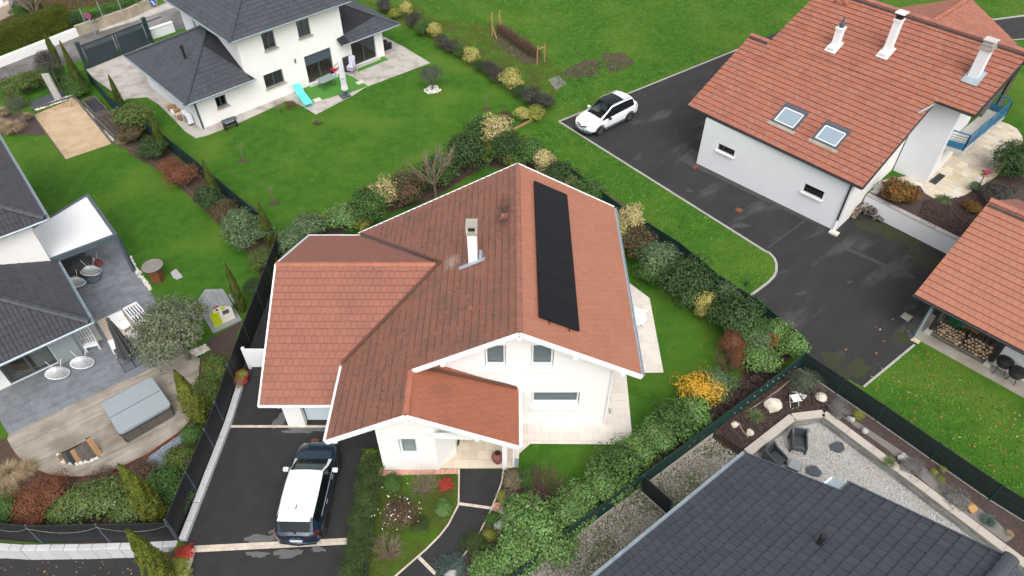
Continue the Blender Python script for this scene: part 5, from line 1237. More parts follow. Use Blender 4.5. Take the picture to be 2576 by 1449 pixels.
def spire(seed, mt, rad=.12, n=9000, leaf=(.030, .009), waist=.28, name='crown'):
    """columnar conifer, unit height"""
    g = G(seed); z = g.random(n) ** .85; prof = np.minimum(1, (z + .05) / waist) ** .7 * (1 - z) ** .75 * 1.5; prof = np.minimum(prof, 1) * rad
    a = g.random(n) * 6.283; lob = 1 + .14 * np.sin(a * 4 + z * 9) + .13 * np.sin(a * 7 - z * 23)
    r_ = prof * lob * (.62 + .42 * g.random(n) ** .6)
    p = np.stack([r_ * np.cos(a), r_ * np.sin(a), z * .97 + .01], 1); out = np.stack([np.cos(a), np.sin(a), .25 + 0 * a], 1)
    t = np.array([0, 0, 1.0]) + out * .35 + g.normal(size=(n, 3)) * .22
    V, F = leaves(p, out + g.normal(size=(n, 3)) * .5, leaf[0], leaf[1], g, t)
    return np_mesh(name, V, F, mt)
def tuft(seed, mt, n=260, ln=1.0, wd=.03, droop=.5, spread=.8, name='blades'):
    g = G(seed); a = g.random(n) * 6.283; s = spread * g.random(n) ** .6; L = ln * g.uniform(.6, 1.05, n)
    d = np.stack([np.cos(a) * s, np.sin(a) * s, 1 + 0 * a], 1); d /= np.linalg.norm(d, axis=1, keepdims=True)
    side = np.stack([-np.sin(a), np.cos(a), 0 * a], 1) * (wd * g.uniform(.6, 1.2, n) / 2)[:, None]
    b0 = g.normal(size=(n, 3)) * np.array([.07, .07, 0]); m = b0 + d * (L * .55)[:, None]
    tip = b0 + d * (L * .95)[:, None] + np.stack([np.cos(a), np.sin(a), -.9 + 0 * a], 1) * (L * droop * .45 * (.3 + s))[:, None]
    V = np.stack([b0 - side, b0 + side, m + side, m - side, tip], 1).reshape(-1, 3); i = np.arange(n)[:, None] * 5
    F = np.concatenate([i + np.array([[0, 1, 2, 3]]), i + np.array([[3, 2, 4, 4]])]); F4 = F
    me = bpy.data.meshes.new(name); me.from_pydata(V.tolist(), [], [tuple(f) for f in (i + np.array([[0, 1, 2, 3]])).tolist()] + [tuple(f) for f in (i + np.array([[3, 2, 4]])).tolist()]); me.materials.append(M[mt]); me.update(); return me
def twigs(seed, mt, n=16, L=1.0, depth=3, r0=.022, spread=.9, up=.8, trunk=0.0, name='branches', kids=3):
    g = random.Random(seed); b = MB()
    def grow(p, d, l, r_, k):
        q_ = p + d * l * .5 + Vector((g.uniform(-1, 1), g.uniform(-1, 1), g.uniform(-.5, 1))) * l * .06; e = p + d * l
        b.tube([p, q_, e], [r_, r_ * .8, r_ * .55], 4 if k < 2 else 3, cap=False)
        if k < depth:
            for j in range(kids if k else kids + 1):
                dd = (d + Vector((g.uniform(-1, 1), g.uniform(-1, 1), g.uniform(-.35, .8))) * .62).normalized(); s_ = p.lerp(e, g.uniform(.45, 1)); grow(s_, dd, l * g.uniform(.55, .8), r_ * .55, k + 1)
    base = Vector((0, 0, 0))
    if trunk: b.tube([(0, 0, 0), (.01, 0, trunk)], [r0 * 2, r0 * 1.6], 6, cap=False); base = Vector((0, 0, trunk))
    for i in range(n):
        a = 6.283 * i / n + g.uniform(-.3, .3); s_ = spread * g.uniform(.4, 1); grow(base, Vector((math.cos(a) * s_, math.sin(a) * s_, up)).normalized(), L * g.uniform(.4, .6), r0, 0)
    return b.data(name, M[mt])
_stem = MB()
for k in range(7):
    a = k * .9; _stem.tube([(.06 * math.cos(a), .06 * math.sin(a), 0), (.25 * math.cos(a), .25 * math.sin(a), .5), (.5 * math.cos(a + .3), .5 * math.sin(a + .3), 1.05)], [.035, .025, .01], 5, cap=False)
STEM = _stem.data('stem', M['bark_trunk'])
PROTO = {}
def proto(kind, v):
    key = (kind, v)
    if key in PROTO: return PROTO[key]
    s_ = hash_(kind) + v * 17
    K = dict(green=('l_green', dict()), light=('l_light', dict(leaf=(.105, .06), n=4600, clumps=30, jag=.4)), dark=('l_dark', dict(leaf=(.095, .053))), silver=('l_silver', dict(leaf=(.09, .05), n=4600)), red=('l_red', dict()), redtip=('l_redgreen', dict(leaf=(.095, .052))), purple=('l_purple', dict(leaf=(.10, .055), n=3000)), cream=('l_cream', dict(leaf=(.095, .058), jag=.45, clumps=18, n=3600)), yellow=('l_yellow', dict(leaf=(.105, .06), jag=.5, clumps=16, n=2900)), yg=('l_yg', dict(leaf=(.10, .06), n=3400)), gold=('l_gold', dict(leaf=(.13, .045), jag=.75, clumps=30, n=2300, core=.12)), bronze=('l_bronze', dict(leaf=(.12, .07))), rust=('l_rust', dict(leaf=(.075, .036), jag=.6, clumps=30, n=5200)), laurel=('l_laurel', dict(leaf=(.105, .05), n=4300, clumps=30, jag=.4)), scarlet=('l_scarlet', dict(leaf=(.2, .11), n=1100)), brown=('l_brown', dict(leaf=(.10, .05), n=1800, core=.1)), beige=('l_beige', dict(leaf=(.11, .05), n=2300)), lavender=('l_lavender', dict(leaf=(.10, .04), n=2600, up=1.2, h=1.1)), juniper=('l_juniper', dict(leaf=(.16, .04), n=2600, h=.8, jag=.45)), ball=('l_olive_dark', dict(leaf=(.07, .04), n=3800, jag=.05, clumps=30, h=1.9)), gball=('l_yg', dict(leaf=(.08, .05), n=2600, jag=.05, clumps=30, h=1.8)), pine=('l_dark', dict(leaf=(.12, .03), n=8000, jag=.2, clumps=40, h=1.8)), olive=('l_olive', dict(leaf=(.085, .024), n=13000, jag=.35, clumps=34, core=.25, up=.7)), olive_dark=('l_olive_dark', dict(leaf=(.14, .035), n=3800, jag=.3, clumps=26, core=.2, h=1.7)), yew=('l_yew', dict(leaf=(.14, .035), n=3400, jag=.3, clumps=24, up=.9)), box=('l_box', dict(leaf=(.05, .03))))[kind]
    PROTO[key] = crown(s_, K[0], **K[1]); return PROTO[key]
def hash_(t): return sum(ord(c) * (i + 3) for i, c in enumerate(t)) % 9973
_vi = 0
GROW = {'shrubs of the hedge behind the central house': 1.28, 'shrubs of the hedge right of the central house': 1.26, 'shrubs of the hedge between the field and the slate roofed house': 1.08, 'shrubs along the boundary bed of the left lawn': 1.15, 'shrubs inside the dark fence round the deck': 1.1}
def shrub(kind, u, v, r, label, h=1.7, z=0.0, group=None, name='shrub', cat='shrub', frac=.5, sx=1.0, stem=True, rz=None):
    """kind of foliage, survey pixel of the middle of the crown, radius in metres; h = height over radius"""
    global _vi; _vi += 1
    r *= GROW.get(group, 1.0) * (.78 if kind == 'light' else 1); p = at(u, v, z + r * h * frac); root = thing(name, label, cat, (p.x, p.y, z), rz if rz is not None else rng.uniform(0, 6.28), group)
    pr = proto(kind, _vi % 3)
    root.scale = (r * sx, r / (sx if sx > 1 else 1), r * h / 1.7)
    for nm, me in (('crown', pr),) + ((('stem', STEM),) if stem else ()):
        o = bpy.data.objects.new(nm, me); C.objects.link(o); o.parent = root
    return root
g1 = 'shrubs of the hedge between the field and the slate roofed house'
for k, u, v, r, h, lb in (
    ('purple', 968, 12, .85, 1.5, 'dark purplish shrub at the top end of the field hedge'),
    ('yg', 993, 34, .6, 1.5, 'yellow green shrub near the top of the field hedge'),
    ('yellow', 1024, 22, .72, 2.1, 'tall pale yellow shrub, topmost of the field hedge'),
    ('purple', 1043, 50, .8, 1.7, 'dark grey shrub below the topmost yellow one in the field hedge'),
    ('green', 1064, 68, .75, 1.7, 'green shrub left of the second yellow shrub in the field hedge'),
    ('yellow', 1092, 74, .66, 2.2, 'second pale yellow shrub from the top of the field hedge'),
    ('purple', 1116, 104, .75, 1.6, 'dark purplish shrub below the second yellow shrub in the field hedge'),
    ('purple', 1141, 116, .75, 1.5, 'broad dark shrub in the middle of the field hedge'),
    ('green', 1160, 128, .62, 1.8, 'green shrub touching the third yellow shrub of the field hedge'),
    ('yellow', 1187, 138, .72, 2.3, 'third pale yellow shrub of the field hedge, with upright tips'),
    ('dark', 1207, 165, .5, 1.9, 'narrow dark green shrub beside the lawn edge timber in the field hedge'),
    ('purple', 1230, 170, .68, 1.9, 'blue grey upright shrub in the lower field hedge'),
    ('purple', 1254, 189, .72, 1.8, 'second blue grey shrub left of the big yellow one in the field hedge'),
    ('yellow', 1286, 200, .95, 1.8, 'largest yellow shrub of the field hedge above the young tree'),
    ('dark', 1309, 228, .6, 1.7, 'dark green shrub under the largest yellow shrub of the field hedge'),
    ('purple', 1334, 240, .9, 1.5, 'dark grey shrub near the lower end of the field hedge'),
    ('purple', 1366, 254, .85, 1.5, 'dark reddish grey shrub at the right end of the field hedge'),
    ('yellow', 1312, 285, .6, 1.9, 'thin yellow shrub by the timber edge at the hedge corner'),
    ('yg', 1344, 282, .7, 1.5, 'yellow green shrub by the timber edge at the hedge corner'),
    ('red', 1268, 298, .65, 1.7, 'reddish dark shrub behind the big cream shrub')):
    shrub(k, u, v, r, lb, h, group=g1)
g2 = 'shrubs of the hedge behind the central house'
for k, u, v, r, h, lb in (
    ('green', 1210, 322, .95, 1.8, 'tall green shrub left of the big cream shrub behind the roof'),
    ('cream', 1248, 330, 1.0, 2.3, 'biggest cream variegated shrub, above the dark laurels behind the roof'),
    ('dark', 1177, 380, 1.15, 2.0, 'big dark laurel right of the bare tree'),
    ('yg', 1228, 385, .55, 2.4, 'yellowish shrub squeezed between two dark laurels'),
    ('dark', 1271, 367, 1.0, 1.9, 'dark laurel right under the biggest cream shrub'),
    ('green', 1326, 380, 1.0, 1.7, 'grey green shrub just left of the ridge peak of the roof'),
    ('yg', 1285, 396, .5, 2.0, 'small yellow shrub between laurel and ridge peak'),
    ('cream', 1369, 406, .85, 1.9, 'cream variegated shrub just right of the ridge peak'),
    ('dark', 1409, 437, .9, 1.6, 'dark shrub between the two cream shrubs right of the ridge peak'),
    ('cream', 1432, 458, .5, 1.8, 'small cream shrub by the lower roof edge right of the ridge'),
    ('green', 1476, 480, .95, 1.5, 'low green shrub behind the upper corner of the right roof edge'),
    ('cream', 1140, 402, .6, 2.6, 'slim cream shrub touching the bare tree on its right'),
    ('green', 1098, 428, 1.1, 1.6, 'green shrub seen through the bare tree'),
    ('yg', 1054, 452, .5, 2.6, 'slim yellow shrub left of the bare tree'),
    ('red', 1020, 468, 1.05, 1.9, 'dark red tipped photinia left of the bare tree'),
    ('cream', 968, 484, .85, 2.3, 'tall cream variegated shrub at the middle of the back hedge'),
    ('green', 928, 512, 1.05, 1.8, 'dense green shrub left of the tall cream one in the back hedge'),
    ('light', 862, 542, 1.1, 1.7, 'big fresh green shrub behind the garage roof corner'),
    ('yg', 908, 556, .5, 1.6, 'low yellow shrub against the back roof edge'),
    ('silver', 776, 572, .95, 1.7, 'silvery green shrub above the shingled garage slope'),
    ('silver', 728, 606, .9, 1.7, 'silvery green shrub at the top of the black fence'),
    ('yg', 812, 560, .45, 2.2, 'small yellow green shrub between two silvery ones')):
    shrub(k, u, v, r, lb, h, group=g2)
g3 = 'shrubs of the hedge right of the central house'
for k, u, v, r, h, lb in (
    ('cream', 1584, 548, .85, 2.0, 'cream variegated shrub at the upper end of the right hedge'),
    ('yellow', 1566, 600, .55, 2.2, 'pale yellow shrub tight against the zinc gutter'),
    ('red', 1612, 612, .95, 1.7, 'dark red tipped shrub near the upper end of the right hedge'),
    ('silver', 1656, 648, 1.05, 1.7, 'grey green shrub in the upper right hedge'),
    ('green', 1640, 672, .85, 1.5, 'fresh green shrub facing the roof in the right hedge'),
    ('dark', 1728, 696, 1.25, 1.6, 'broad dark shrub with red tips above the short fence piece'),
    ('yellow', 1776, 762, .62, 2.2, 'yellow variegated shrub in the middle of the right hedge'),
    ('silver', 1816, 752, .85, 1.8, 'silver green shrub behind the yellow one in the right hedge'),
    ('dark', 1860, 790, 1.2, 1.6, 'large dark shrub bordering the wet drive'),
    ('green', 1884, 828, .9, 1.5, 'green shrub below the large dark one bordering the drive'),
    ('light', 1955, 834, .95, 1.7, 'fresh light green shrub overhanging the wet drive'),
    ('light', 1998, 866, .95, 1.7, 'light green shrub just above the fence corner'),
    ('bronze', 1938, 858, .6, 1.7, 'orange brown shrub among the light green ones by the fence corner'),
    ('rust', 1842, 862, .6, 2.4, 'thin shrub with coral red leaves above the lawn edge'),
    ('rust', 1860, 895, .55, 2.0, 'thin orange leaved shrub below the coral red one'),
    ('light', 1912, 906, 1.0, 1.6, 'light green shrub leaning on the green fence near its corner'),
    ('silver', 1806, 962, .8, 1.5, 'silver green shrub right of the golden shrub'),
    ('silver', 1900, 862, .8, 1.5, 'silvery shrub in front of the orange brown one'),
    ('gold', 1760, 975, .95, 1.5, 'golden yellow shrub in the hedge, brightest of the garden'),
    ('light', 1742, 1030, 1.0, 1.5, 'light green shrub below the golden one'),
    ('green', 1700, 1060, .95, 1.5, 'green shrub second below the golden one along the green fence'),
    ('light', 1652, 1092, .95, 1.5, 'light green laurel by the patio end of the green fence'),
    ('light', 1598, 1130, 1.05, 1.5, 'light laurel between the patio corner and the green fence'),
    ('green', 1556, 1176, 1.0, 1.5, 'leafy laurel above the side gate post of the green fence'),
    ('light', 1518, 1222, 1.0, 1.6, 'leafy laurel beside the side gate of the green fence'),
    ('light', 1462, 1262, 1.0, 1.6, 'laurel between the side gate and the bare brown shrub'),
    ('light', 1420, 1300, .95, 1.6, 'laurel below the bare brown shrub'),
    ('light', 1336, 1310, 1.3, 1.6, 'biggest laurel, round, beside the garden path'),
    ('light', 1376, 1368, 1.15, 1.6, 'big laurel against the fence near the bottom of the picture'),
    ('light', 1290, 1390, 1.1, 1.5, 'laurel at the bottom right of the garden path'),
    ('light', 1236, 1424, .9, 1.4, 'laurel at the bottom edge beside the blue juniper')):
    shrub(k, u, v, r, lb, h, group=g3)
for k, u, v, r, h, lb in (
    ('green', 986, 1214, .48, 1.1, 'small dark green bush in the front lawn by the white wall'),
    ('scarlet', 1121, 1217, .33, 1.5, 'small scarlet bush in the front lawn'),
    ('light', 1112, 1276, .52, 1.1, 'fresh green bush in the front lawn beside the path kerb'),
    ('yew', 1059, 1322, .42, 1.3, 'small dwarf conifer in the front lawn'),
    ('brown', 1005, 1290, .85, 1.1, 'brown shrub with pale pink flowers in the front lawn'),
    ('yg', 930, 1150, .42, 1.6, 'yellow green bush at the white porch corner'),
    ('beige', 1286, 1206, .55, 1.2, 'greyish dry bush right of the path by the porch'),
    ('beige', 1290, 1262, .5, 1.1, 'greyish dry bush lower right of the path'),
    ('green', 1335, 1200, .6, 1.0, 'low green bush beside the dry one and the lawn'),
    ('green', 1238, 1306, .38, 1.0, 'low green plant at the inner bend of the path'),
    ('yg', 1230, 1345, .3, 1.4, 'tiny bright yellow green bush beside the path'),
    ('yg', 1262, 1250, .28, 1.1, 'small yellowish plant at the path kerb by the pink stones'),
    ('yew', 1195, 1372, .62, .8, 'spreading dark juniper at the lower path edge'),
    ('juniper', 1136, 1424, .7, .8, 'blue grey creeping juniper at the bottom of the path')):
    shrub(k, u, v, r, lb, h, cat='plant', stem=False)
p = at(1005, 1290, .35); pc = G(5); fl = pc.normal(size=(70, 3)) * np.array([.42, .42, .2]) + np.array([p.x, p.y, .62])
V, F = leaves(fl, pc.normal(size=(70, 3)) * .4 + np.array([0, 0, 1]), .07, .06, pc); fo = bpy.data.objects.new('blossom', np_mesh('blossom', V, F, 'petal')); C.objects.link(fo); fo['kind'] = 'stuff'; fo['label'] = 'pale pink blossoms on the brown shrub'
# bare shrubs
for mt, u, v, L, n, lb in (('twig', 1069, 1240, .95, 18, 'leafless beige shrub in the front lawn nearest the house'), ('twig', 980, 1400, .9, 20, 'leafless beige shrub at the lower left of the front lawn'), ('twig_red', 1376, 1240, 1.2, 22, 'leafless reddish brown shrub at the lawn edge right of the porch'), ('twig_red', 1824, 935, 1.2, 16, 'leafless brown shrub left of the coral leaves in the right hedge')):
    p = at(u, v); o = link('bare_shrub', twigs(int(u), mt, n, L, 3, .014, .9, .8)); o.location = p; tag(o, lb, 'shrub')
p = at(1096, 500); bt = thing('tree', 'bare leafless tree rising in front of the back hedge', 'tree', p)
o = link('trunk', MB().tube([(0, 0, 0), (.02, 0, .5), (0, 0, 1.0)], [.10, .085, .09], 8).data('trunk', M['bark_trunk'])); o.parent = bt
o = link('branches', twigs(41, 'twig', 7, 2.7, 3, .045, .75, .8, kids=3)); o.location = (0, 0, .95); o.parent = bt
# yew hedge between drive and front lawn
hd = thing('hedge', 'narrow dark green yew hedge between parked blue car and front lawn', 'hedge', at(905, 1300))
hp = [(935, 1172), (922, 1215), (918, 1260), (910, 1300), (905, 1340), (897, 1385), (892, 1430), (885, 1475)]
for i, (u, v) in enumerate(hp):
    p = at(u, v, .45); o = bpy.data.objects.new('crown', proto('yew', i % 3)); C.objects.link(o); o.parent = hd; o.matrix_parent_inverse = parent_inv(hd); o.location = (p.x, p.y, 0); o.scale = (.58, .8, .52); o.rotation_euler = (0, 0, 0)
o = link('support_wire', MB().bar(at(938, 1180) + Vector((.3, 0, .3)), at(898, 1470) + Vector((.36, 0, .3)), .015, .35).data('support_wire', M['fence_green']), hd)
# ---------------- conifers: (base u,v) (top u,v)
def cypress(bu, bv, tu, tv, label, rad=.115, mt='l_cypress', lean=0.0, z=0.0):
    p = at(bu, bv, z); best = min((abs(at(tu, tv, hh).y - p.y), hh) for hh in [x * .05 for x in range(10, 160)])
    H_ = max(1.0, best[1] - z); top = at(tu, tv, H_ + z); rad *= .66; key = ('spire', mt, rad)
    if key not in PROTO: PROTO[key] = [spire(hash_(mt) + i, mt, rad) for i in range(2)]
    root = thing('cypress', label, 'tree', p, rng.uniform(0, 6), 'columnar cypresses'); root.scale = (H_, H_, H_)
    o = bpy.data.objects.new('crown', PROTO[key][int(bu) % 2]); C.objects.link(o); o.parent = root
    o = bpy.data.objects.new('trunk', TRK); C.objects.link(o); o.parent = root
    return root
TRK = MB().tube([(0, 0, 0), (0, 0, .5), (0, 0, .9)], [.016, .010, .003], 6).data('trunk', M['bark_trunk'])
cypress(507, 1062, 441, 928, 'cypress beside the hot tub at the deck edge', .17, 'l_cypress_lit')
cypress(402, 1312, 300, 1165, 'cypress in the corner of the dark fence, with loose side twig', .16, 'l_cypress_lit')
cypress(425, 1465, 315, 1330, 'cypress outside the fence above the street', .15, 'l_cypress_lit')
cypress(612, 783, 568, 660, 'cypress beside the toy playhouse', .10)
cypress(684, 618, 652, 508, 'cypress at the top end of the black fence', .13)
cypress(549, 512, 510, 400, 'cypress second up from the fence end, by the red shrub', .12)
cypress(416, 388, 377, 280, 'cypress below the planters, third up from the fence end', .13)
cypress(306, 266, 268, 185, 'cypress above the wooden planters near the gravel drive', .13)
cypress(212, 236, 150, 100, 'tall cypress by the left gate post', .10)
cypress(150, 165, 108, 55, 'cypress furthest up beside the street, left of the gate', .10)
g4 = 'shrubs along the boundary bed of the left lawn'
for k, u, v, r, h, lb in (
    ('redtip', 338, 292, 1.3, 1.5, 'big rounded photinia below the wooden planters'),
    ('red', 330, 332, .8, 1.5, 'shrub at the foot of the big rounded photinia'),
    ('dark', 384, 368, .9, 1.6, 'dark shrub between two cypresses of the boundary bed'),
    ('rust', 455, 440, 1.1, 1.2, 'rusty red shrub in the middle of the boundary bed'),
    ('rust', 425, 415, .8, 1.3, 'second rusty red shrub nearer the planters'),
    ('dark', 522, 498, .85, 1.7, 'dark green clipped shrub below the rusty one'),
    ('red', 566, 528, .75, 1.8, 'red tipped shrub next to the fence post of the boundary bed'),
    ('silver', 622, 572, 1.25, 1.6, 'large silver green shrub near the end of the boundary bed'),
    ('silver', 596, 560, .9, 1.6, 'silver green shrub upper left of the large one'),
    ('redtip', 657, 652, .75, 1.6, 'red tipped shrub beside the top of the black fence'),
    ('dark', 640, 718, .55, 1.4, 'small dark shrub against the black fence by the playhouse')):
    shrub(k, u, v, r, lb, h, group=g4)
g5 = 'shrubs inside the dark fence round the deck'
for k, u, v, r, h, lb in (
    ('redtip', 540, 925, .85, 1.4, 'red tipped shrub inside the fence below the olive tree'),
    ('redtip', 524, 975, .75, 1.4, 'red tipped shrub inside the fence by the hot tub cypress'),
    ('redtip', 518, 1012, .55, 1.4, 'low red tipped shrub behind the hot tub cypress'),
    ('green', 483, 1092, .55, 1.4, 'dark green shrub over the blue gravel'),
    ('redtip', 450, 1158, .78, 1.3, 'red tipped shrub left of the blue gravel'),
    ('green', 425, 1212, .85, 1.4, 'green shrub between the two lower cypresses and fence'),
    ('green', 440, 1252, .7, 1.4, 'green shrub tight in the fence corner'),
    ('laurel', 205, 1262, .95, 1.2, 'large green laurel, left half, in front of the deck'),
    ('laurel', 268, 1255, 1.0, 1.2, 'large green laurel, right half, in front of the deck'),
    ('laurel', 320, 1285, .85, 1.1, 'green laurel beside the cypress of the fence corner'),
    ('laurel', 160, 1285, .75, 1.1, 'yellowish laurel next to the red maple'),
    ('rust', 118, 1235, .95, 1.2, 'red brown japanese maple below the deck'),
    ('rust', 72, 1272, .95, 1.1, 'second red brown maple near the left picture edge'),
    ('rust', 88, 1300, .7, 1.1, 'low red brown maple over the dark fence'),
    ('green', 5, 1280, .7, 1.3, 'green shrub cut by the left picture edge')):
    shrub(k, u, v, r, lb, h, group=g5)
for u, v, s_, lb in ((30, 1190, 1.0, 'dry beige grass clump left of the maple'), (70, 1180, .8, 'dry beige grass clump against the deck curve'), (22, 1228, .8, 'dry beige grass clump at the picture edge'), (37, 322, 1.25, 'round straw coloured grass clump left of the sand pitch'), (3, 312, 1.0, 'straw coloured grass clump cut by the picture edge'), (72, 290, .7, 'thin straw coloured grass behind the topiary ball'), (310, 352, .7, 'pale grass clump at the end of the planters'), (10, 280, .9, 'straw coloured grass clump furthest back')):
    o = link('grass_clump', tuft(int(u * 7), 'l_grass_dry', 800, .8, .02, .8, 1.0)); o.location = at(u, v + 8); o.scale = (s_,) * 3; tag(o, lb, 'grass')
for u, v, s_, lb in ((258, 1212, .9, 'dark heather clump between deck and laurel'), (345, 1200, .9, 'dark heather clump above the cypress tip')):
    shrub('brown', u, v, s_, lb, .7, cat='plant', stem=False)
# ---------------- trees with a crown on a trunk
def tree(kind, u, v, hz0, r, h, label, tr=.09, n=6, name='tree'):
    """base pixel, clear stem height, crown radius and height"""
    p = at(u, v); root = thing(name, label, 'tree', p)
    g = random.Random(int(u)); b = MB(); b.tube([(0, 0, 0), (.03, .02, hz0 * .6), (.0, .05, hz0 + .1)], [tr, tr * .8, tr * .7], 8)
    for i in range(n):
        a = 6.28 * i / n + g.uniform(-.3, .3); b.tube([(0, .03, hz0), (.3 * r * math.cos(a), .3 * r * math.sin(a), hz0 + h * .3), (.62 * r * math.cos(a), .62 * r * math.sin(a), hz0 + h * .68)], [tr * .6, tr * .4, tr * .15], 5)
    o = obj('trunk', b, 'bark_trunk'); o.parent = root
    o = bpy.data.objects.new('crown', proto(kind, int(u) % 3)); C.objects.link(o); o.parent = root; o.location = (0, 0, hz0 - h * .08); o.scale = (r, r, h / 1.7); return root
tree('olive', 476, 905, .8, 2.05, 3.3, 'large silvery olive tree standing beside the deck and terrace', .13, 9)
tree('olive_dark', 1088, 224, .55, .95, 1.5, 'small olive tree in a ring of white stones', .08, 8)
tree('ball', 70, 318, .95, .72, 1.25, 'green topiary ball on a pale stem beside the sand pitch', .04, 3)
tree('purple', 156, 232, 1.7, .9, 1.7, 'thin olive sapling beside the leaning white post', .04, 5)
for u, v, tu, tv, lb in ((613, 405, 598, 350, 'bare sapling in the left part of the back lawn'), (690, 512, 683, 460, 'bare sapling nearest the boundary bed'), (1224, 274, 1224, 235, 'staked young sapling near the field hedge')):
    p = at(u, v); best = min((abs(at(tu, tv, hh).y - p.y), hh) for hh in [x * .05 for x in range(10, 80)])[1]
    rt = thing('sapling', lb, 'tree', p); o = obj('trunk', MB().tube([(0, 0, 0), (.02, 0, best * .5), (-.02, 0, best)], [.022, .016, .006], 5), 'twig'); o.parent = rt
    o = link('branches', twigs(int(u), 'twig', 5, best * .45, 2, .008, .6, .9, kids=2)); o.location = (0, 0, best * .45); o.parent = rt
    o = link('mulch_ring', MB().sheet(blob(0, 0, .28, .28, 0, 3), .011).data('mulch_ring', M['soil'])); o.parent = rt
p = at(704, 285); o = link('bare_shrub', twigs(77, 'twig', 7, .9, 2, .014, .8, .8, trunk=.25)); o.location = at(703, 287); tag(o, 'small bare tree on the gravel edge before the white wall', 'tree')
shrub('brown', 733, 263, .55, 'brownish low bush at the gravel edge before the white wall', 1.0, cat='plant', stem=False)
o = link('yucca', tuft(91, 'l_fescue', 60, .5, .07, .3, 1.2)); o.location = at(800, 312); tag(o, 'small spiky palm in the lawn below the blue lounger', 'plant')
# ---------------- upper left street side
for k, u, v, r, h, lb in (
    ('redtip', 25, 215, 1.1, 1.4, 'photinia hedge bush at the left picture edge above the pitch'),
    ('redtip', 62, 205, 1.1, 1.5, 'photinia hedge bush left of the leaning white post'),
    ('redtip', 102, 192, 1.1, 1.5, 'tall photinia hedge bush behind the leaning white post'),
    ('green', 140, 185, 1.0, 1.6, 'green hedge bush left of the gate cypress'),
    ('green', 188, 200, 1.0, 1.6, 'green hedge bush right of the gate cypress'),
    ('green', 195, 225, .8, 1.4, 'green hedge bush at the end of the green wire fence'),
    ('redtip', 35, 250, .9, 1.3, 'low photinia bush behind the topiary ball'),
    ('dark', 190, 45, .9, 1.4, 'dark hedge bush over the stained street wall by the round sign'),
    ('dark', 232, 45, .9, 1.5, 'dark hedge bush over the stained street wall, second from the sign'),
    ('green', 270, 30, .9, 1.5, 'hedge bush over the stained street wall, third from the sign'),
    ('green', 308, 16, .9, 1.5, 'hedge bush over the stained street wall, fourth from the sign'),
    ('green', 345, 4, .9, 1.5, 'hedge bush over the stained street wall at its far end'),
    ('green', 50, 28, .9, 1.6, 'dark bush behind the trimmed hedge near the pale shed'),
    ('yew', 82, 20, .9, 2.0, 'upright dark conifer behind the trimmed hedge')):
    shrub(k, u, v, r, lb, h, group='bushes along the side street')
o = link('bare_tree', twigs(13, 'twig', 6, 3.0, 3, .05, .7, .8, trunk=.6)); o.location = at(98, 58); tag(o, 'bare grey tree behind the trimmed hedge', 'tree')
# trimmed thuja hedge: a block faced with small sprays
q_ = [at(*p, 1.55) for p in c6(0, 0, [(-400, 690), (60, 590), (330, 480), (1090, 230), (1000, 205), (600, 330), (210, 460), (-400, 560)])]
e0, e1 = at(*c6(0, 0, [(-300, 960)])[0]), at(*c6(0, 0, [(1160, 400)])[0])
hf = Fr(e0, math.degrees(math.atan2(e1.y - e0.y, e1.x - e0.x))); hl_ = (e1 - e0).length
th = thing('hedge', 'long trimmed olive green thuja hedge along the white street wall', 'hedge', (e0 + e1) / 2)
obj('core', MB().box((hl_ / 2, .75, .8), (hl_ - .3, 1.1, 1.5), hf.m()), 'l_box', th)
gg = G(4); n = 16000; fa = gg.random(n); pa = gg.random(n) * hl_; side = gg.integers(0, 3, n); yb = gg.random(n) * 1.3 + .1; zb = gg.random(n) * 1.6
pt = np.stack([pa, np.where(side == 0, .1, yb), np.where(side == 0, zb, 1.6)], 1) + gg.normal(size=(n, 3)) * .03
nr = np.where((side == 0)[:, None], np.array([[0, -1, .4]]), np.array([[0, 0, 1.0]])) + gg.normal(size=(n, 3)) * .45
V, F = leaves(pt, nr, .11, .06, gg); Rm = np.array(hf.m().to_3x3()); V = V @ Rm.T + np.array(hf.m().translation)
o = link('foliage', np_mesh('foliage', V, F, 'l_box'), th)
# ---------------- right house planting
T1 = TZ
for k, u, v, r, h, lb, z in (
    ('bronze', 2262, 478, 1.1, 1.35, 'round orange brown bush on the mulch behind the retaining wall', T1), ('bronze', 2292, 494, .7, 1.3, 'smaller orange brown bush merging with the round one', T1),
    ('pine', 2562, 405, 1.6, 1.35, 'big dark dwarf pine beside the flagstone terrace', T1), ('purple', 2510, 485, 1.2, 1.1, 'spreading grey green juniper behind the orange tile roof', T1),
    ('silver', 2452, 468, .42, 1.5, 'small leafy rose bush at the flagstone edge', T1), ('bronze', 2448, 520, .55, 1.0, 'low bush with brownish leaves behind the shed ridge', T1), ('purple', 2560, 530, .9, 1.0, 'dark bush beyond the shed ridge at the picture edge', T1)):
    shrub(k, u, v, r, lb, h, z=z)
o = link('grass_clump', tuft(6, 'l_fescue', 300, .5, .03, 1.2, 1.5)); o.location = at(2375, 505, TZ); tag(o, 'green grass clump at the rim of the flagstone terrace', 'grass')
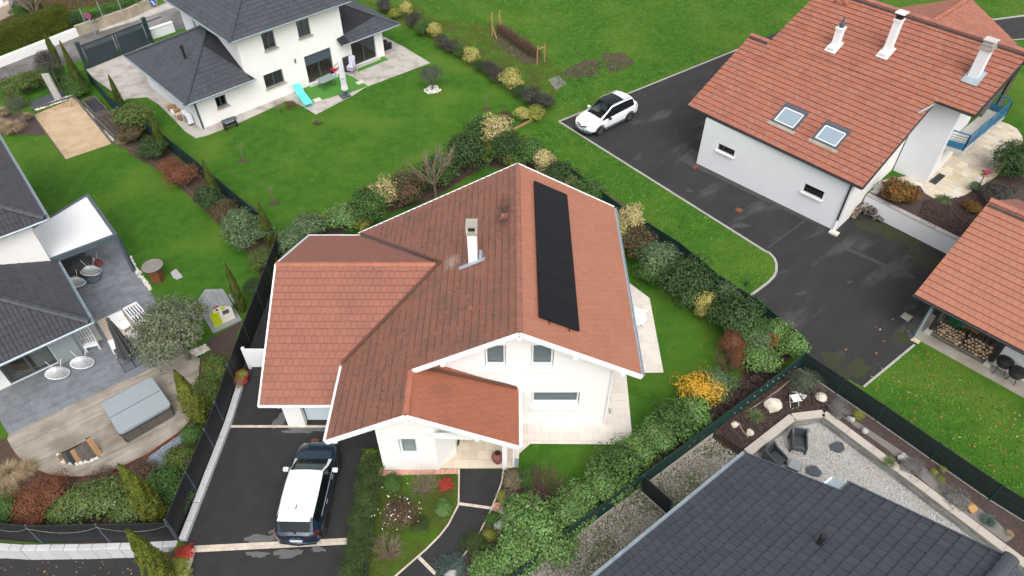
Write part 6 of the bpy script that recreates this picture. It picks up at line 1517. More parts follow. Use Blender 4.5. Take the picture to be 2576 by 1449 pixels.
# ---------------- raised bed planting, lower right
for k, u, v, r, h, lb in (
    ('ball', 2028, 964, .85, 1.0, 'grey green dome shrub at the corner of the green fences'), ('lavender', 2112, 1022, .62, .8, 'grey lavender nearest the fence corner'), ('gball', 2160, 1044, .26, 1.5, 'bright yellow green ball conifer by the grey stone'),
    ('lavender', 2300, 1172, .6, .85, 'grey lavender in the middle of the raised bed'), ('lavender', 2408, 1247, .62, .85, 'grey lavender next to the tan stone'), ('gball', 2372, 1180, .16, 1.7, 'upper tuft of the cloud pruned conifer'), ('gball', 2367, 1206, .18, 1.7, 'lower tuft of the cloud pruned conifer'), ('gball', 2350, 1188, .17, 1.7, 'left tuft of the cloud pruned conifer')):
    shrub(k, u, v, r, lb, h, z=BZ, cat='plant', stem=False)
for u, v, s_, mt, lb in ((1899, 1050, 1.0, 'l_fescue', 'spiky blue green yucca rosette in the bark mulch'), (2193, 1132, .45, 'l_grass_dry', 'small tan grass tuft on the weed fabric'), (2235, 1165, .8, 'l_fescue', 'green fescue clump on the weed fabric'), (2484, 1312, .8, 'l_juniper', 'blue green fescue clump far along the raised bed'), (2538, 1343, .4, 'l_grass_dry', 'small dry tuft near the picture edge in the raised bed')):
    o = link('grass_clump', tuft(int(u), mt, 420, .42, .022, .5, 1.5)); o.location = at(u, v, BZ); o.scale = (s_,) * 3; tag(o, lb, 'plant')
# ---------------- grass blades on the lawns, weeds, fallen leaves: countless, one object each
def blades(name, polys, dens, mt, hgt, seed, wd=.022, z=0.0, avoid=()):
    out = []
    for i, pl in enumerate(polys):
        q_ = P(pl, z); ar = abs(sum(q_[j].x * q_[(j + 1) % len(q_)].y - q_[(j + 1) % len(q_)].x * q_[j].y for j in range(len(q_)))) / 2
        if ar > 0: out.append(scatter(q_, int(ar * dens), seed + i, avoid))
    xy = np.concatenate(out); n = len(xy); g = G(seed); a = g.random(n) * 6.283; L = hgt * g.uniform(.6, 1.4, n); s_ = g.uniform(.2, 1.3, n)
    b0 = np.stack([xy[:, 0], xy[:, 1], np.full(n, z)], 1); sd = np.stack([-np.sin(a), np.cos(a), 0 * a], 1) * wd
    tip = b0 + np.stack([np.cos(a) * s_, np.sin(a) * s_, 1 + 0 * a], 1) * L[:, None]
    V = np.stack([b0 - sd, b0 + sd, tip], 1).reshape(-1, 3)
    o = link(name, np_mesh(name, V, np.arange(3 * n).reshape(n, 3), mt)); o['kind'] = 'stuff'; return o
LAWN = [[(350, 250), (480, 345), (570, 335), (790, 285), (1075, 160), (985, 65), (1090, 110), (1290, 255), (1280, 300), (1130, 380), (960, 470), (840, 530), (700, 600), (560, 470), (430, 380)],
        [(0, 340), (125, 345), (165, 400), (280, 345), (420, 440), (630, 640), (640, 730), (560, 700), (380, 690), (290, 590), (220, 490), (120, 540), (60, 430)],
        [(1590, 700), (1650, 740), (1780, 795), (1830, 930), (1640, 1110), (1592, 1118), (1570, 942), (1669, 940), (1636, 750)], [(1310, 1145), (1335, 1120), (1560, 1122), (1440, 1230), (1310, 1182)]]
ROUGH = [[(900, 0), (2030, 0), (1985, 60), (1860, 115), (1410, 300), (1380, 260), (1300, 170), (1100, 60)], [(1412, 315), (1920, 635), (1945, 690), (1885, 740), (1800, 700), (1600, 530), (1450, 430), (1315, 335)], [(2310, 868), (2576, 1030), (2576, 1290), (2180, 978)], [(2290, 0), (2576, 0), (2576, 35), (2440, 50)]]
blades('grass', LAWN, 60, 'blade', .03, 11)
blades('meadow_grass', ROUGH, 85, 'meadow_blade', .055, 21, .03)
blades('moss_grass', [[(905, 1150), (950, 1190), (1155, 1192), (1154, 1270), (1100, 1350), (1000, 1449), (890, 1449)]], 120, 'blade', .035, 31)
def litter(name, poly, n, mt, size, seed, z=.02, avoid=(), clus=0):
    q_ = P(poly, z); g = G(seed); xy = scatter(q_, n, seed, avoid)
    if clus: cc = scatter(q_, clus, seed + 1); xy = cc[g.integers(0, clus, n)] + g.normal(size=(n, 2)) * g.uniform(.1, .5, (n, 1))
    n = len(xy); c = np.stack([xy[:, 0], xy[:, 1], np.full(n, z) + g.random(n) * .01], 1)
    V, F = leaves(c, np.array([[0, 0, 1.0]]) + g.normal(size=(n, 3)) * .25, size, size * .7, g); o = link(name, np_mesh(name, V, F, mt)); o['kind'] = 'stuff'; return o
litter('fallen_leaves', [(2200, 975), (2310, 868), (2576, 1040), (2576, 1280)], 90, 'dead_leaf', .13, 3)
litter('fallen_leaves', [(2100, 880), (2300, 760), (2310, 860), (2180, 965)], 14, 'dead_leaf', .13, 4)
litter('fallen_leaves', c6(2900, 1500, [(300, 1100), (830, 680), (1270, 640), (2400, 1449), (1400, 1449)]), 60, 'dead_leaf', .09, 5)
litter('fallen_leaves', [(1590, 700), (1780, 800), (1830, 930), (1640, 1110)], 40, 'dead_leaf', .06, 6)
litter('fallen_leaves', [(0, 1410), (350, 1412), (400, 1449), (0, 1449)], 25, 'dead_leaf', .08, 7, z=-.73)
litter('weeds', weedy and [(1780, 1110), (1560, 1270), (1350, 1449), (1470, 1449), (1700, 1270), (1850, 1150)], 1500, 'l_redgreen', .075, 8, z=.05, clus=26)
litter('meadow_weeds', [(905, 0), (1100, 0), (1180, 60), (1390, 190), (1400, 290), (1330, 240), (1180, 110), (1000, 20)], 1800, 'l_redgreen', .075, 9, z=.04)
litter('weed_leaves', [(1400, 185), (1540, 145), (1585, 165), (1450, 215), (1400, 215)], 380, 'l_green', .13, 10, z=.07)
litter('allotment_weeds', c6(0, 0, [(-200, 560), (600, 300), (1200, 150), (2200, -60), (900, -60), (0, 100)]), 2500, 'l_bronze', .13, 12, z=.06)
litter('fallen_leaves', c6(0, 300, [(700, 480), (1120, 340), (1200, 440), (800, 520)]), 160, 'dead_leaf', .09, 14, z=.03)
litter('fallen_leaves', c6(0, 300, [(560, 620), (990, 1240), (1660, 1020), (1560, 980), (1020, 1150), (700, 700)]), 110, 'dead_leaf', .07, 15, z=.03)
# ================================================================== FENCES, WALLS, GATES
def fence(name, label, pts, h, screen, post, step, z=0.0, plinth=0.0, slats=None, rails=(), cat='fence', wires=None, thick=.03, cap=None):
    """posts, one screen panel between each pair, concrete plinth boards; pts in world"""
    ps_ = [Vector((p[0], p[1], z)) for p in pts]; root = thing(name, label, cat, (ps_[0] + ps_[-1]) / 2)
    k = 0
    for i in range(len(ps_) - 1):
        d = ps_[i + 1] - ps_[i]; n = max(1, round(d.length / step))
        for j in range(n):
            p, q_ = ps_[i] + d * (j / n), ps_[i] + d * ((j + 1) / n); u = d.normalized(); side = Vector((-u.y, u.x, 0))
            b = MB().bar(p + u * .03 + Vector((0, 0, plinth + (h - plinth) / 2)), q_ - u * .03 + Vector((0, 0, plinth + (h - plinth) / 2)), thick, h - plinth - .02)
            pnl = obj('screen', b, screen, root)
            if slats:
                sb = MB(); L = (q_ - p).length; m = int(L / slats[0])
                for t in range(m):
                    c = p + u * (L * (t + .5) / m); sb.box((0, 0, 0), (slats[0] * .62, thick + .022, h - plinth - .06), Matrix.Translation(c + Vector((0, 0, plinth + (h - plinth) / 2))) @ Matrix.Rotation(math.atan2(u.y, u.x), 4, 'Z'))
                so_ = obj('slats', sb, slats[1], pnl); so_['kind'] = 'stuff'
            if wires:
                wb = MB()
                for zz_ in np.arange(plinth + .06, h, wires[0]): wb.bar(p + side * .02 + Vector((0, 0, zz_)), q_ + side * .02 + Vector((0, 0, zz_)), .008); wb.bar(p - side * .02 + Vector((0, 0, zz_)), q_ - side * .02 + Vector((0, 0, zz_)), .008)
                wo_ = obj('wires', wb, wires[1], pnl); wo_['kind'] = 'stuff'
            if plinth: obj('plinth_board', MB().bar(p + u * .03 + Vector((0, 0, plinth / 2)), q_ - u * .03 + Vector((0, 0, plinth / 2)), .05, plinth), 'conc_light', root)
            if cap: obj('top_rail', MB().bar(p + Vector((0, 0, h)), q_ + Vector((0, 0, h)), .05, .03), cap, root)
            obj('post', MB().box((0, 0, (h + .05) / 2), (.06, .06, h + .05), Matrix.Translation(p)), post, root)
        if i == len(ps_) - 2: obj('post', MB().box((0, 0, (h + .05) / 2), (.06, .06, h + .05), Matrix.Translation(ps_[-1])), post, root)
    return root
fbase = [at(*p) for p in [(715, 640)] + c3(0, 756, [(2060, 705), (1990, 900), (1893, 1160)]) + c3(0, 1512, [(1783, 20), (1694, 300), (1620, 500), (1345, 1172)])]
fence('fence', 'tall black slatted privacy fence between the drive and the left garden', fbase, 1.5, 'screen_black', 'grey_metal', 2.5, slats=(.1, 'screen_slat'))
fb2 = [at(*p) for p in ((448, 1359), (278, 1363), (108, 1366), (0, 1355), (-170, 1335))]
fence('fence', 'black slatted fence above the pale block wall at the lower left', fb2, 1.35, 'screen_black', 'grey_metal', 2.4, slats=(.1, 'screen_slat'))
# string of lights on it
b = MB()
for i in range(4):
    p, q_ = fb2[i] + Vector((0, -.06, 1.25)), fb2[i + 1] + Vector((0, -.06, 1.25)); b.tube([p.lerp(q_, t) - Vector((0, 0, .38 * 4 * t * (1 - t))) for t in [k / 10 for k in range(11)]], .006, 4)
tag(obj('light_string', b, 'concrete'), 'slack string of small lights hung along the black slatted fence', 'lights')
# block wall: long top stones along the drive, tall faces on the street
bw_ = thing('block_wall', 'low wall of rough pale granite blocks carrying the black fences', 'wall', at(450, 1362))
lp = [at(*p) + Vector((.16, -.02, 0)) for p in c3(0, 1512, [(1790, 20), (1700, 300), (1345, 1180)])]
lp[-1] = at(462, 1362)
for i in range(2):
    d = lp[i + 1] - lp[i]; n = round(d.length / .8)
    for j in range(n):
        c = lp[i] + d * ((j + .5) / n); mx = Matrix.Translation((c.x, c.y, .07 + rng.uniform(0, .012))) @ Matrix.Rotation(math.atan2(d.y, d.x) + rng.uniform(-.012, .012), 4, 'Z')
        obj('block', MB().rbox((0, 0, 0), (d.length / n - .014, .27, .26), .02, mx), 'granite', bw_)
for i in range(len(street_edge) - 1):
    a_, b_ = Vector((street_edge[i].x, street_edge[i].y, 0)), Vector((street_edge[i + 1].x, street_edge[i + 1].y, 0)); d = b_ - a_; n = max(1, round(d.length / .5))
    for j in range(n):
        c = a_ + d * ((j + .5) / n)
        if not seen(c, 80): continue
        nn = Vector((d.y, -d.x, 0)).normalized(); mx = Matrix.Translation((c.x + nn.x * .1, c.y + nn.y * .1, -.36 + rng.uniform(-.01, .012))) @ Matrix.Rotation(math.atan2(d.y, d.x) + rng.uniform(-.01, .01), 4, 'Z')
        obj('block', MB().rbox((0, 0, 0), (d.length / n - .012, .24, .80), .02, mx), 'granite', bw_)
kw = obj('low_wall', MB().bar(at(484, 1386) + Vector((0, 0, -.25)), at(452, 1500) + Vector((0, 0, -.25)), .22, .85), 'white'); tag(kw, 'low white wall at the mouth of the drive beside the red shrub', 'wall')
struct('planter_soil', MB().prism([at(410, 1390), at(478, 1384), at(450, 1500), at(400, 1500)], -.7, .02), 'soil')
shrub('scarlet', 464, 1390, .38, 'red shrub on the corner between block wall and white wall', 1.1, cat='plant', stem=False)
shrub('yg', 453, 1422, .42, 'yellow green shrub beside the low white wall', 1.2, cat='plant', stem=False)
shrub('yg', 465, 1443, .3, 'small yellow green plant at the bottom edge by the white wall', 1.0, cat='plant', stem=False)
# green fences
fence('fence', 'dark green wire fence between the left bed and the back lawn', [at(*p) for p in ((228, 205), (285, 275), (360, 330), (430, 380), (500, 437), (600, 522), (690, 600))], 1.1, 'screen_green', 'fence_green', 2.5)
fence('fence', 'green fence behind the laurels right of the central house', [at(*p) for p in ((1420, 452), (1560, 560), (1700, 650), (1800, 735), (1900, 800), (2002, 890))], 1.15, 'screen_green', 'fence_green', 2.5)
gl = [at(*p, 0) for p in ((2006, 934), (1815, 1080), (1660, 1196), (1420, 1375), (1330, 1452), (1220, 1545))]
fence('fence', 'green fence with pale plinth along the light laurels', gl, 1.25, 'screen_green', 'fence_green', 2.5, plinth=.3, wires=(.34, 'fence_green'))
gr2 = [at(*p, .2) for p in ((2007, 932), (2200, 1064), (2336, 1160), (2483, 1262), (2600, 1335), (2760, 1440))]
fence('fence', 'long black and green fence between the raised bed and the right lawn', gr2, 1.45, 'screen_bg', 'fence_green', 2.4, plinth=.4, wires=(.34, 'fence_green'))
ga, gb = at(*c3(1344, 1512, [(2252, 805)])[0]), at(*c3(1344, 1512, [(2465, 1000)])[0])
gt = fence('side_gate', 'black slatted side fence between the weedy gravel and the dark roof', [ga, gb], 1.15, 'screen_black', 'grey_metal', 5, plinth=.12, slats=(.1, 'screen_slat'))
# coloured lights on the green fence
b = MB()
for i, t in enumerate(np.linspace(.12, .9, 11)):
    p = gl[0].lerp(gl[1], float(t)) + Vector((.03, -.05, .95 - .15 * math.sin(t * 9)))
    o = obj('light_bulb', MB().lathe([(.02, -.04), (.035, 0), (.02, .04)], 6, Matrix.Translation(p)), 'letter'); tag(o, 'small coloured bulb on the string along the green fence', 'light', 'bulbs on the green fence')
# white garden gate beside the garage
ga, gb = at(*c3(0, 756, [(1830, 1190)])[0], 1.35), at(*c3(0, 756, [(2010, 1190)])[0], 1.35)
g0_, g1_ = at(*c3(0, 756, [(1892, 1330)])[0]), at(*c3(0, 756, [(2000, 1335)])[0]); g1_ = Vector((g0_.x + 1.25, g0_.y - .02, 0)); 
gt = thing('garden_gate', 'white slatted gate between the garage wall and the black fence', 'gate', g0_)
for p in (g0_, g0_ + Vector((1.2, 0, 0))): obj('post', MB().box((0, 0, .72), (.12, .12, 1.44), Matrix.Translation(p)), 'white', gt)
for i in range(11): obj('slat', MB().bar(g0_ + Vector((.06, 0, .16 + i * .115)), g0_ + Vector((1.14, 0, .16 + i * .115)), .03, .1), 'white', gt)
# sliding gate upper left
s0, s1 = at(*c6(0, 0, [(1350, 1030)])[0]), at(*c6(0, 0, [(2300, 650)])[0])
GF = Fr(s0, math.degrees(math.atan2(s1.y - s0.y, s1.x - s0.x))); gl_ = (s1 - s0).length
sg = thing('sliding_gate', 'anthracite sliding gate of wide panels with slatted top', 'gate', (s0 + s1) / 2)
for a_ in (-.05, gl_ + .05): obj('post', MB().box((a_, .12, .98), (.24, .24, 1.96), GF.m()).box((a_, .12, 1.98), (.28, .28, .06), GF.m()), 'gate_dark', sg)
fr_ = MB().box((gl_ / 2, 0, .1), (gl_, .07, .08), GF.m()).box((gl_ / 2, 0, 1.72), (gl_, .07, .08), GF.m())
for a_ in (.2, gl_ / 2, gl_ - .15): fr_.box((a_, 0, .91), (.1, .074, 1.54), GF.m())
obj('gate_frame', fr_, 'gate_dark', sg)
for i in range(2):
    x0 = .25 + (gl_ / 2 - .2) * i + (.08 if i else 0); x1 = x0 + gl_ / 2 - .42
    for k in range(5): obj('panel', MB().box(((x0 + x1) / 2, 0, .14 + (k + .5) * .24), (x1 - x0, .04, .232), GF.m()), 'gate_dark', sg)
    for k in range(4): obj('slat', MB().box(((x0 + x1) / 2, 0, 1.38 + k * .082), (x1 - x0, .03, .05), GF.m()), 'gate_dark', sg)
obj('rail', MB().bar(GF.p(gl_, .05, 1.62), GF.p(gl_ + 1.4, .05, 1.62), .06), 'gate_dark', sg)
# street walls
def lowwall(label, pts, h, w_, mt, z=0, cap=None):
    p = [at(u, v) for u, v in pts]; root = None
    for i in range(len(p) - 1):
        d = p[i + 1] - p[i]; b = MB().bar(p[i] + Vector((0, 0, h / 2)), p[i + 1] + Vector((0, 0, h / 2)), w_, h)
        if root is None: root = obj('street_wall', b, mt)
        else: obj('wall_segment', b, mt, root)
        if cap: obj('wall_coping', MB().bar(p[i] + Vector((0, 0, h + .03)), p[i + 1] + Vector((0, 0, h + .03)), w_ + .08, .05), cap, root)
    tag(root, label, 'wall'); return root
lowwall('white rendered street wall in front of the trimmed hedge', c6(0, 0, [(-300, 1140), (0, 1010), (1180, 540)]), .62, .3, 'wall')
sw = lowwall('stained beige street wall under the shaggy hedge', c6(0, 0, [(1185, 540), (2000, 260), (2370, 75)]), .8, .3, 'old_wall')
lowwall('white capped wall beside the sliding gate and slate roof', c6(0, 0, [(2260, 600), (2640, 470)]), .75, .25, 'wall_cool_shade', cap='white')
for k, p in enumerate(((1300, 365), (1555, 262), (1835, 160))):
    q_ = at(*c6(0, 0, [p])[0], .8); o = obj('fence_post', MB().bar(q_, q_ + Vector((0, 0, 1.25)), .05), 'zinc'); tag(o, ('galvanised fence post nearest the round sign', 'galvanised fence post in the middle of the shaggy hedge', 'galvanised fence post furthest from the trimmed hedge')[k], 'post')
sp_ = at(*c6(0, 0, [(1322, 240)])[0], 1.6); fdir = Vector((.35, -.94, 0)).normalized()
sg_ = thing('road_sign', 'round no parking sign in front of the dark street hedge', 'sign', (sp_.x, sp_.y, 0)); mxs = Matrix.Translation(sp_) @ fdir.to_track_quat('Z', 'Y').to_matrix().to_4x4()
obj('sign_rim', MB().lathe([(.23, 0), (.23, .012)], 20, mxs), 'red_sign', sg_); obj('sign_face', MB().lathe([(.17, .012), (.17, .018)], 20, mxs), 'blue_sign', sg_)
b = MB(); b.box((0, 0, .022), (.34, .045, .006), mxs @ Matrix.Rotation(R(45), 4, 'Z')); b.box((0, 0, .0225), (.34, .045, .006), mxs @ Matrix.Rotation(R(-45), 4, 'Z')); obj('sign_cross', b, 'red_sign', sg_)
obj('sign_post', MB().bar((sp_.x, sp_.y + .04, 0), (sp_.x, sp_.y + .04, 1.8), .05), 'zinc', sg_)
p = at(*c6(0, 0, [(2305, 25)])[0], .55); mxs = Matrix.Translation(p + Vector((.1, -.22, 0))) @ Matrix.Rotation(R(20), 4, 'Z')
b_ = obj('wall_sign', MB().box((0, 0, 0), (.42, .02, .5), mxs), 'blue_sign'); tag(b_, 'small blue and white plate on the end of the stained wall', 'sign')
b = MB().box((-.06, -.014, .12), (.1, .01, .12), mxs).box((.02, -.014, 0), (.08, .01, .22), mxs).box((.08, -.014, -.14), (.16, .01, .06), mxs); obj('sign_mark', b, 'plate', b_)
# small pale building cut by the upper left corner
ph = thing('shed', 'pale shed with a terracotta parapet cut by the upper left picture corner', 'shed', at(15, 40))
obj('wall', MB().prism([at(-60, 60), at(22, 34), at(35, 0), at(-60, -20)], 0, 2.2), 'wall_cool_shade', ph)
obj('parapet', MB().prism([at(-20, 62), at(36, 36), at(33, 26), at(-20, 50)], 0, .9), 'rug', ph)
# ================================================================== CARS
def car(label, L, W_, Ht, prof, paint, roof_mt, origin, ang, wheels, wr=.33, cat='car', rim='rim', tint=None):
    """prof: stations (x, half width, z bottom, belt z, top z, top half width, kind) from the rear (x<0) to the nose. kind of the strip that follows: hood, shield, cabin, back"""
    root = thing('parked_car', label, cat, (0, 0, 0))
    rings = []
    for x, w_, z0, zb, zt, wt, kd in prof:
        half = [(0, z0), (w_ * .86, z0), (w_ * .97, z0 + .14), (w_, z0 + (zb - z0) * .55), (w_ * .985, zb - .05), (w_ * .945, zb + .01)]
        if zt - zb > .12: half += [(wt + .02, zt - .09), (wt - .04, zt - .02), (wt * .5, zt + .015), (0, zt + .025)]
        else: half += [(w_ * .86, zb + (zt - zb) * .45 + .02), (w_ * .7, zb + (zt - zb) * .8 + .025), (w_ * .36, zt + .03), (0, zt + .035)]
        rings.append([(x, -y, z) for y, z in half] + [(x, y, z) for y, z in reversed(half[1:-1])])
    m = len(rings[0]); parts = {}
    def add(nm, q): parts.setdefault(nm, MB()).face(q)
    for i in range(len(rings) - 1):
        kd = prof[i][6]
        for j in range(m):
            q = [rings[i][j], rings[i + 1][j], rings[i + 1][(j + 1) % m], rings[i][(j + 1) % m]]
            jj = j if j < 9 else m - 1 - j
            nm = 'body'
            if kd == 'cabin': nm = 'side_window' if jj == 5 else 'roof' if jj in (7, 8) else 'body' if jj < 5 else 'roof' if roof_mt != paint else 'body'
            elif kd == 'sun': nm = 'side_window' if jj == 5 else 'sunroof' if jj in (7, 8) else 'body' if jj < 5 else 'roof'
            elif kd == 'shield': nm = 'windscreen' if jj in (7, 8) else 'side_window' if jj == 5 else 'pillar' if jj == 6 else 'body'
            elif kd == 'back': nm = 'rear_window' if jj in (7, 8) else 'body' if jj < 5 else 'quarter'
            elif kd == 'spoil': nm = 'roof' if jj in (7, 8) else 'body'
            if jj <= 1: nm = 'underbody'
            add(nm, q)
    add('body', list(reversed(rings[0]))); add('body', rings[-1])
    mts = dict(body=paint, roof=roof_mt, side_window='glass_dark', windscreen='glass_car', rear_window='glass_dark', underbody='black', sunroof='glass_dark', pillar=roof_mt, quarter=paint)
    for nm, b in parts.items():
        o = obj('trim' if nm == 'quarter' else nm, b, mts[nm], root)
        bm = bmesh.new(); bm.from_mesh(o.data); bmesh.ops.remove_doubles(bm, verts=bm.verts, dist=.002); bmesh.ops.recalc_face_normals(bm, faces=bm.faces) if nm == 'body' else None
        bm.to_mesh(o.data); bm.free(); o.data.polygons.foreach_set('use_smooth', [True] * len(o.data.polygons)); o.data.set_sharp_from_angle(angle=R(38))
    wm = None
    for x in wheels:
        for s in (-1, 1):
            mx = Matrix.Translation((x, s * (W_ / 2 - .085), wr)) @ Matrix.Rotation(R(90 * (-s)), 4, 'X')
            wh = obj('wheel', MB().lathe([(wr * .66, -.1), (wr, -.09), (wr, .08), (wr * .93, .105), (wr * .66, .1)], 22, mx), 'tyre', root, smooth=False)
            rb = MB().lathe([(.0, .06), (wr * .14, .09), (wr * .16, .09)], 10, mx)
            for k in range(5):
                a = k * 1.2566; rb.bar(mx @ Vector((math.cos(a) * .05, math.sin(a) * .05, .10)), mx @ Vector((math.cos(a) * wr * .66, math.sin(a) * wr * .66, .108)), .07, .03, up=(0, 1, 0))
            obj('rim', rb, rim, wh)
            ab = MB(); pts = [(x + math.cos(a) * (wr + .055), s * (W_ / 2 - .015), wr + math.sin(a) * (wr + .055)) for a in [R(q_) for q_ in range(-12, 193, 15)]]
            ab.tube(pts, .035, 6); obj('wheel_arch', ab, 'black', root)
    return root
M['glass_dark'] = mat('tinted_glass', (.006, .008, .010), .12, spec=.35)
def place(root, ori, ang):
    root.location = ori; root.rotation_euler = (0, 0, ang)
def local(root, nm, b, mt, **k):
    o = obj(nm, b, mt, None, **k); o.parent = root; return o
def text_mesh(body, size, depth=.004):
    cu = bpy.data.curves.new('lettering', 'FONT'); cu.body = body; cu.size = size; cu.extrude = depth; cu.align_x = 'CENTER'; cu.align_y = 'CENTER'
    to = bpy.data.objects.new('lettering', cu); C.objects.link(to); dg_ = bpy.context.evaluated_depsgraph_get(); me = bpy.data.meshes.new_from_object(to.evaluated_get(dg_)); bpy.data.objects.remove(to); me.name = 'lettering'; return me
# dark blue crossover, white roof, nose away from the camera
wrr, wrf = at(821, 1347), at(855, 1187); dirn = (wrf - wrr).normalized(); ang = math.atan2(dirn.y, dirn.x)
P0 = [(-2.11, .48, .52, .80, .80, .4, 'body'), (-2.08, .68, .36, .93, .97, .5, 'body'), (-1.98, .80, .30, .99, 1.04, .66, 'back'), (-1.60, .87, .28, 1.02, 1.52, .64, 'cabin'), (-1.45, .885, .26, 1.02, 1.56, .66, 'cabin'), (-.9, .90, .24, 1.0, 1.60, .68, 'cabin'), (-.2, .90, .24, .98, 1.61, .68, 'cabin'), (.28, .90, .24, .965, 1.58, .66, 'shield'), (.72, .90, .24, .965, 1.26, .71, 'shield'), (1.12, .90, .24, .965, 1.01, .78, 'body'), (1.45, .885, .26, .93, .975, .7, 'body'), (1.75, .82, .28, .86, .91, .6, 'body'), (1.93, .71, .32, .79, .83, .5, 'body'), (2.05, .54, .38, .71, .74, .4, 'body'), (2.13, .3, .46, .6, .63, .25, 'body')]
bc = car('dark blue crossover car with white roof parked on the central drive', 4.23, 1.8, 1.58, P0, 'paint_blue', 'paint_white', None, 0, (-1.32, 1.32), .335, rim='rim_dark')
def lights(root, h0, h1, t0, t1, t2):
    for k in (-1, 1):
        f = lambda p: (p[0], p[1] * k, p[2])
        local(root, 'headlight', MB().bar(f(h0), f(h1), .05, .07), 'lamp_clear')
        local(root, 'taillight', MB().bar(f(t0), f(t1), .03, .05).bar(f(t1), f(t2), .04, .13), 'lamp_red')
lights(bc, (1.97, .60, .75), (1.72, .77, .82), (-2.095, .34, .90), (-2.05, .70, .93), (-1.84, .84, .98))
for s in (-1, 1):
    mr_ = local(bc, 'mirror', MB().rbox((.62, s * 1.0, 1.04), (.16, .22, .15), .03), 'paint_white'); local(bc, 'mirror_arm', MB().box((.62, s * .92, 1.0), (.1, .1, .06)), 'black')
    for x in (-.62, .42): local(bc, 'door_handle', MB().bar((x - .1, s * .905, .86), (x + .1, s * .905, .87), .02, .035), 'letter')
    local(bc, 'sill_strip', MB().bar((-.95, s * .895, .30), (.95, s * .895, .30), .03, .1), 'black')
    local(bc, 'window_strip', MB().bar((-1.3, s * .865, 1.02), (.75, s * .865, .98), .02, .02), 'letter')
local(bc, 'spoiler', MB().rbox((-1.66, 0, 1.54), (.28, 1.24, .05), .02), 'paint_white')
local(bc, 'antenna', MB().box((-1.25, 0, 1.62), (.2, .05, .07), top=.4), 'paint_blue')
local(bc, 'wiper', MB().bar((-2.03, -.05, 1.07), (-1.88, .3, 1.16), .02).bar((-2.03, -.05, 1.07), (-2.02, .02, 1.07), .04), 'black')
local(bc, 'wiper', MB().bar((1.08, -.4, 1.04), (1.02, .3, 1.075), .025).bar((1.1, .1, 1.03), (1.0, .66, 1.06), .025), 'black')
local(bc, 'number_plate', MB().box((-2.125, 0, .66), (.02, .52, .11)), 'plate')
local(bc, 'plate_end', MB().box((-2.13, .24, .66), (.022, .045, .108)).box((-2.13, -.24, .66), (.022, .045, .108)), 'plate_blue')
local(bc, 'bumper', MB().tube([(-1.82, -.80, .44), (-2.02, -.66, .43), (-2.09, 0, .43), (-2.02, .66, .43), (-1.82, .80, .44)], .1, 8), 'paint_blue')
b = MB(); zz = .955; b.bar((-2.075, 0, zz + .06), (-2.072, .035, zz), .014).bar((-2.075, 0, zz - .06), (-2.072, .035, zz), .014).bar((-2.075, 0, zz + .06), (-2.072, -.035, zz), .014).bar((-2.075, 0, zz - .06), (-2.072, -.035, zz), .014); local(bc, 'emblem', b, 'letter')
tm = text_mesh('C A P T U R', .075); tm.materials.append(M['letter']); to = link('lettering', tm); to.parent = bc; to.matrix_basis = Matrix.Translation((-2.105, 0, .845)) @ Matrix.Rotation(R(-90), 4, 'Z') @ Matrix.Rotation(R(80), 4, 'X')
local(bc, 'seat', MB().rbox((-.1, -.36, .95), (.16, .48, .55), .05).rbox((-.1, .36, .95), (.16, .48, .55), .05), 'black'); local(bc, 'dashboard', MB().rbox((.78, 0, .88), (.35, 1.4, .2), .05), 'grey_plastic')
mid = (wrr + wrf) / 2; side = Vector((-dirn.y, dirn.x, 0)); place(bc, mid + side * .87 + dirn * .2, ang); bc.scale = (1, .96, 1)
# white family crossover at the left end of the wet drive
wf, wr_ = at(1504, 341), at(1582, 302.5); dirn = (wf - wr_).normalized(); ang = math.atan2(dirn.y, dirn.x)
P1 = [(-2.27, .62, .55, .82, .82, .6, 'body'), (-2.22, .80, .36, .97, 1.02, .6, 'body'), (-2.12, .86, .32, 1.05, 1.10, .6, 'back'), (-1.78, .88, .30, 1.08, 1.52, .60, 'cabin'), (-1.5, .89, .27, 1.06, 1.60, .62, 'cabin'), (-1.0, .89, .25, 1.04, 1.64, .64, 'sun'), (-.3, .89, .25, 1.02, 1.645, .64, 'sun'), (.2, .89, .25, 1.0, 1.61, .62, 'shield'), (.7, .89, .25, .99, 1.32, .66, 'shield'), (1.2, .89, .25, .98, 1.05, .72, 'body'), (1.6, .875, .27, .94, .99, .7, 'body'), (1.98, .82, .3, .84, .89, .6, 'body'), (2.18, .68, .36, .72, .74, .5, 'body'), (2.27, .46, .46, .62, .64, .3, 'body')]
wc = car('white crossover car with dark panoramic roof at the end of the wet drive', 4.54, 1.78, 1.65, P1, 'paint_white', 'paint_white', None, 0, (-1.40, 1.36), .34)
lights(wc, (2.17, .62, .70), (1.88, .835, .80), (-2.24, .55, .93), (-2.21, .76, .98), (-1.98, .86, 1.04))
for s in (-1, 1):
    local(wc, 'mirror', MB().rbox((.66, s * .99, 1.05), (.15, .2, .16), .03), 'black' if s > 0 else 'paint_white')
    for x in (-.75, .42): local(wc, 'door_handle', MB().bar((x - .1, s * .90, .88), (x + .1, s * .90, .89), .02, .035), 'paint_white')
    local(wc, 'sill_strip', MB().bar((-1.0, s * .885, .31), (.95, s * .885, .31), .03, .13), 'grey_metal')
    local(wc, 'roof_rail', MB().bar((-1.55, s * .6, 1.63), (.1, s * .6, 1.66), .035), 'letter')
local(wc, 'bumper', MB().tube([(2.0, -.74, .42), (2.2, -.5, .40), (2.29, 0, .4), (2.2, .5, .40), (2.0, .74, .42)], .10, 8), 'grey_metal')
local(wc, 'grille', MB().bar((2.22, -.42, .76), (2.30, 0, .66), .04, .09).bar((2.22, .42, .76), (2.30, 0, .66), .04, .09), 'black')
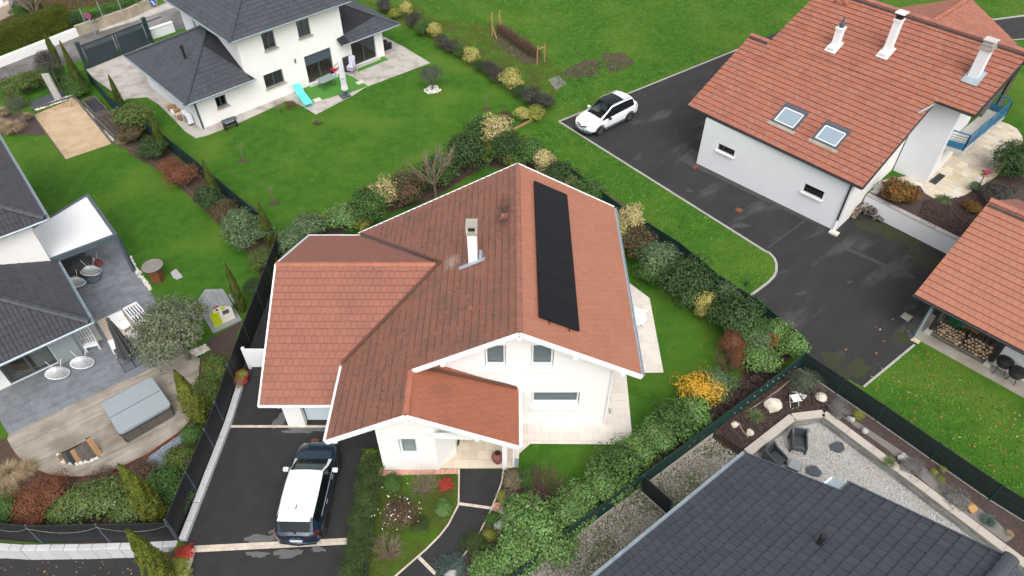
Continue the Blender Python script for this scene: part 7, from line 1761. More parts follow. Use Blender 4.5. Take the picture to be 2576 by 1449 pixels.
local(wc, 'emblem', MB().tube([(2.32, math.cos(a) * .07, .71 + math.sin(a) * .07) for a in [k * .6283 for k in range(10)]], .012, 5, closed=True).box((2.32, 0, .71), (.02, .2, .025)), 'letter')
local(wc, 'number_plate', MB().box((2.32, 0, .53), (.02, .5, .11)), 'plate'); local(wc, 'plate_end', MB().box((2.325, .23, .53), (.02, .04, .108)).box((2.325, -.23, .53), (.02, .04, .108)), 'plate_blue')
local(wc, 'wiper', MB().bar((1.16, -.4, 1.07), (1.08, .3, 1.11), .025), 'black')
local(wc, 'seat', MB().rbox((-.2, -.36, 1.0), (.16, .48, .55), .05).rbox((-.2, .36, 1.0), (.16, .48, .55), .05), 'grey_plastic'); local(wc, 'dashboard', MB().rbox((.8, 0, .9), (.35, 1.4, .2), .05), 'black')
mid = (wf + wr_) / 2; side = Vector((dirn.y, -dirn.x, 0)); place(wc, mid + side * .79, ang)
# ================================================================== THINGS OF THE LEFT TERRACE
def quadtop(pts, z): return [at(*p, z) for p in pts]
def table4(name, label, pts, zt, mt, cat='table', th=.04, legs=.05, inset=.06, planks=1, grp=None, leg_mt=None):
    q_ = quadtop(pts, zt); c = sum(q_, Vector()) / 4; root = thing(name, label, cat, (c.x, c.y, 0), 0, grp)
    for i in range(planks):
        t0, t1 = i / planks + .004, (i + 1) / planks - .004
        obj('tabletop', MB().prism([q_[0].lerp(q_[1], t0), q_[0].lerp(q_[1], t1), q_[3].lerp(q_[2], t1), q_[3].lerp(q_[2], t0)], zt - th, zt), mt, root)
    for p in q_:
        k = p.lerp(c, inset * 2); obj('leg', MB().bar((k.x, k.y, 0.03), (k.x, k.y, zt - th), legs), leg_mt or mt, root)
    return root
z1 = lambda pts: c6(0, 1134, pts)
table4('coffee_table', 'upper of two white square tables on the beige rug', z1([(1622, 430), (1832, 342), (1898, 447), (1700, 540)]), .36, 'white', planks=2, grp='white slatted tables on the rug')
table4('coffee_table', 'lower of two white square tables, behind the folded dark parasol', z1([(1712, 545), (1905, 452), (1980, 562), (1850, 632)]), .36, 'white', planks=2, grp='white slatted tables on the rug')
table4('stool', 'white stool right of the folded dark parasol', z1([(1905, 680), (2065, 605), (2130, 725), (2000, 785)]), .34, 'white', planks=2, cat='stool')
table4('stool', 'white stool half hidden behind the folded dark parasol on its left', z1([(1622, 795), (1720, 765), (1800, 875), (1690, 940)]), .34, 'white', planks=1, cat='stool')
def slatseat(label, pts, zt, n=5, back=True):
    q_ = quadtop(pts, zt); c = sum(q_, Vector()) / 4; root = thing('slatted_seat', label, 'seat', (c.x, c.y, 0))
    for i in range(4): obj('frame_rail', MB().bar(q_[i], q_[(i + 1) % 4], .06, .09), 'white', root)
    for i in range(1, n): p, r_ = q_[0].lerp(q_[1], i / n), q_[3].lerp(q_[2], i / n); obj('slat', MB().bar(p, r_, .05, .03), 'white', root)
    p, r_ = q_[0].lerp(q_[3], .5), q_[1].lerp(q_[2], .5); obj('slat', MB().bar(p, r_, .05, .03), 'white', root)
    for p in q_: k = p.lerp(c, .06); obj('leg', MB().bar((k.x, k.y, .03), (k.x, k.y, zt), .06), 'white', root)
    obj('front_board', MB().prism([q_[3], q_[2], q_[2].lerp(q_[1], .16), q_[3].lerp(q_[0], .16)], zt + .03, zt + .06), 'white', root)
    return root
slatseat('white slatted lounge frame without cushions at the rug by the olive tree', z1([(1862, 318), (2052, 222), (2282, 470), (2078, 575)]), .40, 5)
slatseat('white slatted lounge frame without cushions under the eaves of the villa', z1([(1118, 665), (1318, 575), (1480, 850), (1272, 900)]), .40, 5)
o = obj('rug', MB().prism([at(*p) for p in z1([(1465, 515), (1835, 335), (2172, 628), (1640, 800)])], .041, .056), 'rug'); tag(o, 'beige outdoor rug under the white tables', 'rug')
# folded parasols
def parasol(label, base, top, mt, slabs, slab_mt, H_=None, rad=.24, tray=None):
    p = at(*base, .1); best = min((abs(at(*top, hh).y - p.y), hh) for hh in [x * .03 for x in range(40, 120)])[1]; H_ = H_ or best
    root = thing('parasol', label, 'parasol', (p.x, p.y, 0)); m = Matrix.Translation((p.x, p.y, 0))
    obj('pole', MB().tube([(p.x, p.y, .08), (p.x, p.y, H_)], .03, 8), 'dark_metal', root)
    b = MB(); n = 24; V = []; F = []
    prof = [(.05, H_), (.09, H_ - .12), (.13, H_ - .45), (.18, H_ * .58), (rad * .9, H_ * .38), (rad * 1.25, .5), (rad * .5, .42)]
    for i, (r_, z_) in enumerate(prof):
        for k in range(n): a = 6.2832 * k / n; rr_ = r_ * (1 + (.22 if k % 3 == 0 else -.12) * min(1, i / 2)); V.append((rr_ * math.cos(a), rr_ * math.sin(a), z_ + (.05 if k % 3 == 0 and i == 5 else 0)))
    for i in range(len(prof) - 1):
        for k in range(n): F.append((i * n + k, (i + 1) * n + k, (i + 1) * n + (k + 1) % n, i * n + (k + 1) % n))
    b.mesh(V, F, 0, m); obj('canopy', b, mt, root); obj('finial', MB().lathe([(.05, H_), (.09, H_ + .03), (.08, H_ + .1), (.02, H_ + .14)], 12, m), mt, root)
    obj('canopy_strap', MB().lathe([(.17, H_ * .55), (.19, H_ * .56), (.17, H_ * .57)], 16, m), 'dark_metal', root)
    if tray: obj('base_tray', MB().prism([at(*k, .08) for k in tray], .042, .09), 'black', root)
    for q_ in slabs:
        w4 = [at(*k, .10) for k in q_]; obj('base_slab', MB().prism(w4, .045, .11), slab_mt, root)
    return root
sb = z1([(1762, 1075), (2100, 925), (2228, 1105), (1885, 1275)])
def bil(q_, s, t): a = [q_[0][k] * (1 - s) + q_[1][k] * s for k in (0, 1)]; b = [q_[3][k] * (1 - s) + q_[2][k] * s for k in (0, 1)]; return (a[0] * (1 - t) + b[0] * t, a[1] * (1 - t) + b[1] * t)
parasol('folded dark grey parasol on four grey base slabs', (330, 904), (275, 806), 'cover_dark', [[bil(sb, s0, t0), bil(sb, s0 + .46, t0), bil(sb, s0 + .46, t0 + .46), bil(sb, s0, t0 + .46)] for s0 in (.02, .52) for t0 in (.02, .52)], 'parasol_slab', rad=.3, tray=sb)
# wire chairs stored upside down
def wire_chair(label, u, v, mt, tilt, az, grp='wire garden chairs on the terrace', legmt='white', s=1.0, hh=.38):
    p = at(u, v, .25); root = thing('wire_chair', label, 'chair', (p.x, p.y, .04), az, grp); m = Matrix.Translation((0, 0, .40)) @ Matrix.Rotation(R(tilt), 4, 'Y')
    rim = [m @ Vector((.44 * math.cos(a) * 1.08, .42 * math.sin(a), -.12)) for a in [6.2832 * k / 28 for k in range(28)]]; apex = [m @ Vector((-.04 + .06 * math.cos(a), .06 * math.sin(a), .20)) for a in [6.2832 * k / 28 for k in range(28)]]
    local(root, 'rim', MB().tube(rim, .018, 6, closed=True), mt); local(root, 'ring', MB().tube(apex, .016, 5, closed=True), legmt)
    b = MB()
    for k in range(28):
        for t in (0, .5):
            a_ = rim[k].lerp(rim[(k + 1) % 28], t); c_ = apex[k].lerp(apex[(k + 1) % 28], t); md = a_.lerp(c_, .5) + (m.to_3x3() @ Vector((0, 0, .05))); b.tube([a_, md, c_], .007, 3, cap=False)
    o = local(root, 'cords', b, mt); o['kind'] = 'stuff'
    for k in (0, 9, 19):
        a = 6.2832 * k / 28 + 2.6; q_ = m @ Vector((.16 * math.cos(a), .16 * math.sin(a), .12)); e_ = m @ Vector((.36 * math.cos(a) - .12, .36 * math.sin(a), .52)); local(root, 'leg', MB().tube([q_, e_], .012, 5), legmt)
    root.scale = (s, s, s); return root
AZ = R(38)
wire_chair('white wire chair nearest the glass door of the villa', 149, 940, 'white', 22, AZ)
wire_chair('white wire chair in front of the grey fabric screen', 211, 914, 'white', 22, AZ)
wire_chair('white wire chair half hidden by the villa gutter', 193, 713, 'white', 18, AZ + .2)
wire_chair('white wire chair on top of a turquoise one near the pergola', 232, 684, 'white', 20, AZ)
wire_chair('red wire chair behind the white one under the pergola', 240, 662, 'red', 20, AZ, s=.8)
rt = thing('wire_chair', 'dark turquoise wire chair upright under the white one', 'chair', (at(236, 700, .1).x, at(236, 700, .1).y, .04), AZ, 'wire garden chairs on the terrace')
mtl = mat('dark_teal', (.02, .09, .11), .6)
cr_ = [Vector((.42 * math.cos(a), .42 * math.sin(a), .30)) for a in [6.2832 * k / 24 for k in range(24)]]; cb_ = [Vector((.34 * math.cos(a), .34 * math.sin(a), .03)) for a in [6.2832 * k / 24 for k in range(24)]]
local(rt, 'rim', MB().tube(cr_, .018, 5, closed=True), mtl); local(rt, 'foot_ring', MB().tube(cb_, .018, 5, closed=True), mtl)
b = MB()
for k in range(24): b.tube([cr_[k], cb_[k]], .01, 3, cap=False)
o = local(rt, 'cords', b, mtl); o['kind'] = 'stuff'
# covered furniture under the pergola
pc_ = at(180, 672, .5); cv = thing('covered_table', 'garden table under a draped dark grey cover beneath the pergola', 'table', (pc_.x, pc_.y, 0), R(38))
b = MB(); n = 28; V = []; g = random.Random(3)
for i, (k, z_) in enumerate(((.3, .95), (.75, .82), (.95, .7), (1.0, .45), (1.05, .2))):
    for j in range(n):
        a = 6.2832 * j / n; x, y = 1.0 * math.copysign(abs(math.cos(a)) ** .5, math.cos(a)), .62 * math.copysign(abs(math.sin(a)) ** .5, math.sin(a)); w_ = 1 + (.06 if j % 3 == 0 else -.03) * (i > 1); V.append((x * k * w_, y * k * w_, z_ + g.uniform(-.05, .05)))
F = [(i * n + j, i * n + (j + 1) % n, (i + 1) * n + (j + 1) % n, (i + 1) * n + j) for i in range(4) for j in range(n)] + [tuple(range(n))]; F = [tuple(reversed(f)) for f in F]
b.mesh(V, F); local(cv, 'cover', b, 'cover_dark'); local(cv, 'table_frame', MB().box((0, 0, .12), (1.7, 1.0, .06)), 'wood_old')
# fire bowl
c = at(383, 669, 1.0); fb_ = thing('fire_bowl', 'round steel fire plate on a rusty square pedestal in the lawn', 'fire bowl', (c.x, c.y, 0)); m = Matrix.Translation((c.x, c.y, 0))
obj('pedestal', MB().box((c.x, c.y, .46), (.46, .46, .92), Matrix.Identity(4)), 'rust', fb_); obj('plate', MB().lathe([(.1, .90), (.40, .96), (.52, 1.0), (.52, 1.02), (.4, .985), (.05, .98)], 30, m), 'steel', fb_, smooth=False); obj('knob', MB().lathe([(.03, .98), (.04, 1.02), (.02, 1.05)], 10, m), 'inox', fb_)
o = obj('stepping_stone', MB().prism([at(*p) for p in c6(336, 1000, [(1285, 285), (1375, 230), (1475, 350), (1385, 390), (1330, 365)])], .0, .04), 'boulder_grey'); tag(o, 'pale rough stepping stone in the lawn beside the fire plate', 'stone')
# playhouse
q_ = [at(*p) for p in c6(336, 1000, [(1960, 1120), (2275, 980)])]
PH = Fr(q_[0], math.degrees(math.atan2(q_[1].y - q_[0].y, q_[1].x - q_[0].x))); wl = (q_[1] - q_[0]).length
pr_ = thing('playhouse', 'toy playhouse with grey roof, cream walls and lime green door', 'playhouse', PH.p(wl / 2, .5))
obj('base', MB().box((wl / 2, .5, .04), (wl + .4, 1.6, .08), PH.m()), 'grey_plastic', pr_)
hd_ = [(wl * .02, wl * .36, .1, .86)]; wn = (wl * .55, wl * .85, .52, .82)
wall(pr_, PH, [(0, .08), (wl, .08), (wl, 1.0), (wl * .35, 1.38), (0, 1.05)], [wn], t=.05, mt='cream_plastic')
obj('door', MB().box((wl * .2, -.02, .5), (wl * .36, .04, .84), PH.m()), 'lime', pr_)
for a_, z_ in ((wl * .12, 1.02), (wl * .62, 1.02)): obj('shutter', MB().box((a_, -.02, z_), (.13, .04, .16), PH.m()), 'lime', pr_)
obj('small_window', MB().box((wl * .37, -.012, 1.05), (.09, .03, .1), PH.m()), 'black', pr_); obj('gable_board', MB().prism([PH.p(wl * .12, -.01), PH.p(wl * .5, -.01), PH.p(wl * .5, -.03), PH.p(wl * .12, -.03)], 1.2, 1.27), 'red', pr_)
wall(pr_, Fr(PH.p(wl, .05), PH.ang * 180 / math.pi + 90), [(0, .08), (1.0, .08), (1.0, 1.0), (0, 1.0)], t=.05, mt='cream_plastic'); wall(pr_, Fr(PH.p(0, 1.05), PH.ang * 180 / math.pi - 90), [(0, .08), (1.0, .08), (1.0, 1.05), (0, 1.05)], t=.05, mt='cream_plastic')
b = MB()
for s, (a0, z0, a1, z1_) in enumerate(((-.12, .98, wl * .36, 1.42), (wl * .34, 1.42, wl + .1, 1.0))):
    for r_ in range(3):
        for k in range(4):
            t0, t1 = r_ / 3, (r_ + 1) / 3 - .02; y0_, y1_ = -.12 + k * .34, -.12 + (k + 1) * .34 - .015
            aa, za, ab_, zb_ = a0 + (a1 - a0) * t0, z0 + (z1_ - z0) * t0, a0 + (a1 - a0) * t1, z0 + (z1_ - z0) * t1
            bb = MB(); bb.mesh([PH.p(aa, y0_, za), PH.p(ab_, y0_, zb_), PH.p(ab_, y1_, zb_), PH.p(aa, y1_, za), PH.p(aa, y0_, za + .04), PH.p(ab_, y0_, zb_ + .04), PH.p(ab_, y1_, zb_ + .04), PH.p(aa, y1_, za + .04)], [(0, 3, 2, 1), (4, 5, 6, 7), (0, 1, 5, 4), (1, 2, 6, 5), (2, 3, 7, 6), (3, 0, 4, 7)]); obj('roof_panel', bb, 'grey_plastic', pr_)
obj('lean_to', MB().box((wl + .32, .75, .82), (.5, .8, .05), PH.m() @ Matrix.Rotation(R(10), 4, 'Y')), 'grey_plastic', pr_)
# hot tub
cvz = .86; hq = [at(*p, cvz) for p in c3(0, 1512, [(770, 150), (1155, -58), (1268, 178), (900, 350)])]
c = sum(hq, Vector()) / 4; HT = Fr(c, math.degrees(math.atan2(*(hq[1] - hq[0]).yx))); a_ = (hq[1] - hq[0]).length; b_ = (hq[2] - hq[1]).length
ht = thing('hot_tub', 'square hot tub with pale grey folding cover on the deck', 'hot tub', (c.x, c.y, .08))
def rrect(a, b, r, n=5): return [(sx * (a - r) + r * math.cos(t), sy * (b - r) + r * math.sin(t)) for sx, sy, t0 in ((1, 1, 0), (-1, 1, 90), (-1, -1, 180), (1, -1, 270)) for t in [R(t0 + 90 * k / n) for k in range(n + 1)]]
obj('tub_cover', MB().prism(rrect(a_ / 2, b_ / 2, .16), cvz - .12, cvz - .012, mx=HT.m()).prism(rrect(a_ / 2 - .025, b_ / 2 - .025, .15), cvz - .012, cvz, mx=HT.m()), 'cover', ht, auto=20)
obj('cover_seam', MB().box((0, .02, cvz), (a_ - .06, .025, .012), HT.m()), 'cover_dark', ht)
obj('cover_skirt', MB().rbox((0, 0, cvz - .17), (a_ + .02, b_ + .02, .12), .1, HT.m()), 'cover_dark', ht)
for k in range(4):
    n = 14; L_ = a_ if k % 2 == 0 else b_
    for i in range(n):
        t = -L_ / 2 + .1 + (L_ - .2) * (i + .5) / n; o_2 = (b_ if k % 2 == 0 else a_) / 2 - .06
        lc = {0: (t, -o_2), 1: (o_2, t), 2: (t, o_2), 3: (-o_2, t)}[k]; sz = ((L_ - .2) / n - .008, .04, .64) if k % 2 == 0 else (.04, (L_ - .2) / n - .008, .64)
        obj('side_panel', MB().box((lc[0], lc[1], .41), sz, HT.m()), 'spa_side', ht)
obj('tub_body', MB().rbox((0, 0, .42), (a_ - .14, b_ - .14, .7), .12, HT.m()), 'black', ht)
# upright sleepers in the deck recess
sl0 = [at(*p, 0.05) for p in c3(0, 1512, [(450, 545), (500, 585), (570, 600), (640, 590), (700, 570), (760, 545)])]
lg = thing('sleeper_wall', 'row of upright brown and black wooden sleepers set in the deck', 'timber', (sl0[2].x, sl0[2].y, .05))
tops = c3(0, 1512, [(445, 530), (485, 515), (525, 500), (560, 480), (592, 462), (618, 445), (640, 425), (662, 402)]); bots = c3(0, 1512, [(480, 580), (525, 594), (565, 602), (605, 597), (645, 585), (685, 572), (722, 557), (758, 540)])
for i in range(8):
    p, q_ = at(*bots[i], .05), at(*tops[i], .05); hgt = max(.12, (p - q_).length * .55); q_ = p + (q_ - p) * .42
    obj('sleeper', MB().bar(p + Vector((0, 0, .0)), q_ + Vector((0, 0, hgt)), .19, .1, up=(0, .3, 1)), ('wood', 'wood_old', 'dark_metal', 'wood', 'wood_old', 'wood_old', 'wood_old', 'wood')[i] if i != 2 else mat('black_sleeper', (.03, .033, .036), .8), lg)
# planters by the sand pitch
pl_ = thing('planter', 'grey timber planter box with dark lid beside the sand pitch', 'planter', at(*c6(0, 300, [(1430, 430)])[0]))
pz_ = .45; o4 = [at(*p, pz_) for p in c6(0, 300, [(1240, 360), (1420, 295), (1620, 500), (1420, 555)])]
for i in range(4): obj('board', MB().bar(o4[i] - Vector((0, 0, .22)), o4[(i + 1) % 4] - Vector((0, 0, .22)), .09, .44), 'wood_old', pl_)
obj('lid', MB().prism([o4[i].lerp(o4[(i + 2) % 4], .12) for i in range(4)], .3, .36), 'dark_metal', pl_)
pl2 = thing('planter', 'timber kitchen garden box divided by wooden grids', 'planter', at(*c6(0, 300, [(1650, 700)])[0]))
o4 = [at(*p, .4) for p in c6(0, 300, [(1420, 600), (1690, 510), (1960, 830), (1730, 910)])]
for i in range(4): obj('board', MB().bar(o4[i] - Vector((0, 0, .2)), o4[(i + 1) % 4] - Vector((0, 0, .2)), .09, .4), 'wood_old', pl2)
obj('soil_bed', MB().prism(o4, .2, .3), 'soil', pl2)
for i in range(1, 12): obj('grid_bar', MB().bar(o4[0].lerp(o4[3], i / 12), o4[1].lerp(o4[2], i / 12), .03, .05), 'wood_old', pl2)
for i in range(1, 4): obj('grid_bar', MB().bar(o4[0].lerp(o4[1], i / 4), o4[3].lerp(o4[2], i / 4), .03, .055), 'wood_old', pl2)
edging('pitch_border', P(c6(0, 300, [(480, 520), (1130, 320), (1700, 1020)])), .12, .16, 1.6, 'wood_old'); edging('pitch_border', P(c6(0, 300, [(505, 590), (985, 1258)])), .06, .05, 1.6, 'wood_old')
p, q_ = at(*c6(0, 300, [(890, 350)])[0]), at(*c6(0, 300, [(735, 30)])[0], 1.9); o = obj('standing_stone', MB().bar(p - Vector((.0, 0, .05)), (p.x - .15, p.y + .1, 1.9), .5, .14, up=(0, 1, 0)), 'boulder_grey'); tag(o, 'tall pale slab standing upright behind the sand pitch', 'stone')
# ================================================================== THINGS OF THE UPPER LEFT GARDEN
def lounger():
    h_, f_ = at(748, 224, .35), at(777, 263, .3); d = (f_ - h_); L_ = d.length; root = thing('sun_lounger', 'turquoise sun lounger on the gravel before the white house', 'sun lounger', (h_.x, h_.y, 0), math.atan2(d.y, d.x))
    local(root, 'seat', MB().box((L_ * .68, 0, .34), (L_ * .64, .58, .04)), 'teal'); local(root, 'backrest', MB().box((L_ * .17, 0, .5), (L_ * .4, .58, .04), Matrix.Translation((L_ * .17, 0, .5)) @ Matrix.Rotation(R(28), 4, 'Y') @ Matrix.Translation((-L_ * .17, 0, -.5))), 'teal')
    for x in (.4, .97):
        for s in (-1, 1): local(root, 'leg', MB().box((L_ * x, s * .27, .17), (.04, .04, .33)), 'teal')
    for s in (-1, 1): local(root, 'rail', MB().box((L_ * .68, s * .29, .34), (L_ * .64, .035, .05)), 'teal')
lounger()
gt_ = table4('garden_table', 'glass garden table on the artificial grass', [(794, 200), (829, 184), (848, 194), (811, 210)], .72, 'table_glass', legs=.03, inset=.12, th=.015, leg_mt='grey_metal')
def stackchair(label, u, v, rz, mt, n, s=1.0):
    p = at(u, v); root = thing('stacked_chairs', label, 'chair stack', p, rz)
    for k in range(n): local(root, 'seat', MB().box((0, -.02, .42 + k * .11), (.5, .5, .025)), mt); local(root, 'backrest', MB().box((0, .26 + .015 * k, .78 + k * .09), (.48, .03, .62), Matrix.Translation((0, .26, .5)) @ Matrix.Rotation(R(-12), 4, 'X') @ Matrix.Translation((0, -.26, -.5))), mt)
    for sx in (-1, 1):
        for y, ln in ((-.26, .42), (.24, .46)): local(root, 'leg', MB().tube([(sx * .27, y - (.04 if y < 0 else -.06), 0), (sx * .26, y, ln)], .016, 6), 'grey_metal')
        local(root, 'armrest', MB().tube([(sx * .28, -.26, .42), (sx * .28, -.24, .66 + .1 * n), (sx * .27, .25, .68 + .1 * n)], .018, 6), 'grey_metal')
stackchair('stack of three pale lilac mesh chairs by the glass door', 886, 186, R(-10), 'fabric_lilac', 3)
stackchair('stack of red folding chairs behind the folded lilac parasol', 843, 188, R(-25), 'fabric_red', 2)
p = at(876, 176); o = thing('grill', 'dark covered grill cabinet against the white wall behind the lilac chairs', 'grill', p, R(44)); local(o, 'cabinet', MB().rbox((0, 0, .5), (.75, .55, 1.0), .04), 'black'); local(o, 'lid', MB().rbox((0, 0, 1.05), (.8, .6, .12), .04), 'dark_metal')
sb = [(852, 238), (872, 231), (884, 240), (862, 249)]
parasol('folded pale lilac parasol standing on dark base slabs on the artificial grass', (870, 238), (857, 159), 'fabric_white', [[bil(sb, s0, t0), bil(sb, s0 + .45, t0), bil(sb, s0 + .45, t0 + .45), bil(sb, s0, t0 + .45)] for s0 in (0, .53) for t0 in (0, .53)], 'grey_metal', rad=.17)
p = at(971, 122); o = thing('rattan_chair', 'dark rattan armchair behind the right wing of the white house', 'chair', p, R(134)); local(o, 'seat', MB().rbox((0, 0, .22), (.7, .7, .42), .04), 'black'); local(o, 'backrest', MB().rbox((0, .3, .6), (.7, .12, .5), .04), 'black'); local(o, 'armrest', MB().rbox((.33, 0, .42), (.1, .7, .24), .03), 'black'); local(o, 'armrest', MB().rbox((-.33, 0, .42), (.1, .7, .24), .03), 'black')
for u, v, lb in ((906, 208, 'white square paving slab on the artificial grass near the lilac chairs'), (798, 252, 'white square paving slab at the foot of the blue lounger')):
    p = at(u, v); o = link('paving_slab', MB().box((0, 0, .03), (.55, .4, .035)).data('paving_slab', M['travertine'])); o.location = p; o.rotation_euler = (0, 0, R(40)); tag(o, lb, 'slab')
p = at(582, 322); o = thing('plancha_grill', 'black garden grill with rounded lid standing in the lawn', 'grill', p, R(40)); local(o, 'lid', MB().rbox((0, 0, .62), (1.0, .42, .16), .1), 'grey_metal'); local(o, 'side_panel', MB().box((-.4, 0, .28), (.08, .4, .56)), 'black'); local(o, 'shelf', MB().box((.05, 0, .3), (.8, .34, .04)), 'black'); local(o, 'side_panel', MB().box((.4, 0, .28), (.05, .3, .56)), 'black')
p = at(477, 310); o = thing('heat_pump', 'white heat pump unit at the corner of the slate roofed wing', 'heat pump', p, R(134)); local(o, 'casing', MB().rbox((0, 0, .48), (.85, .36, .72), .03), 'frame_white'); local(o, 'fan_grille', MB().lathe([(.26, 0), (.26, .015), (.05, .02)], 18, Matrix.Translation((-.1, .185, .48)) @ Matrix.Rotation(R(-90), 4, 'X')), 'grey_plastic'); local(o, 'foot', MB().box((-.3, 0, .06), (.08, .36, .12)), 'dark_metal'); local(o, 'foot', MB().box((.3, 0, .06), (.08, .36, .12)), 'dark_metal'); local(o, 'pipe', MB().tube([(-.42, .05, .4), (-.55, .1, .35), (-.6, .2, .3)], .03, 6), 'frame_white')
for i, (u, v, s_, mt, lb) in enumerate(((434, 276, .38, 'wood', 'bundle of split firewood, furthest of the heap by the side wall'), (440, 285, .34, 'frame_white', 'white box on the heap beside the slate roofed wing'), (446, 284, .36, 'cardboard', 'brown cardboard box on the heap beside the slate roofed wing'), (452, 294, .34, 'cobble', 'pinkish box on the heap next to the heat pump'), (459, 300, .36, 'cardboard', 'brown box right against the heat pump'), (442, 272, .3, 'cardboard', 'small brown box at the wall end of the heap'))):
    p = at(u, v); o = link('box', MB().rbox((0, 0, s_ * .4), (s_ * 1.25, s_, s_ * .8), .02).data('box', M[mt])); o.location = p; o.rotation_euler = (0, 0, R(44) + rng.uniform(-.5, .5)); tag(o, lb, 'box')
# white stones round the small olive tree
def stones(name, label, pts_r, mt, n, smin, smax, seed, z=0, grp=None, stuff=False):
    g = random.Random(seed); b = MB()
    for i in range(n):
        p = pts_r(g); s_ = g.uniform(smin, smax); mx = Matrix.Translation((p[0], p[1], z + s_ * .3)) @ Matrix.Rotation(g.uniform(0, 6.28), 4, 'Z') @ Matrix.Rotation(g.uniform(-.4, .4), 4, 'X')
        k = s_ / 2; b.mesh([(-k, -k * .6, -k * .4), (k * .8, -k * .7, -k * .4), (k, k * .6, -k * .4), (-k * .7, k * .8, -k * .4), (-k * .5, -k * .4, k * .5), (k * .5, -k * .35, k * .6), (k * .45, k * .4, k * .45), (-k * .5, k * .3, k * .55)], [(0, 3, 2, 1), (4, 5, 6, 7), (0, 1, 5, 4), (1, 2, 6, 5), (2, 3, 7, 6), (3, 0, 4, 7)], 0, mx)
    o = obj(name, b, mt); o['kind'] = 'stuff'; return o
c = at(1088, 226)
def ring(g): a = g.uniform(0, 6.28); r_ = g.uniform(.15, .58); return (c.x + math.cos(a) * r_, c.y + math.sin(a) * r_)
stones('white_stones', '', ring, 'pebble_white', 90, .08, .2, 5)
def inp(pl):
    q_ = P(pl); xs = scatter(q_, 4000, 5)
    it = iter(xs.tolist()); return lambda g: next(it)
stones('white_stones', '', inp(c6(0, 300, [(480, 510), (900, 350), (1110, 280), (1120, 330), (900, 400), (560, 520)])), 'pebble_white', 260, .06, .16, 6)
stones('white_stones', '', inp(c6(0, 300, [(1250, 480), (1360, 470), (1500, 760), (1740, 940), (1700, 1010), (1500, 800)])), 'pebble_white', 200, .06, .14, 7)
stones('pink_stones', '', inp(c3(1344, 1512, [(262, 600), (330, 655), (890, 640), (890, 676), (330, 690), (285, 690)])), 'pebble_pink', 900, .03, .07, 8)
stones('pink_stones', '', inp(c3(1344, 1512, [(1150, 900), (1240, 880), (1262, 960), (1200, 990), (1140, 950)])), 'pebble_pink', 300, .03, .07, 9)
def inp2(q_, n, seed): it = iter(scatter(q_, n, seed).tolist()); return lambda g: next(it)
stones('gravel', '', inp2(court, 21000, 3), 'pebble', 20000, .035, .075, 10)
stones('gravel', '', inp2(weedy, 8000, 4), 'pebble_brown', 6500, .035, .085, 11)
stones('bark_chips', '', inp2([at(*p, BZ) for p in c6(2900, 1500, [(130, 1050), (820, 510), (1322, 445), (1620, 560), (1750, 420), (560, -300), (-700, 560)])], 4000, 5), 'chip', 3200, .05, .12, 12, z=BZ)
stones('bark_chips', '', inp2([at(*p, TZ) for p in c6(3360, 600, [(960, 1040), (1080, 720), (1400, 720), (1780, 640), (1900, 900), (1600, 1300)])], 3000, 6), 'chip', 2600, .06, .15, 13, z=TZ)
stones('blue_gravel', '', inp(c3(0, 1512, [(1400, 345), (1330, 405), (1250, 458), (1130, 545), (1110, 600), (1210, 660), (1260, 620), (1300, 500), (1400, 420)])), mat('blue_pebble', (.22, .25, .29), .85, piece=.4), 1600, .035, .07, 14)
def edge_pts(pts, w_):
    q_ = P(pts)
    def f(g): i = g.randrange(len(q_) - 1); t = g.random(); p = q_[i].lerp(q_[i + 1], t); return (p.x + g.uniform(-w_, w_), p.y + g.uniform(-w_, w_))
    return f
stones('white_stones', '', edge_pts(c6(336, 1000, [(660, 50), (740, 200), (880, 400), (990, 540)]), .09), 'pebble_white', 260, .06, .13, 15)
stones('white_stones', '', edge_pts(c3(0, 1512, [(445, 540), (480, 590), (570, 612), (660, 598), (760, 560)]), .06), 'pebble_white', 130, .05, .12, 16, z=.08)
stones('white_stones', '', inp(c3(0, 756, [(1340, 1240), (1545, 1150), (1590, 1190), (1385, 1290)])), 'pebble_white', 220, .05, .12, 17)
# vine trellis posts
for k, (b_, t_) in enumerate((((1140, 275), (1137, 95)), ((1195, 220), (1190, 78)))):
    p = at(*c3(1344, 0, [b_])[0]); hh = min((abs(at(*c3(1344, 0, [t_])[0], h_).y - p.y), h_) for h_ in [x * .05 for x in range(10, 90)])[1]; o = obj('trellis_post', MB().bar(p, p + Vector((0, 0, hh)), .09), 'wood'); tag(o, ('left tall timber post at the upper end of the vine row', 'right tall timber post at the upper end of the vine row')[k], 'post')
    o = obj('brace', MB().bar(p + Vector((0, 0, .9)), p + Vector((.35, -.55, .05)), .06), 'wood', o)
for k, (b_, t_) in enumerate((((1478, 485), (1475, 375)), ((1533, 470), (1530, 350)))):
    p = at(*c3(1344, 0, [b_])[0]); o = obj('trellis_post', MB().bar(p, p + Vector((0, 0, 1.45)), .09), 'wood'); tag(o, ('left short timber post at the lower end of the vine row', 'right short timber post at the lower end of the vine row')[k], 'post')
    if k == 0: obj('cross_bar', MB().bar(p + Vector((0, 0, 1.2)), at(*c3(1344, 0, [(1533, 470)])[0]) + Vector((0, 0, 1.25)), .07), 'wood', o)
p0, p1 = at(*c3(1344, 0, [(1190, 245)])[0]), at(*c3(1344, 0, [(1480, 450)])[0])
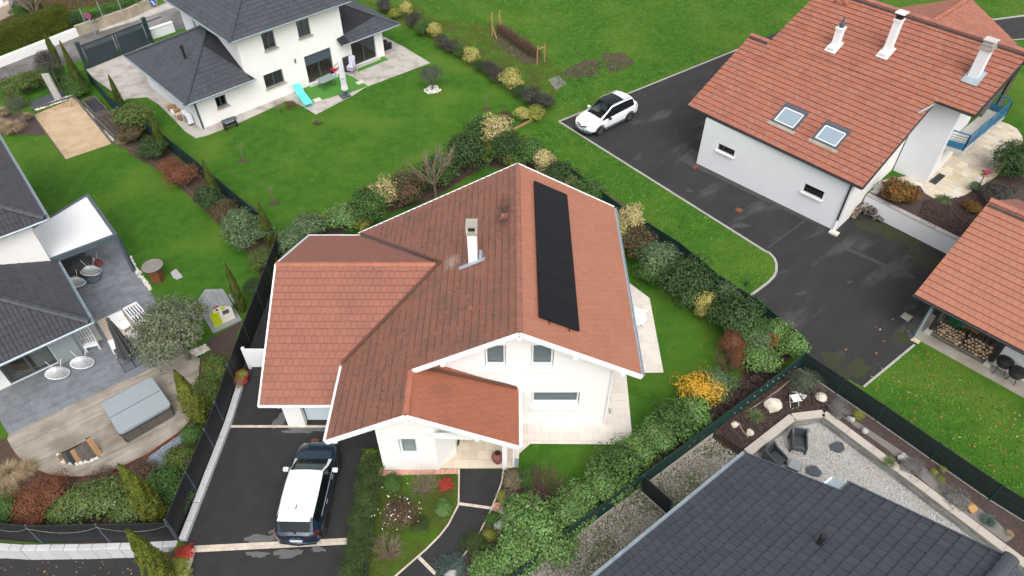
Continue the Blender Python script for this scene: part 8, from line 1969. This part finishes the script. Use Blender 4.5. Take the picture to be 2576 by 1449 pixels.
for i in range(9):
    p = p0.lerp(p1, (i + .5) / 9); o = link('raspberry_cane', twigs(200 + i, 'twig_red', 9, 1.0, 2, .012, .6, 1.0, kids=4)); o.location = p; tag(o, 'dry brown canes in the trellised row', 'plant', 'canes in the trellised row')
    o2 = bpy.data.objects.new('foliage', proto('brown', i % 3)); C.objects.link(o2); o2.parent = o; o2.scale = (.5, .5, .55)
o = obj('edging_timber', MB().bar(at(*c3(1344, 0, [(1300, 985)])[0]) + Vector((0, 0, .08)), at(*c3(1344, 0, [(1530, 865)])[0]) + Vector((0, 0, .08)), .05, .18), 'wood'); tag(o, 'thin timber edging board at the lawn corner by the yellow shrubs', 'edging')
# ================================================================== THINGS AT THE RIGHT
for pts, nm, lb, mt, cat in ((c3(2688, 0, [(70, 1262), (105, 1240), (128, 1255), (95, 1280)]), 'manhole_cover', 'rusty square drain cover at the left foot of the right house', 'rust', 'drain cover'), (c3(2688, 756, [(390, 140), (410, 118), (460, 135), (440, 158)]), 'drain_grate', 'rusty drain grate in the wet drive beside the right house', 'rust', 'drain grate'), (c3(2688, 756, [(1638, 940), (1672, 908), (1743, 945), (1705, 983)]), 'manhole_cover', 'grey square manhole cover in the drive before the wood shed', 'concrete', 'manhole cover'), (c6(672, 1512, [(2100, 895), (2125, 828), (2245, 828), (2235, 885)]), 'manhole_cover', 'brownish manhole cover in front of the blue car', 'rust', 'manhole cover')):
    o = obj(nm, MB().prism([at(*p) for p in pts], .0, .022), mt); tag(o, lb, cat)
    q_ = [at(*p) for p in pts]; obj('cover_frame', MB().bar(q_[0] + Vector((0, 0, .02)), q_[1] + Vector((0, 0, .02)), .04, .02).bar(q_[2] + Vector((0, 0, .02)), q_[3] + Vector((0, 0, .02)), .04, .02), 'dark_metal', o)
shelf = thing('log_shelf', 'long low bed of firewood rails on the shed slab', 'rack', GR.p(2.6, 1.2)); 
for b_ in (.82, 1.02): obj('rail', MB().bar(GR.p(1.35, b_, .12), GR.p(3.8, b_, .12), .06), 'wood_old', shelf)
def wlog(label, a0, a1, b0, b1, hgt, n, seed, lr=(.05, .09), z0=.16):
    g = random.Random(seed); root = thing('firewood_stack', label, 'firewood', GR.p((a0 + a1) / 2, b0, z0)); r_ = sum(lr) / 2; per = int((a1 - a0) / (2 * r_)); rows = max(1, int(hgt / (1.72 * r_)))
    for row in range(rows):
        for col in range(per):
            rr_ = g.uniform(*lr); p = GR.p(a0 + (col + .5 + (.5 if row % 2 else 0)) * (a1 - a0) / (per + .5), b0 + g.uniform(-.05, .05) + row * .05, z0 + r_ + row * r_ * 1.72 + g.uniform(-.02, .02)); e_ = p + GR.n * (b1 - b0) * g.uniform(.8, 1)
            s_ = g.choice((3, 4, 6, 7)); b = MB().tube([p, e_], rr_, s_, cap=False); b.f.append(tuple(range(s_ - 1, -1, -1))); b.mi.append(1); b.f.append(tuple(range(s_, 2 * s_))); b.mi.append(1); obj('log', b, ['log', 'log_end'], root)
wlog('split firewood stacked in the left half of the wood shed', 1.35, 2.6, 1.0, 1.5, .62, 60, 3)
wlog('round firewood logs stacked in the right half of the wood shed', 2.62, 3.85, .98, 1.5, .75, 60, 4, (.06, .1))
wlog('back row of firewood in the wood shed', 1.3, 3.8, 1.7, 2.2, .95, 60, 5, (.07, .11))
p = GR.p(1.95, 1.75, 1.0); b = MB(); n = 14; V = []
for i, (r_, z_) in enumerate(((.05, .42), (.25, .36), (.36, .12), (.42, -.2))):
    for k in range(n): a = 6.2832 * k / n; w_ = 1 + (.16 if k % 2 else -.08) * (i > 1); V.append((p.x + r_ * w_ * math.cos(a), p.y + r_ * w_ * math.sin(a), p.z + z_))
b.mesh(V, [(i * n + k, (i + 1) * n + k, (i + 1) * n + (k + 1) % n, i * n + (k + 1) % n) for i in range(3) for k in range(n)] + [tuple(range(n))]); tag(obj('tarpaulin', b, 'tarp_green'), 'crumpled dark green tarpaulin lying on the firewood', 'tarpaulin')
o = thing('crate', 'slatted wooden pallet lying on the firewood beside the green tarpaulin', 'pallet', GR.p(2.5, 1.6, .9))
for i in range(5): obj('slat', MB().bar(GR.p(2.2, 1.45 + i * .1, .98), GR.p(2.95, 1.45 + i * .1, .98), .075, .025), 'wood', o)
for a_ in (2.25, 2.9): obj('batten', MB().bar(GR.p(a_, 1.4, .95), GR.p(a_, 1.9, .95), .05, .04), 'wood', o)
p = GR.p(1.02, 1.5, .05); o = thing('bin', 'grey box bin between the white post and the firewood', 'bin', p, GR.ang); local(o, 'box', MB().rbox((.0, .1, .35), (.35, .55, .7), .03), 'concrete'); local(o, 'lid', MB().rbox((0, .12, .73), (.3, .4, .05), .02), 'black')
p = GR.p(4.45, .78, .05); o = thing('barbecue', 'black kettle style barbecue at the right end of the shed', 'barbecue', p, GR.ang); local(o, 'bowl', MB().lathe([(.05, .45), (.28, .55), (.36, .75), (.34, .85), (.1, .98), (.03, 1.0)], 16), 'black'); local(o, 'side_shelf', MB().box((.0, .42, .78), (.4, .3, .04)), 'black')
for k in range(3): local(o, 'leg', MB().tube([(.15 * math.cos(k * 2.1), .15 * math.sin(k * 2.1), .5), (.3 * math.cos(k * 2.1), .3 * math.sin(k * 2.1), 0)], .015, 5), 'dark_metal')
p = GR.p(5.05, .55, .05); o = thing('barbecue', 'second black barbecue cut by the right picture edge', 'barbecue', p, GR.ang); local(o, 'bowl', MB().lathe([(.05, .45), (.28, .55), (.36, .75), (.3, .9), (.05, .98)], 16), 'black'); local(o, 'leg', MB().tube([(.2, 0, 0), (.1, 0, .5)], .02, 5), 'dark_metal'); local(o, 'leg', MB().tube([(-.2, .1, 0), (-.1, 0, .5)], .02, 5), 'dark_metal')
q_ = [at(*p) for p in c6(3360, 1100, [(855, 915), (930, 870), (1040, 912), (980, 980)])]; o = obj('stone_slab', MB().prism(q_, 0, .03), 'orange_stain'); tag(o, 'stained cream slab under the white downpipe of the wood shed', 'slab')
# firewood heap at the retaining wall
def heap(label, u, v, n, mt, end, seed, lz, rad, z=0, flat_=False):
    g = random.Random(seed); c = at(u, v, z); root = thing('firewood_heap', label, 'firewood', c)
    for i in range(n):
        t = i / n; p = c + Vector((g.gauss(0, rad) * (1 - .5 * t), g.gauss(0, rad) * (1 - .5 * t), .07 + t * lz)); a = g.uniform(0, 3.14) if not flat_ else R(45) + g.uniform(-.2, .2); d = Vector((math.cos(a), math.sin(a), g.uniform(-.15, .15))) * .22
        s_ = g.choice((4, 5, 6)); r_ = g.uniform(.06, .11); b = MB().tube([p - d, p + d], [r_, r_ * .9], s_, cap=False); b.f.append(tuple(range(s_ - 1, -1, -1))); b.mi.append(1); b.f.append(tuple(range(s_, 2 * s_))); b.mi.append(1); obj('log', b, [mt, end], root)
heap('small pile of split logs against the side wall of the right house', 2148, 536, 34, 'log', 'log_end', 3, .5, .2, flat_=True)
heap('mossy heap of dark rough logs at the foot of the retaining wall', 2188, 538, 44, 'wood_old', 'log', 4, .55, .28)
st = thing('plank_pile', 'stack of pale boards topped by a brown sheet beside the right house', 'boards', at(2176, 505)); m = Matrix.Translation(at(2176, 508)) @ Matrix.Rotation(R(-25), 4, 'Z')
for i in range(7): obj('board', MB().box((rng.uniform(-.08, .08), rng.uniform(-.08, .08), .12 + i * .11), (.75, .5, .07), m @ Matrix.Rotation(rng.uniform(-.25, .25), 4, 'Z')), 'rug' if i < 6 else 'log_end', st)
stones('cobbles', '', inp2([at(*p, TZ) for p in c6(3360, 600, [(260, 590), (400, 450), (450, 520), (350, 650)])], 200, 3), 'pebble', 70, .12, .24, 21, z=TZ)
q_ = [at(*p, TZ + .03) for p in c6(3360, 600, [(1138, 440), (1300, 315), (1395, 355), (1238, 490)])]; o = obj('doormat', MB().prism(q_, TZ + .03, TZ + .05), 'dark_metal'); tag(o, 'dark rectangular doormat on the flagstone terrace', 'doormat')
p = at(*c6(3360, 600, [(2010, 300)])[0], TZ + 1.3); o = thing('bird_feeder', 'bird feeder with dark red roof on a thin post by the dwarf pine', 'bird feeder', (p.x, p.y, TZ)); obj('roof', MB().prism([(p.x - .22, p.y - .16), (p.x + .22, p.y - .16), (p.x + .22, p.y + .16), (p.x - .22, p.y + .16)], TZ + 1.3, TZ + 1.36), mat('wine_red', (.22, .03, .06), .6), o); obj('tray', MB().box((p.x, p.y, TZ + 1.1), (.36, .28, .05)), 'wood', o); obj('post', MB().bar((p.x, p.y, TZ), (p.x, p.y, TZ + 1.3), .04), 'wood_old', o)
# ================================================================== THINGS AT THE LOWER RIGHT
def block_courses(parent, p, q_, z0, z1_, rows, L, t, mt, g):
    d = q_ - p; Ln = d.length; u = d / Ln
    for r_ in range(rows):
        x = -g.uniform(0, L); h_ = (z1_ - z0) / rows
        while x < Ln:
            l_ = L * g.uniform(.6, 1.4); a, b_ = max(0, x), min(Ln, x + l_ - .008); x += l_
            if b_ - a < .04: continue
            c = p + u * ((a + b_) / 2); yield obj('stone', MB().box((0, g.uniform(-.012, .012), z0 + h_ * (r_ + .5)), (b_ - a, t, h_ - .008), Matrix.Translation((c.x, c.y, 0)) @ Matrix.Rotation(math.atan2(d.y, d.x), 4, 'Z')), mt, parent)
sw_ = thing('stone_wall', 'low stone clad wall with cream coping round the gravel court', 'wall', at(2070, 1040))
cpt = [at(*p, .5) for p in c6(2900, 1500, [(165, 1080), (850, 545), (1318, 490)]) + c6(3360, 1890, [(1120, 160), (2280, 1030), (3000, 1570)])]
gq = random.Random(8)
wl_in = [Vector((p.x, p.y, 0)) for p in cpt]
cnt_ = 0
for i in range(len(wl_in) - 1):
    p, q_ = wl_in[i], wl_in[i + 1]; d = (q_ - p).normalized(); nn = Vector((d.y, -d.x, 0))
    for o in block_courses(sw_, p + nn * .05, q_ + nn * .05, .0, .47, 6, .5, .2, 'stone_strip', gq): cnt_ += 1
    obj('wall_core', MB().bar(p + Vector((0, 0, .23)) - nn * .08, q_ + Vector((0, 0, .23)) - nn * .08, .2, .44), 'concrete', sw_)
    d = q_ - p; n = max(1, round(d.length / 1.05))
    for j in range(n):
        c = p + d * ((j + .5) / n); obj('coping_stone', MB().box((0, 0, .5), (d.length / n - .012, .36, .05), Matrix.Translation(c) @ Matrix.Rotation(math.atan2(d.y, d.x), 4, 'Z')), 'coping', sw_)
def armchair(label, u, v, rz, s=1.0):
    p = at(u, v, .2); root = thing('armchair', label, 'armchair', (p.x, p.y, 0), rz, 'anthracite plastic garden seats'); b = MB()
    local(root, 'seat', MB().rbox((0, -.02, .34), (.56, .58, .10), .04), 'anth_plastic')
    local(root, 'backrest', MB().rbox((0, .34, .52), (.66, .08, .52), .04, Matrix.Translation((0, .34, .3)) @ Matrix.Rotation(R(-12), 4, 'X') @ Matrix.Translation((0, -.34, -.3))), 'anth_plastic')
    for sx in (-1, 1):
        m = MB(); V = [(sx * .34, -.36, .0), (sx * .34, -.28, .0), (sx * .33, -.2, .28), (sx * .33, .2, .28), (sx * .35, .32, 0), (sx * .35, .40, 0), (sx * .33, .42, .76), (sx * .31, .2, .62), (sx * .31, -.32, .50)]
        m.mesh(V + [(x - sx * .07, y, z) for x, y, z in V], [tuple(range(9)), tuple(range(17, 8, -1))] + [(i, (i + 1) % 9, 9 + (i + 1) % 9, 9 + i) for i in range(9)]); o = local(root, 'armrest', m, 'anth_plastic')
        bm = bmesh.new(); bm.from_mesh(o.data); bmesh.ops.recalc_face_normals(bm, faces=bm.faces); bm.to_mesh(o.data); bm.free()
    local(root, 'apron', MB().rbox((0, -.30, .24), (.56, .05, .16), .02), 'anth_plastic')
    root.scale = (s,) * 3
armchair('anthracite armchair standing free on the gravel court', *c6(2900, 1500, [(925, 950)])[0], R(-12))
armchair('anthracite armchair half under the dark roof edge', *c6(2900, 1500, [(580, 1190)])[0], R(38))
p = at(*c6(2900, 1500, [(880, 1270)])[0], .38); o = thing('side_table', 'low anthracite cube table beside the armchair under the roof edge', 'table', (p.x, p.y, 0), R(-30)); local(o, 'tabletop', MB().rbox((0, 0, .40), (.5, .46, .07), .05), 'grey_plastic'); local(o, 'base', MB().rbox((0, 0, .18), (.42, .4, .36), .05), 'anth_plastic')
for k in range(4): local(o, 'foot', MB().box((.2 * (-1 if k % 2 else 1), .19 * (-1 if k > 1 else 1), .05), (.08, .08, .1)), 'anth_plastic')
for u, v, lb in (c6(2900, 1500, [(1515, 1010)])[0] + ('dark irregular slate stepping stone nearest the stone wall',), c6(2900, 1500, [(1160, 1375)])[0] + ('dark irregular slate stepping stone nearest the dark roof',)):
    p = at(u, v); o = obj('stepping_stone', MB().prism(blob(p.x, p.y, .30, .25, .2, int(u), rough=.12), .0, .085), 'slate_slab'); tag(o, lb, 'stone')
q_ = [at(*p, BZ + .5) for p in c6(2900, 1500, [(805, 210), (930, 195), (992, 295), (865, 318)])]; c = sum(q_, Vector()) / 4; o = thing('folding_table', 'small pale mint folding table in the bark mulch', 'table', (c.x, c.y, BZ)); obj('tabletop', MB().prism(q_, BZ + .48, BZ + .50), 'mint', o)
for i in range(2): obj('leg', MB().tube([q_[i] - Vector((0, 0, .02)), Vector((q_[3 - i].x, q_[3 - i].y, BZ))], .012, 5), 'mint', o); obj('leg', MB().tube([q_[3 - i] - Vector((0, 0, .02)), Vector((q_[i].x, q_[i].y, BZ))], .012, 5), 'mint', o)
obj('foot_bar', MB().tube([Vector((q_[2].x, q_[2].y, BZ + .02)), Vector((q_[3].x, q_[3].y, BZ + .02))], .012, 5), 'mint', o)
def boulder(label, u, v, s_, mt, seed, z=BZ, sq=.7, name='boulder'):
    g = random.Random(seed); bm = bmesh.new(); bmesh.ops.create_icosphere(bm, subdivisions=2, radius=1)
    dirs = [(Vector((g.gauss(0, 1), g.gauss(0, 1), g.gauss(0, 1))).normalized(), g.uniform(.62, .95)) for _ in range(12)]
    for vv in bm.verts:
        for d_, k in dirs:
            e_ = vv.co.dot(d_)
            if e_ > k: vv.co -= d_ * (e_ - k)
        vv.co.z *= sq; vv.co *= s_ * g.uniform(.97, 1.03)
    me = bpy.data.meshes.new(name); bm.to_mesh(me); bm.free(); me.materials.append(M[mt]); o = link(name, me); p = at(u, v, z + s_ * .3); o.location = (p.x, p.y, z + s_ * sq * .55); o.rotation_euler = (0, 0, g.uniform(0, 6)); tag(o, label, 'stone')
b6 = lambda x, y: c6(2900, 1500, [(x, y)])[0]
boulder('largest cream boulder in the bark mulch', *b6(535, 365), .42, 'boulder', 3); boulder('white boulder right of the mint table', *b6(1275, 245), .28, 'boulder', 4); boulder('small round pale boulder beside the driftwood stick', *b6(200, 785), .19, 'boulder', 5); boulder('pale boulder at the left end of the bark mulch', *c3(2688, 1512, [(388, 305)])[0], .2, 'boulder', 6)
boulder('pale flat stone on the weed fabric', *b6(1940, 755), .18, 'boulder_grey', 7); boulder('round grey stone next to the middle lavender', *b6(2500, 1150), .22, 'boulder_grey', 8); boulder('dark grey stone by the yellow ball conifer', *b6(1725, 580), .19, 'boulder_grey', 9); boulder('tan stone next to the last lavender', *c6(3360, 1890, [(1770, 425)])[0], .24, 'boulder_tan', 10)
for i, (x, y, s_) in enumerate(((1265, 980, .2), (1290, 1005, .16), (1245, 1060, .26), (880, 1440, .3))): boulder(['upper small grey rock at the path bend', 'second small grey rock at the path bend', 'larger pale rock at the path bend', 'brownish rock by the blue juniper'][i], *c3(1344, 1512, [(x - 50, y)])[0], s_, 'boulder_grey', 20 + i, z=0)
def stick(label, pts, r_, z=BZ):
    o = obj('driftwood', MB().tube([at(*p, z + .06) for p in pts], [r_ * k for k in np.linspace(1, .6, len(pts))], 6), 'twig'); tag(o, label, 'driftwood')
stick('long thin driftwood branch lying along the green fence', c6(2900, 1500, [(790, 0), (640, 130), (400, 300), (140, 470)]), .05); stick('short forked driftwood stick beside the small boulder', c6(2900, 1500, [(30, 630), (100, 760), (180, 860)]), .05); stick('driftwood pole edging the bark mulch', c3(2688, 1512, [(250, 350), (360, 420), (470, 500)]), .05, .2)
stones('white_stones', '', inp2([at(*p, BZ) for p in c6(2900, 1500, [(830, 170), (900, 170), (1060, 240), (1010, 270)])], 100, 4), 'pebble_white', 40, .06, .14, 31, z=BZ)
# ================================================================== THINGS OF THE CENTRAL PLOT
p = at(*c6(1400, 1650, [(0, 0)])[0]); p = at(1252, 1164); o = thing('urn', 'reddish brown pottery urn standing on the porch floor', 'urn', p + Vector((0, 0, .035)))
local(o, 'body', MB().lathe([(.09, 0), (.12, .02), (.22, .25), (.25, .42), (.2, .58), (.13, .66), (.14, .69), (.11, .69), (.1, .6)], 24), 'terracotta', auto=40); local(o, 'mouth', MB().lathe([(.108, .672), (.108, .676)], 20), 'black')
p = at(612, 962); o = thing('flower_pot', 'glossy red pot with trailing plants beside the black fence', 'pot', p); local(o, 'pot', MB().lathe([(.2, 0), (.3, .3), (.34, .5), (.3, .52), (.26, .44)], 20), 'pot_red', auto=40)
for kd, z_, s_ in (('yg', .45, .3), ('beige', .25, .36)):
    k = bpy.data.objects.new('plant', proto(kd, 0)); C.objects.link(k); k.parent = o; k.location = (.05 if kd == 'yg' else .02, .06 if kd == 'yg' else -.2, z_ - .15); k.scale = (s_, s_, s_ * .8)
# white table and chair on the patio
p = at(1594, 797, .7); o = thing('garden_table', 'round white table half hidden by the right roof edge', 'table', (p.x + .0, p.y, .035)); local(o, 'tabletop', MB().lathe([(.55, .68), (.6, .7), (.6, .73), (.55, .74)], 28), 'white'); local(o, 'pedestal', MB().lathe([(.25, 0), (.1, .1), (.07, .4), (.15, .68)], 16), 'white')
p = at(1612, 800, .4); o = thing('garden_chair', 'white folding armchair on the patio beside the roof edge', 'chair', (p.x, p.y, .035), R(75))
for i in range(5): local(o, 'slat', MB().bar((-.2 + i * .1, -.22, .42), (-.2 + i * .1, .22, .42), .06, .02), 'white'); local(o, 'back_slat', MB().bar((-.2 + i * .1, .24, .46), (-.2 + i * .1, .38, 1.0), .05, .02), 'white')
for s in (-1, 1): local(o, 'leg', MB().bar((s * .26, -.3, 0), (s * .26, .26, .62), .035), 'white'); local(o, 'leg', MB().bar((s * .25, .34, 0), (s * .25, -.25, .6), .035), 'white'); local(o, 'armrest', MB().bar((s * .27, -.28, .64), (s * .27, .28, .66), .06, .025), 'white')
for pts, lb in ((c3(1344, 1512, [(2015, 190), (2032, 190), (2035, 230), (2018, 230)]), 'small grey drain grate in the patio by the downpipe'),):
    o = obj('drain_grate', MB().prism([at(*p) for p in pts], .036, .045), 'zinc'); tag(o, lb, 'drain grate')
p = at(*c3(1344, 1512, [(1929, 310)])[0]); o = link('drain_cover', MB().tube([(.12 * math.cos(a), .12 * math.sin(a), .044) for a in [k * .3927 for k in range(16)]], .014, 5, closed=True).data('drain_cover', M['white'])); o.location = p; tag(o, 'small white round drain cover in the patio paving', 'drain cover')
# magpie on the lawn
p = at(1876, 718); o = thing('magpie', 'black and white bird standing on the lawn by the drive kerb', 'bird', p, R(250))
b = MB(); b.tube([(-.12, 0, .12), (-.05, 0, .13), (.04, 0, .16), (.1, 0, .2), (.13, 0, .24), (.16, 0, .255), (.20, 0, .25)], [.02, .055, .065, .05, .032, .03, .008], 10); local(o, 'body', b, 'black', smooth=True)
local(o, 'tail', MB().bar((-.1, 0, .12), (-.32, 0, .06), .03, .012), 'black'); local(o, 'belly', MB().lathe([(.01, -.04), (.05, -.02), (.06, .02), (.02, .05)], 10, Matrix.Translation((.02, 0, .13))), 'plate', smooth=True); local(o, 'beak', MB().bar((.19, 0, .25), (.23, 0, .245), .012), 'dark_metal')
for s in (-1, 1): local(o, 'wing', MB().bar((.05, s * .06, .17), (-.12, s * .05, .13), .015, .06), 'plate_blue'); local(o, 'leg', MB().tube([(.02, s * .025, .09), (.02, s * .03, 0)], .006, 4), 'dark_metal')
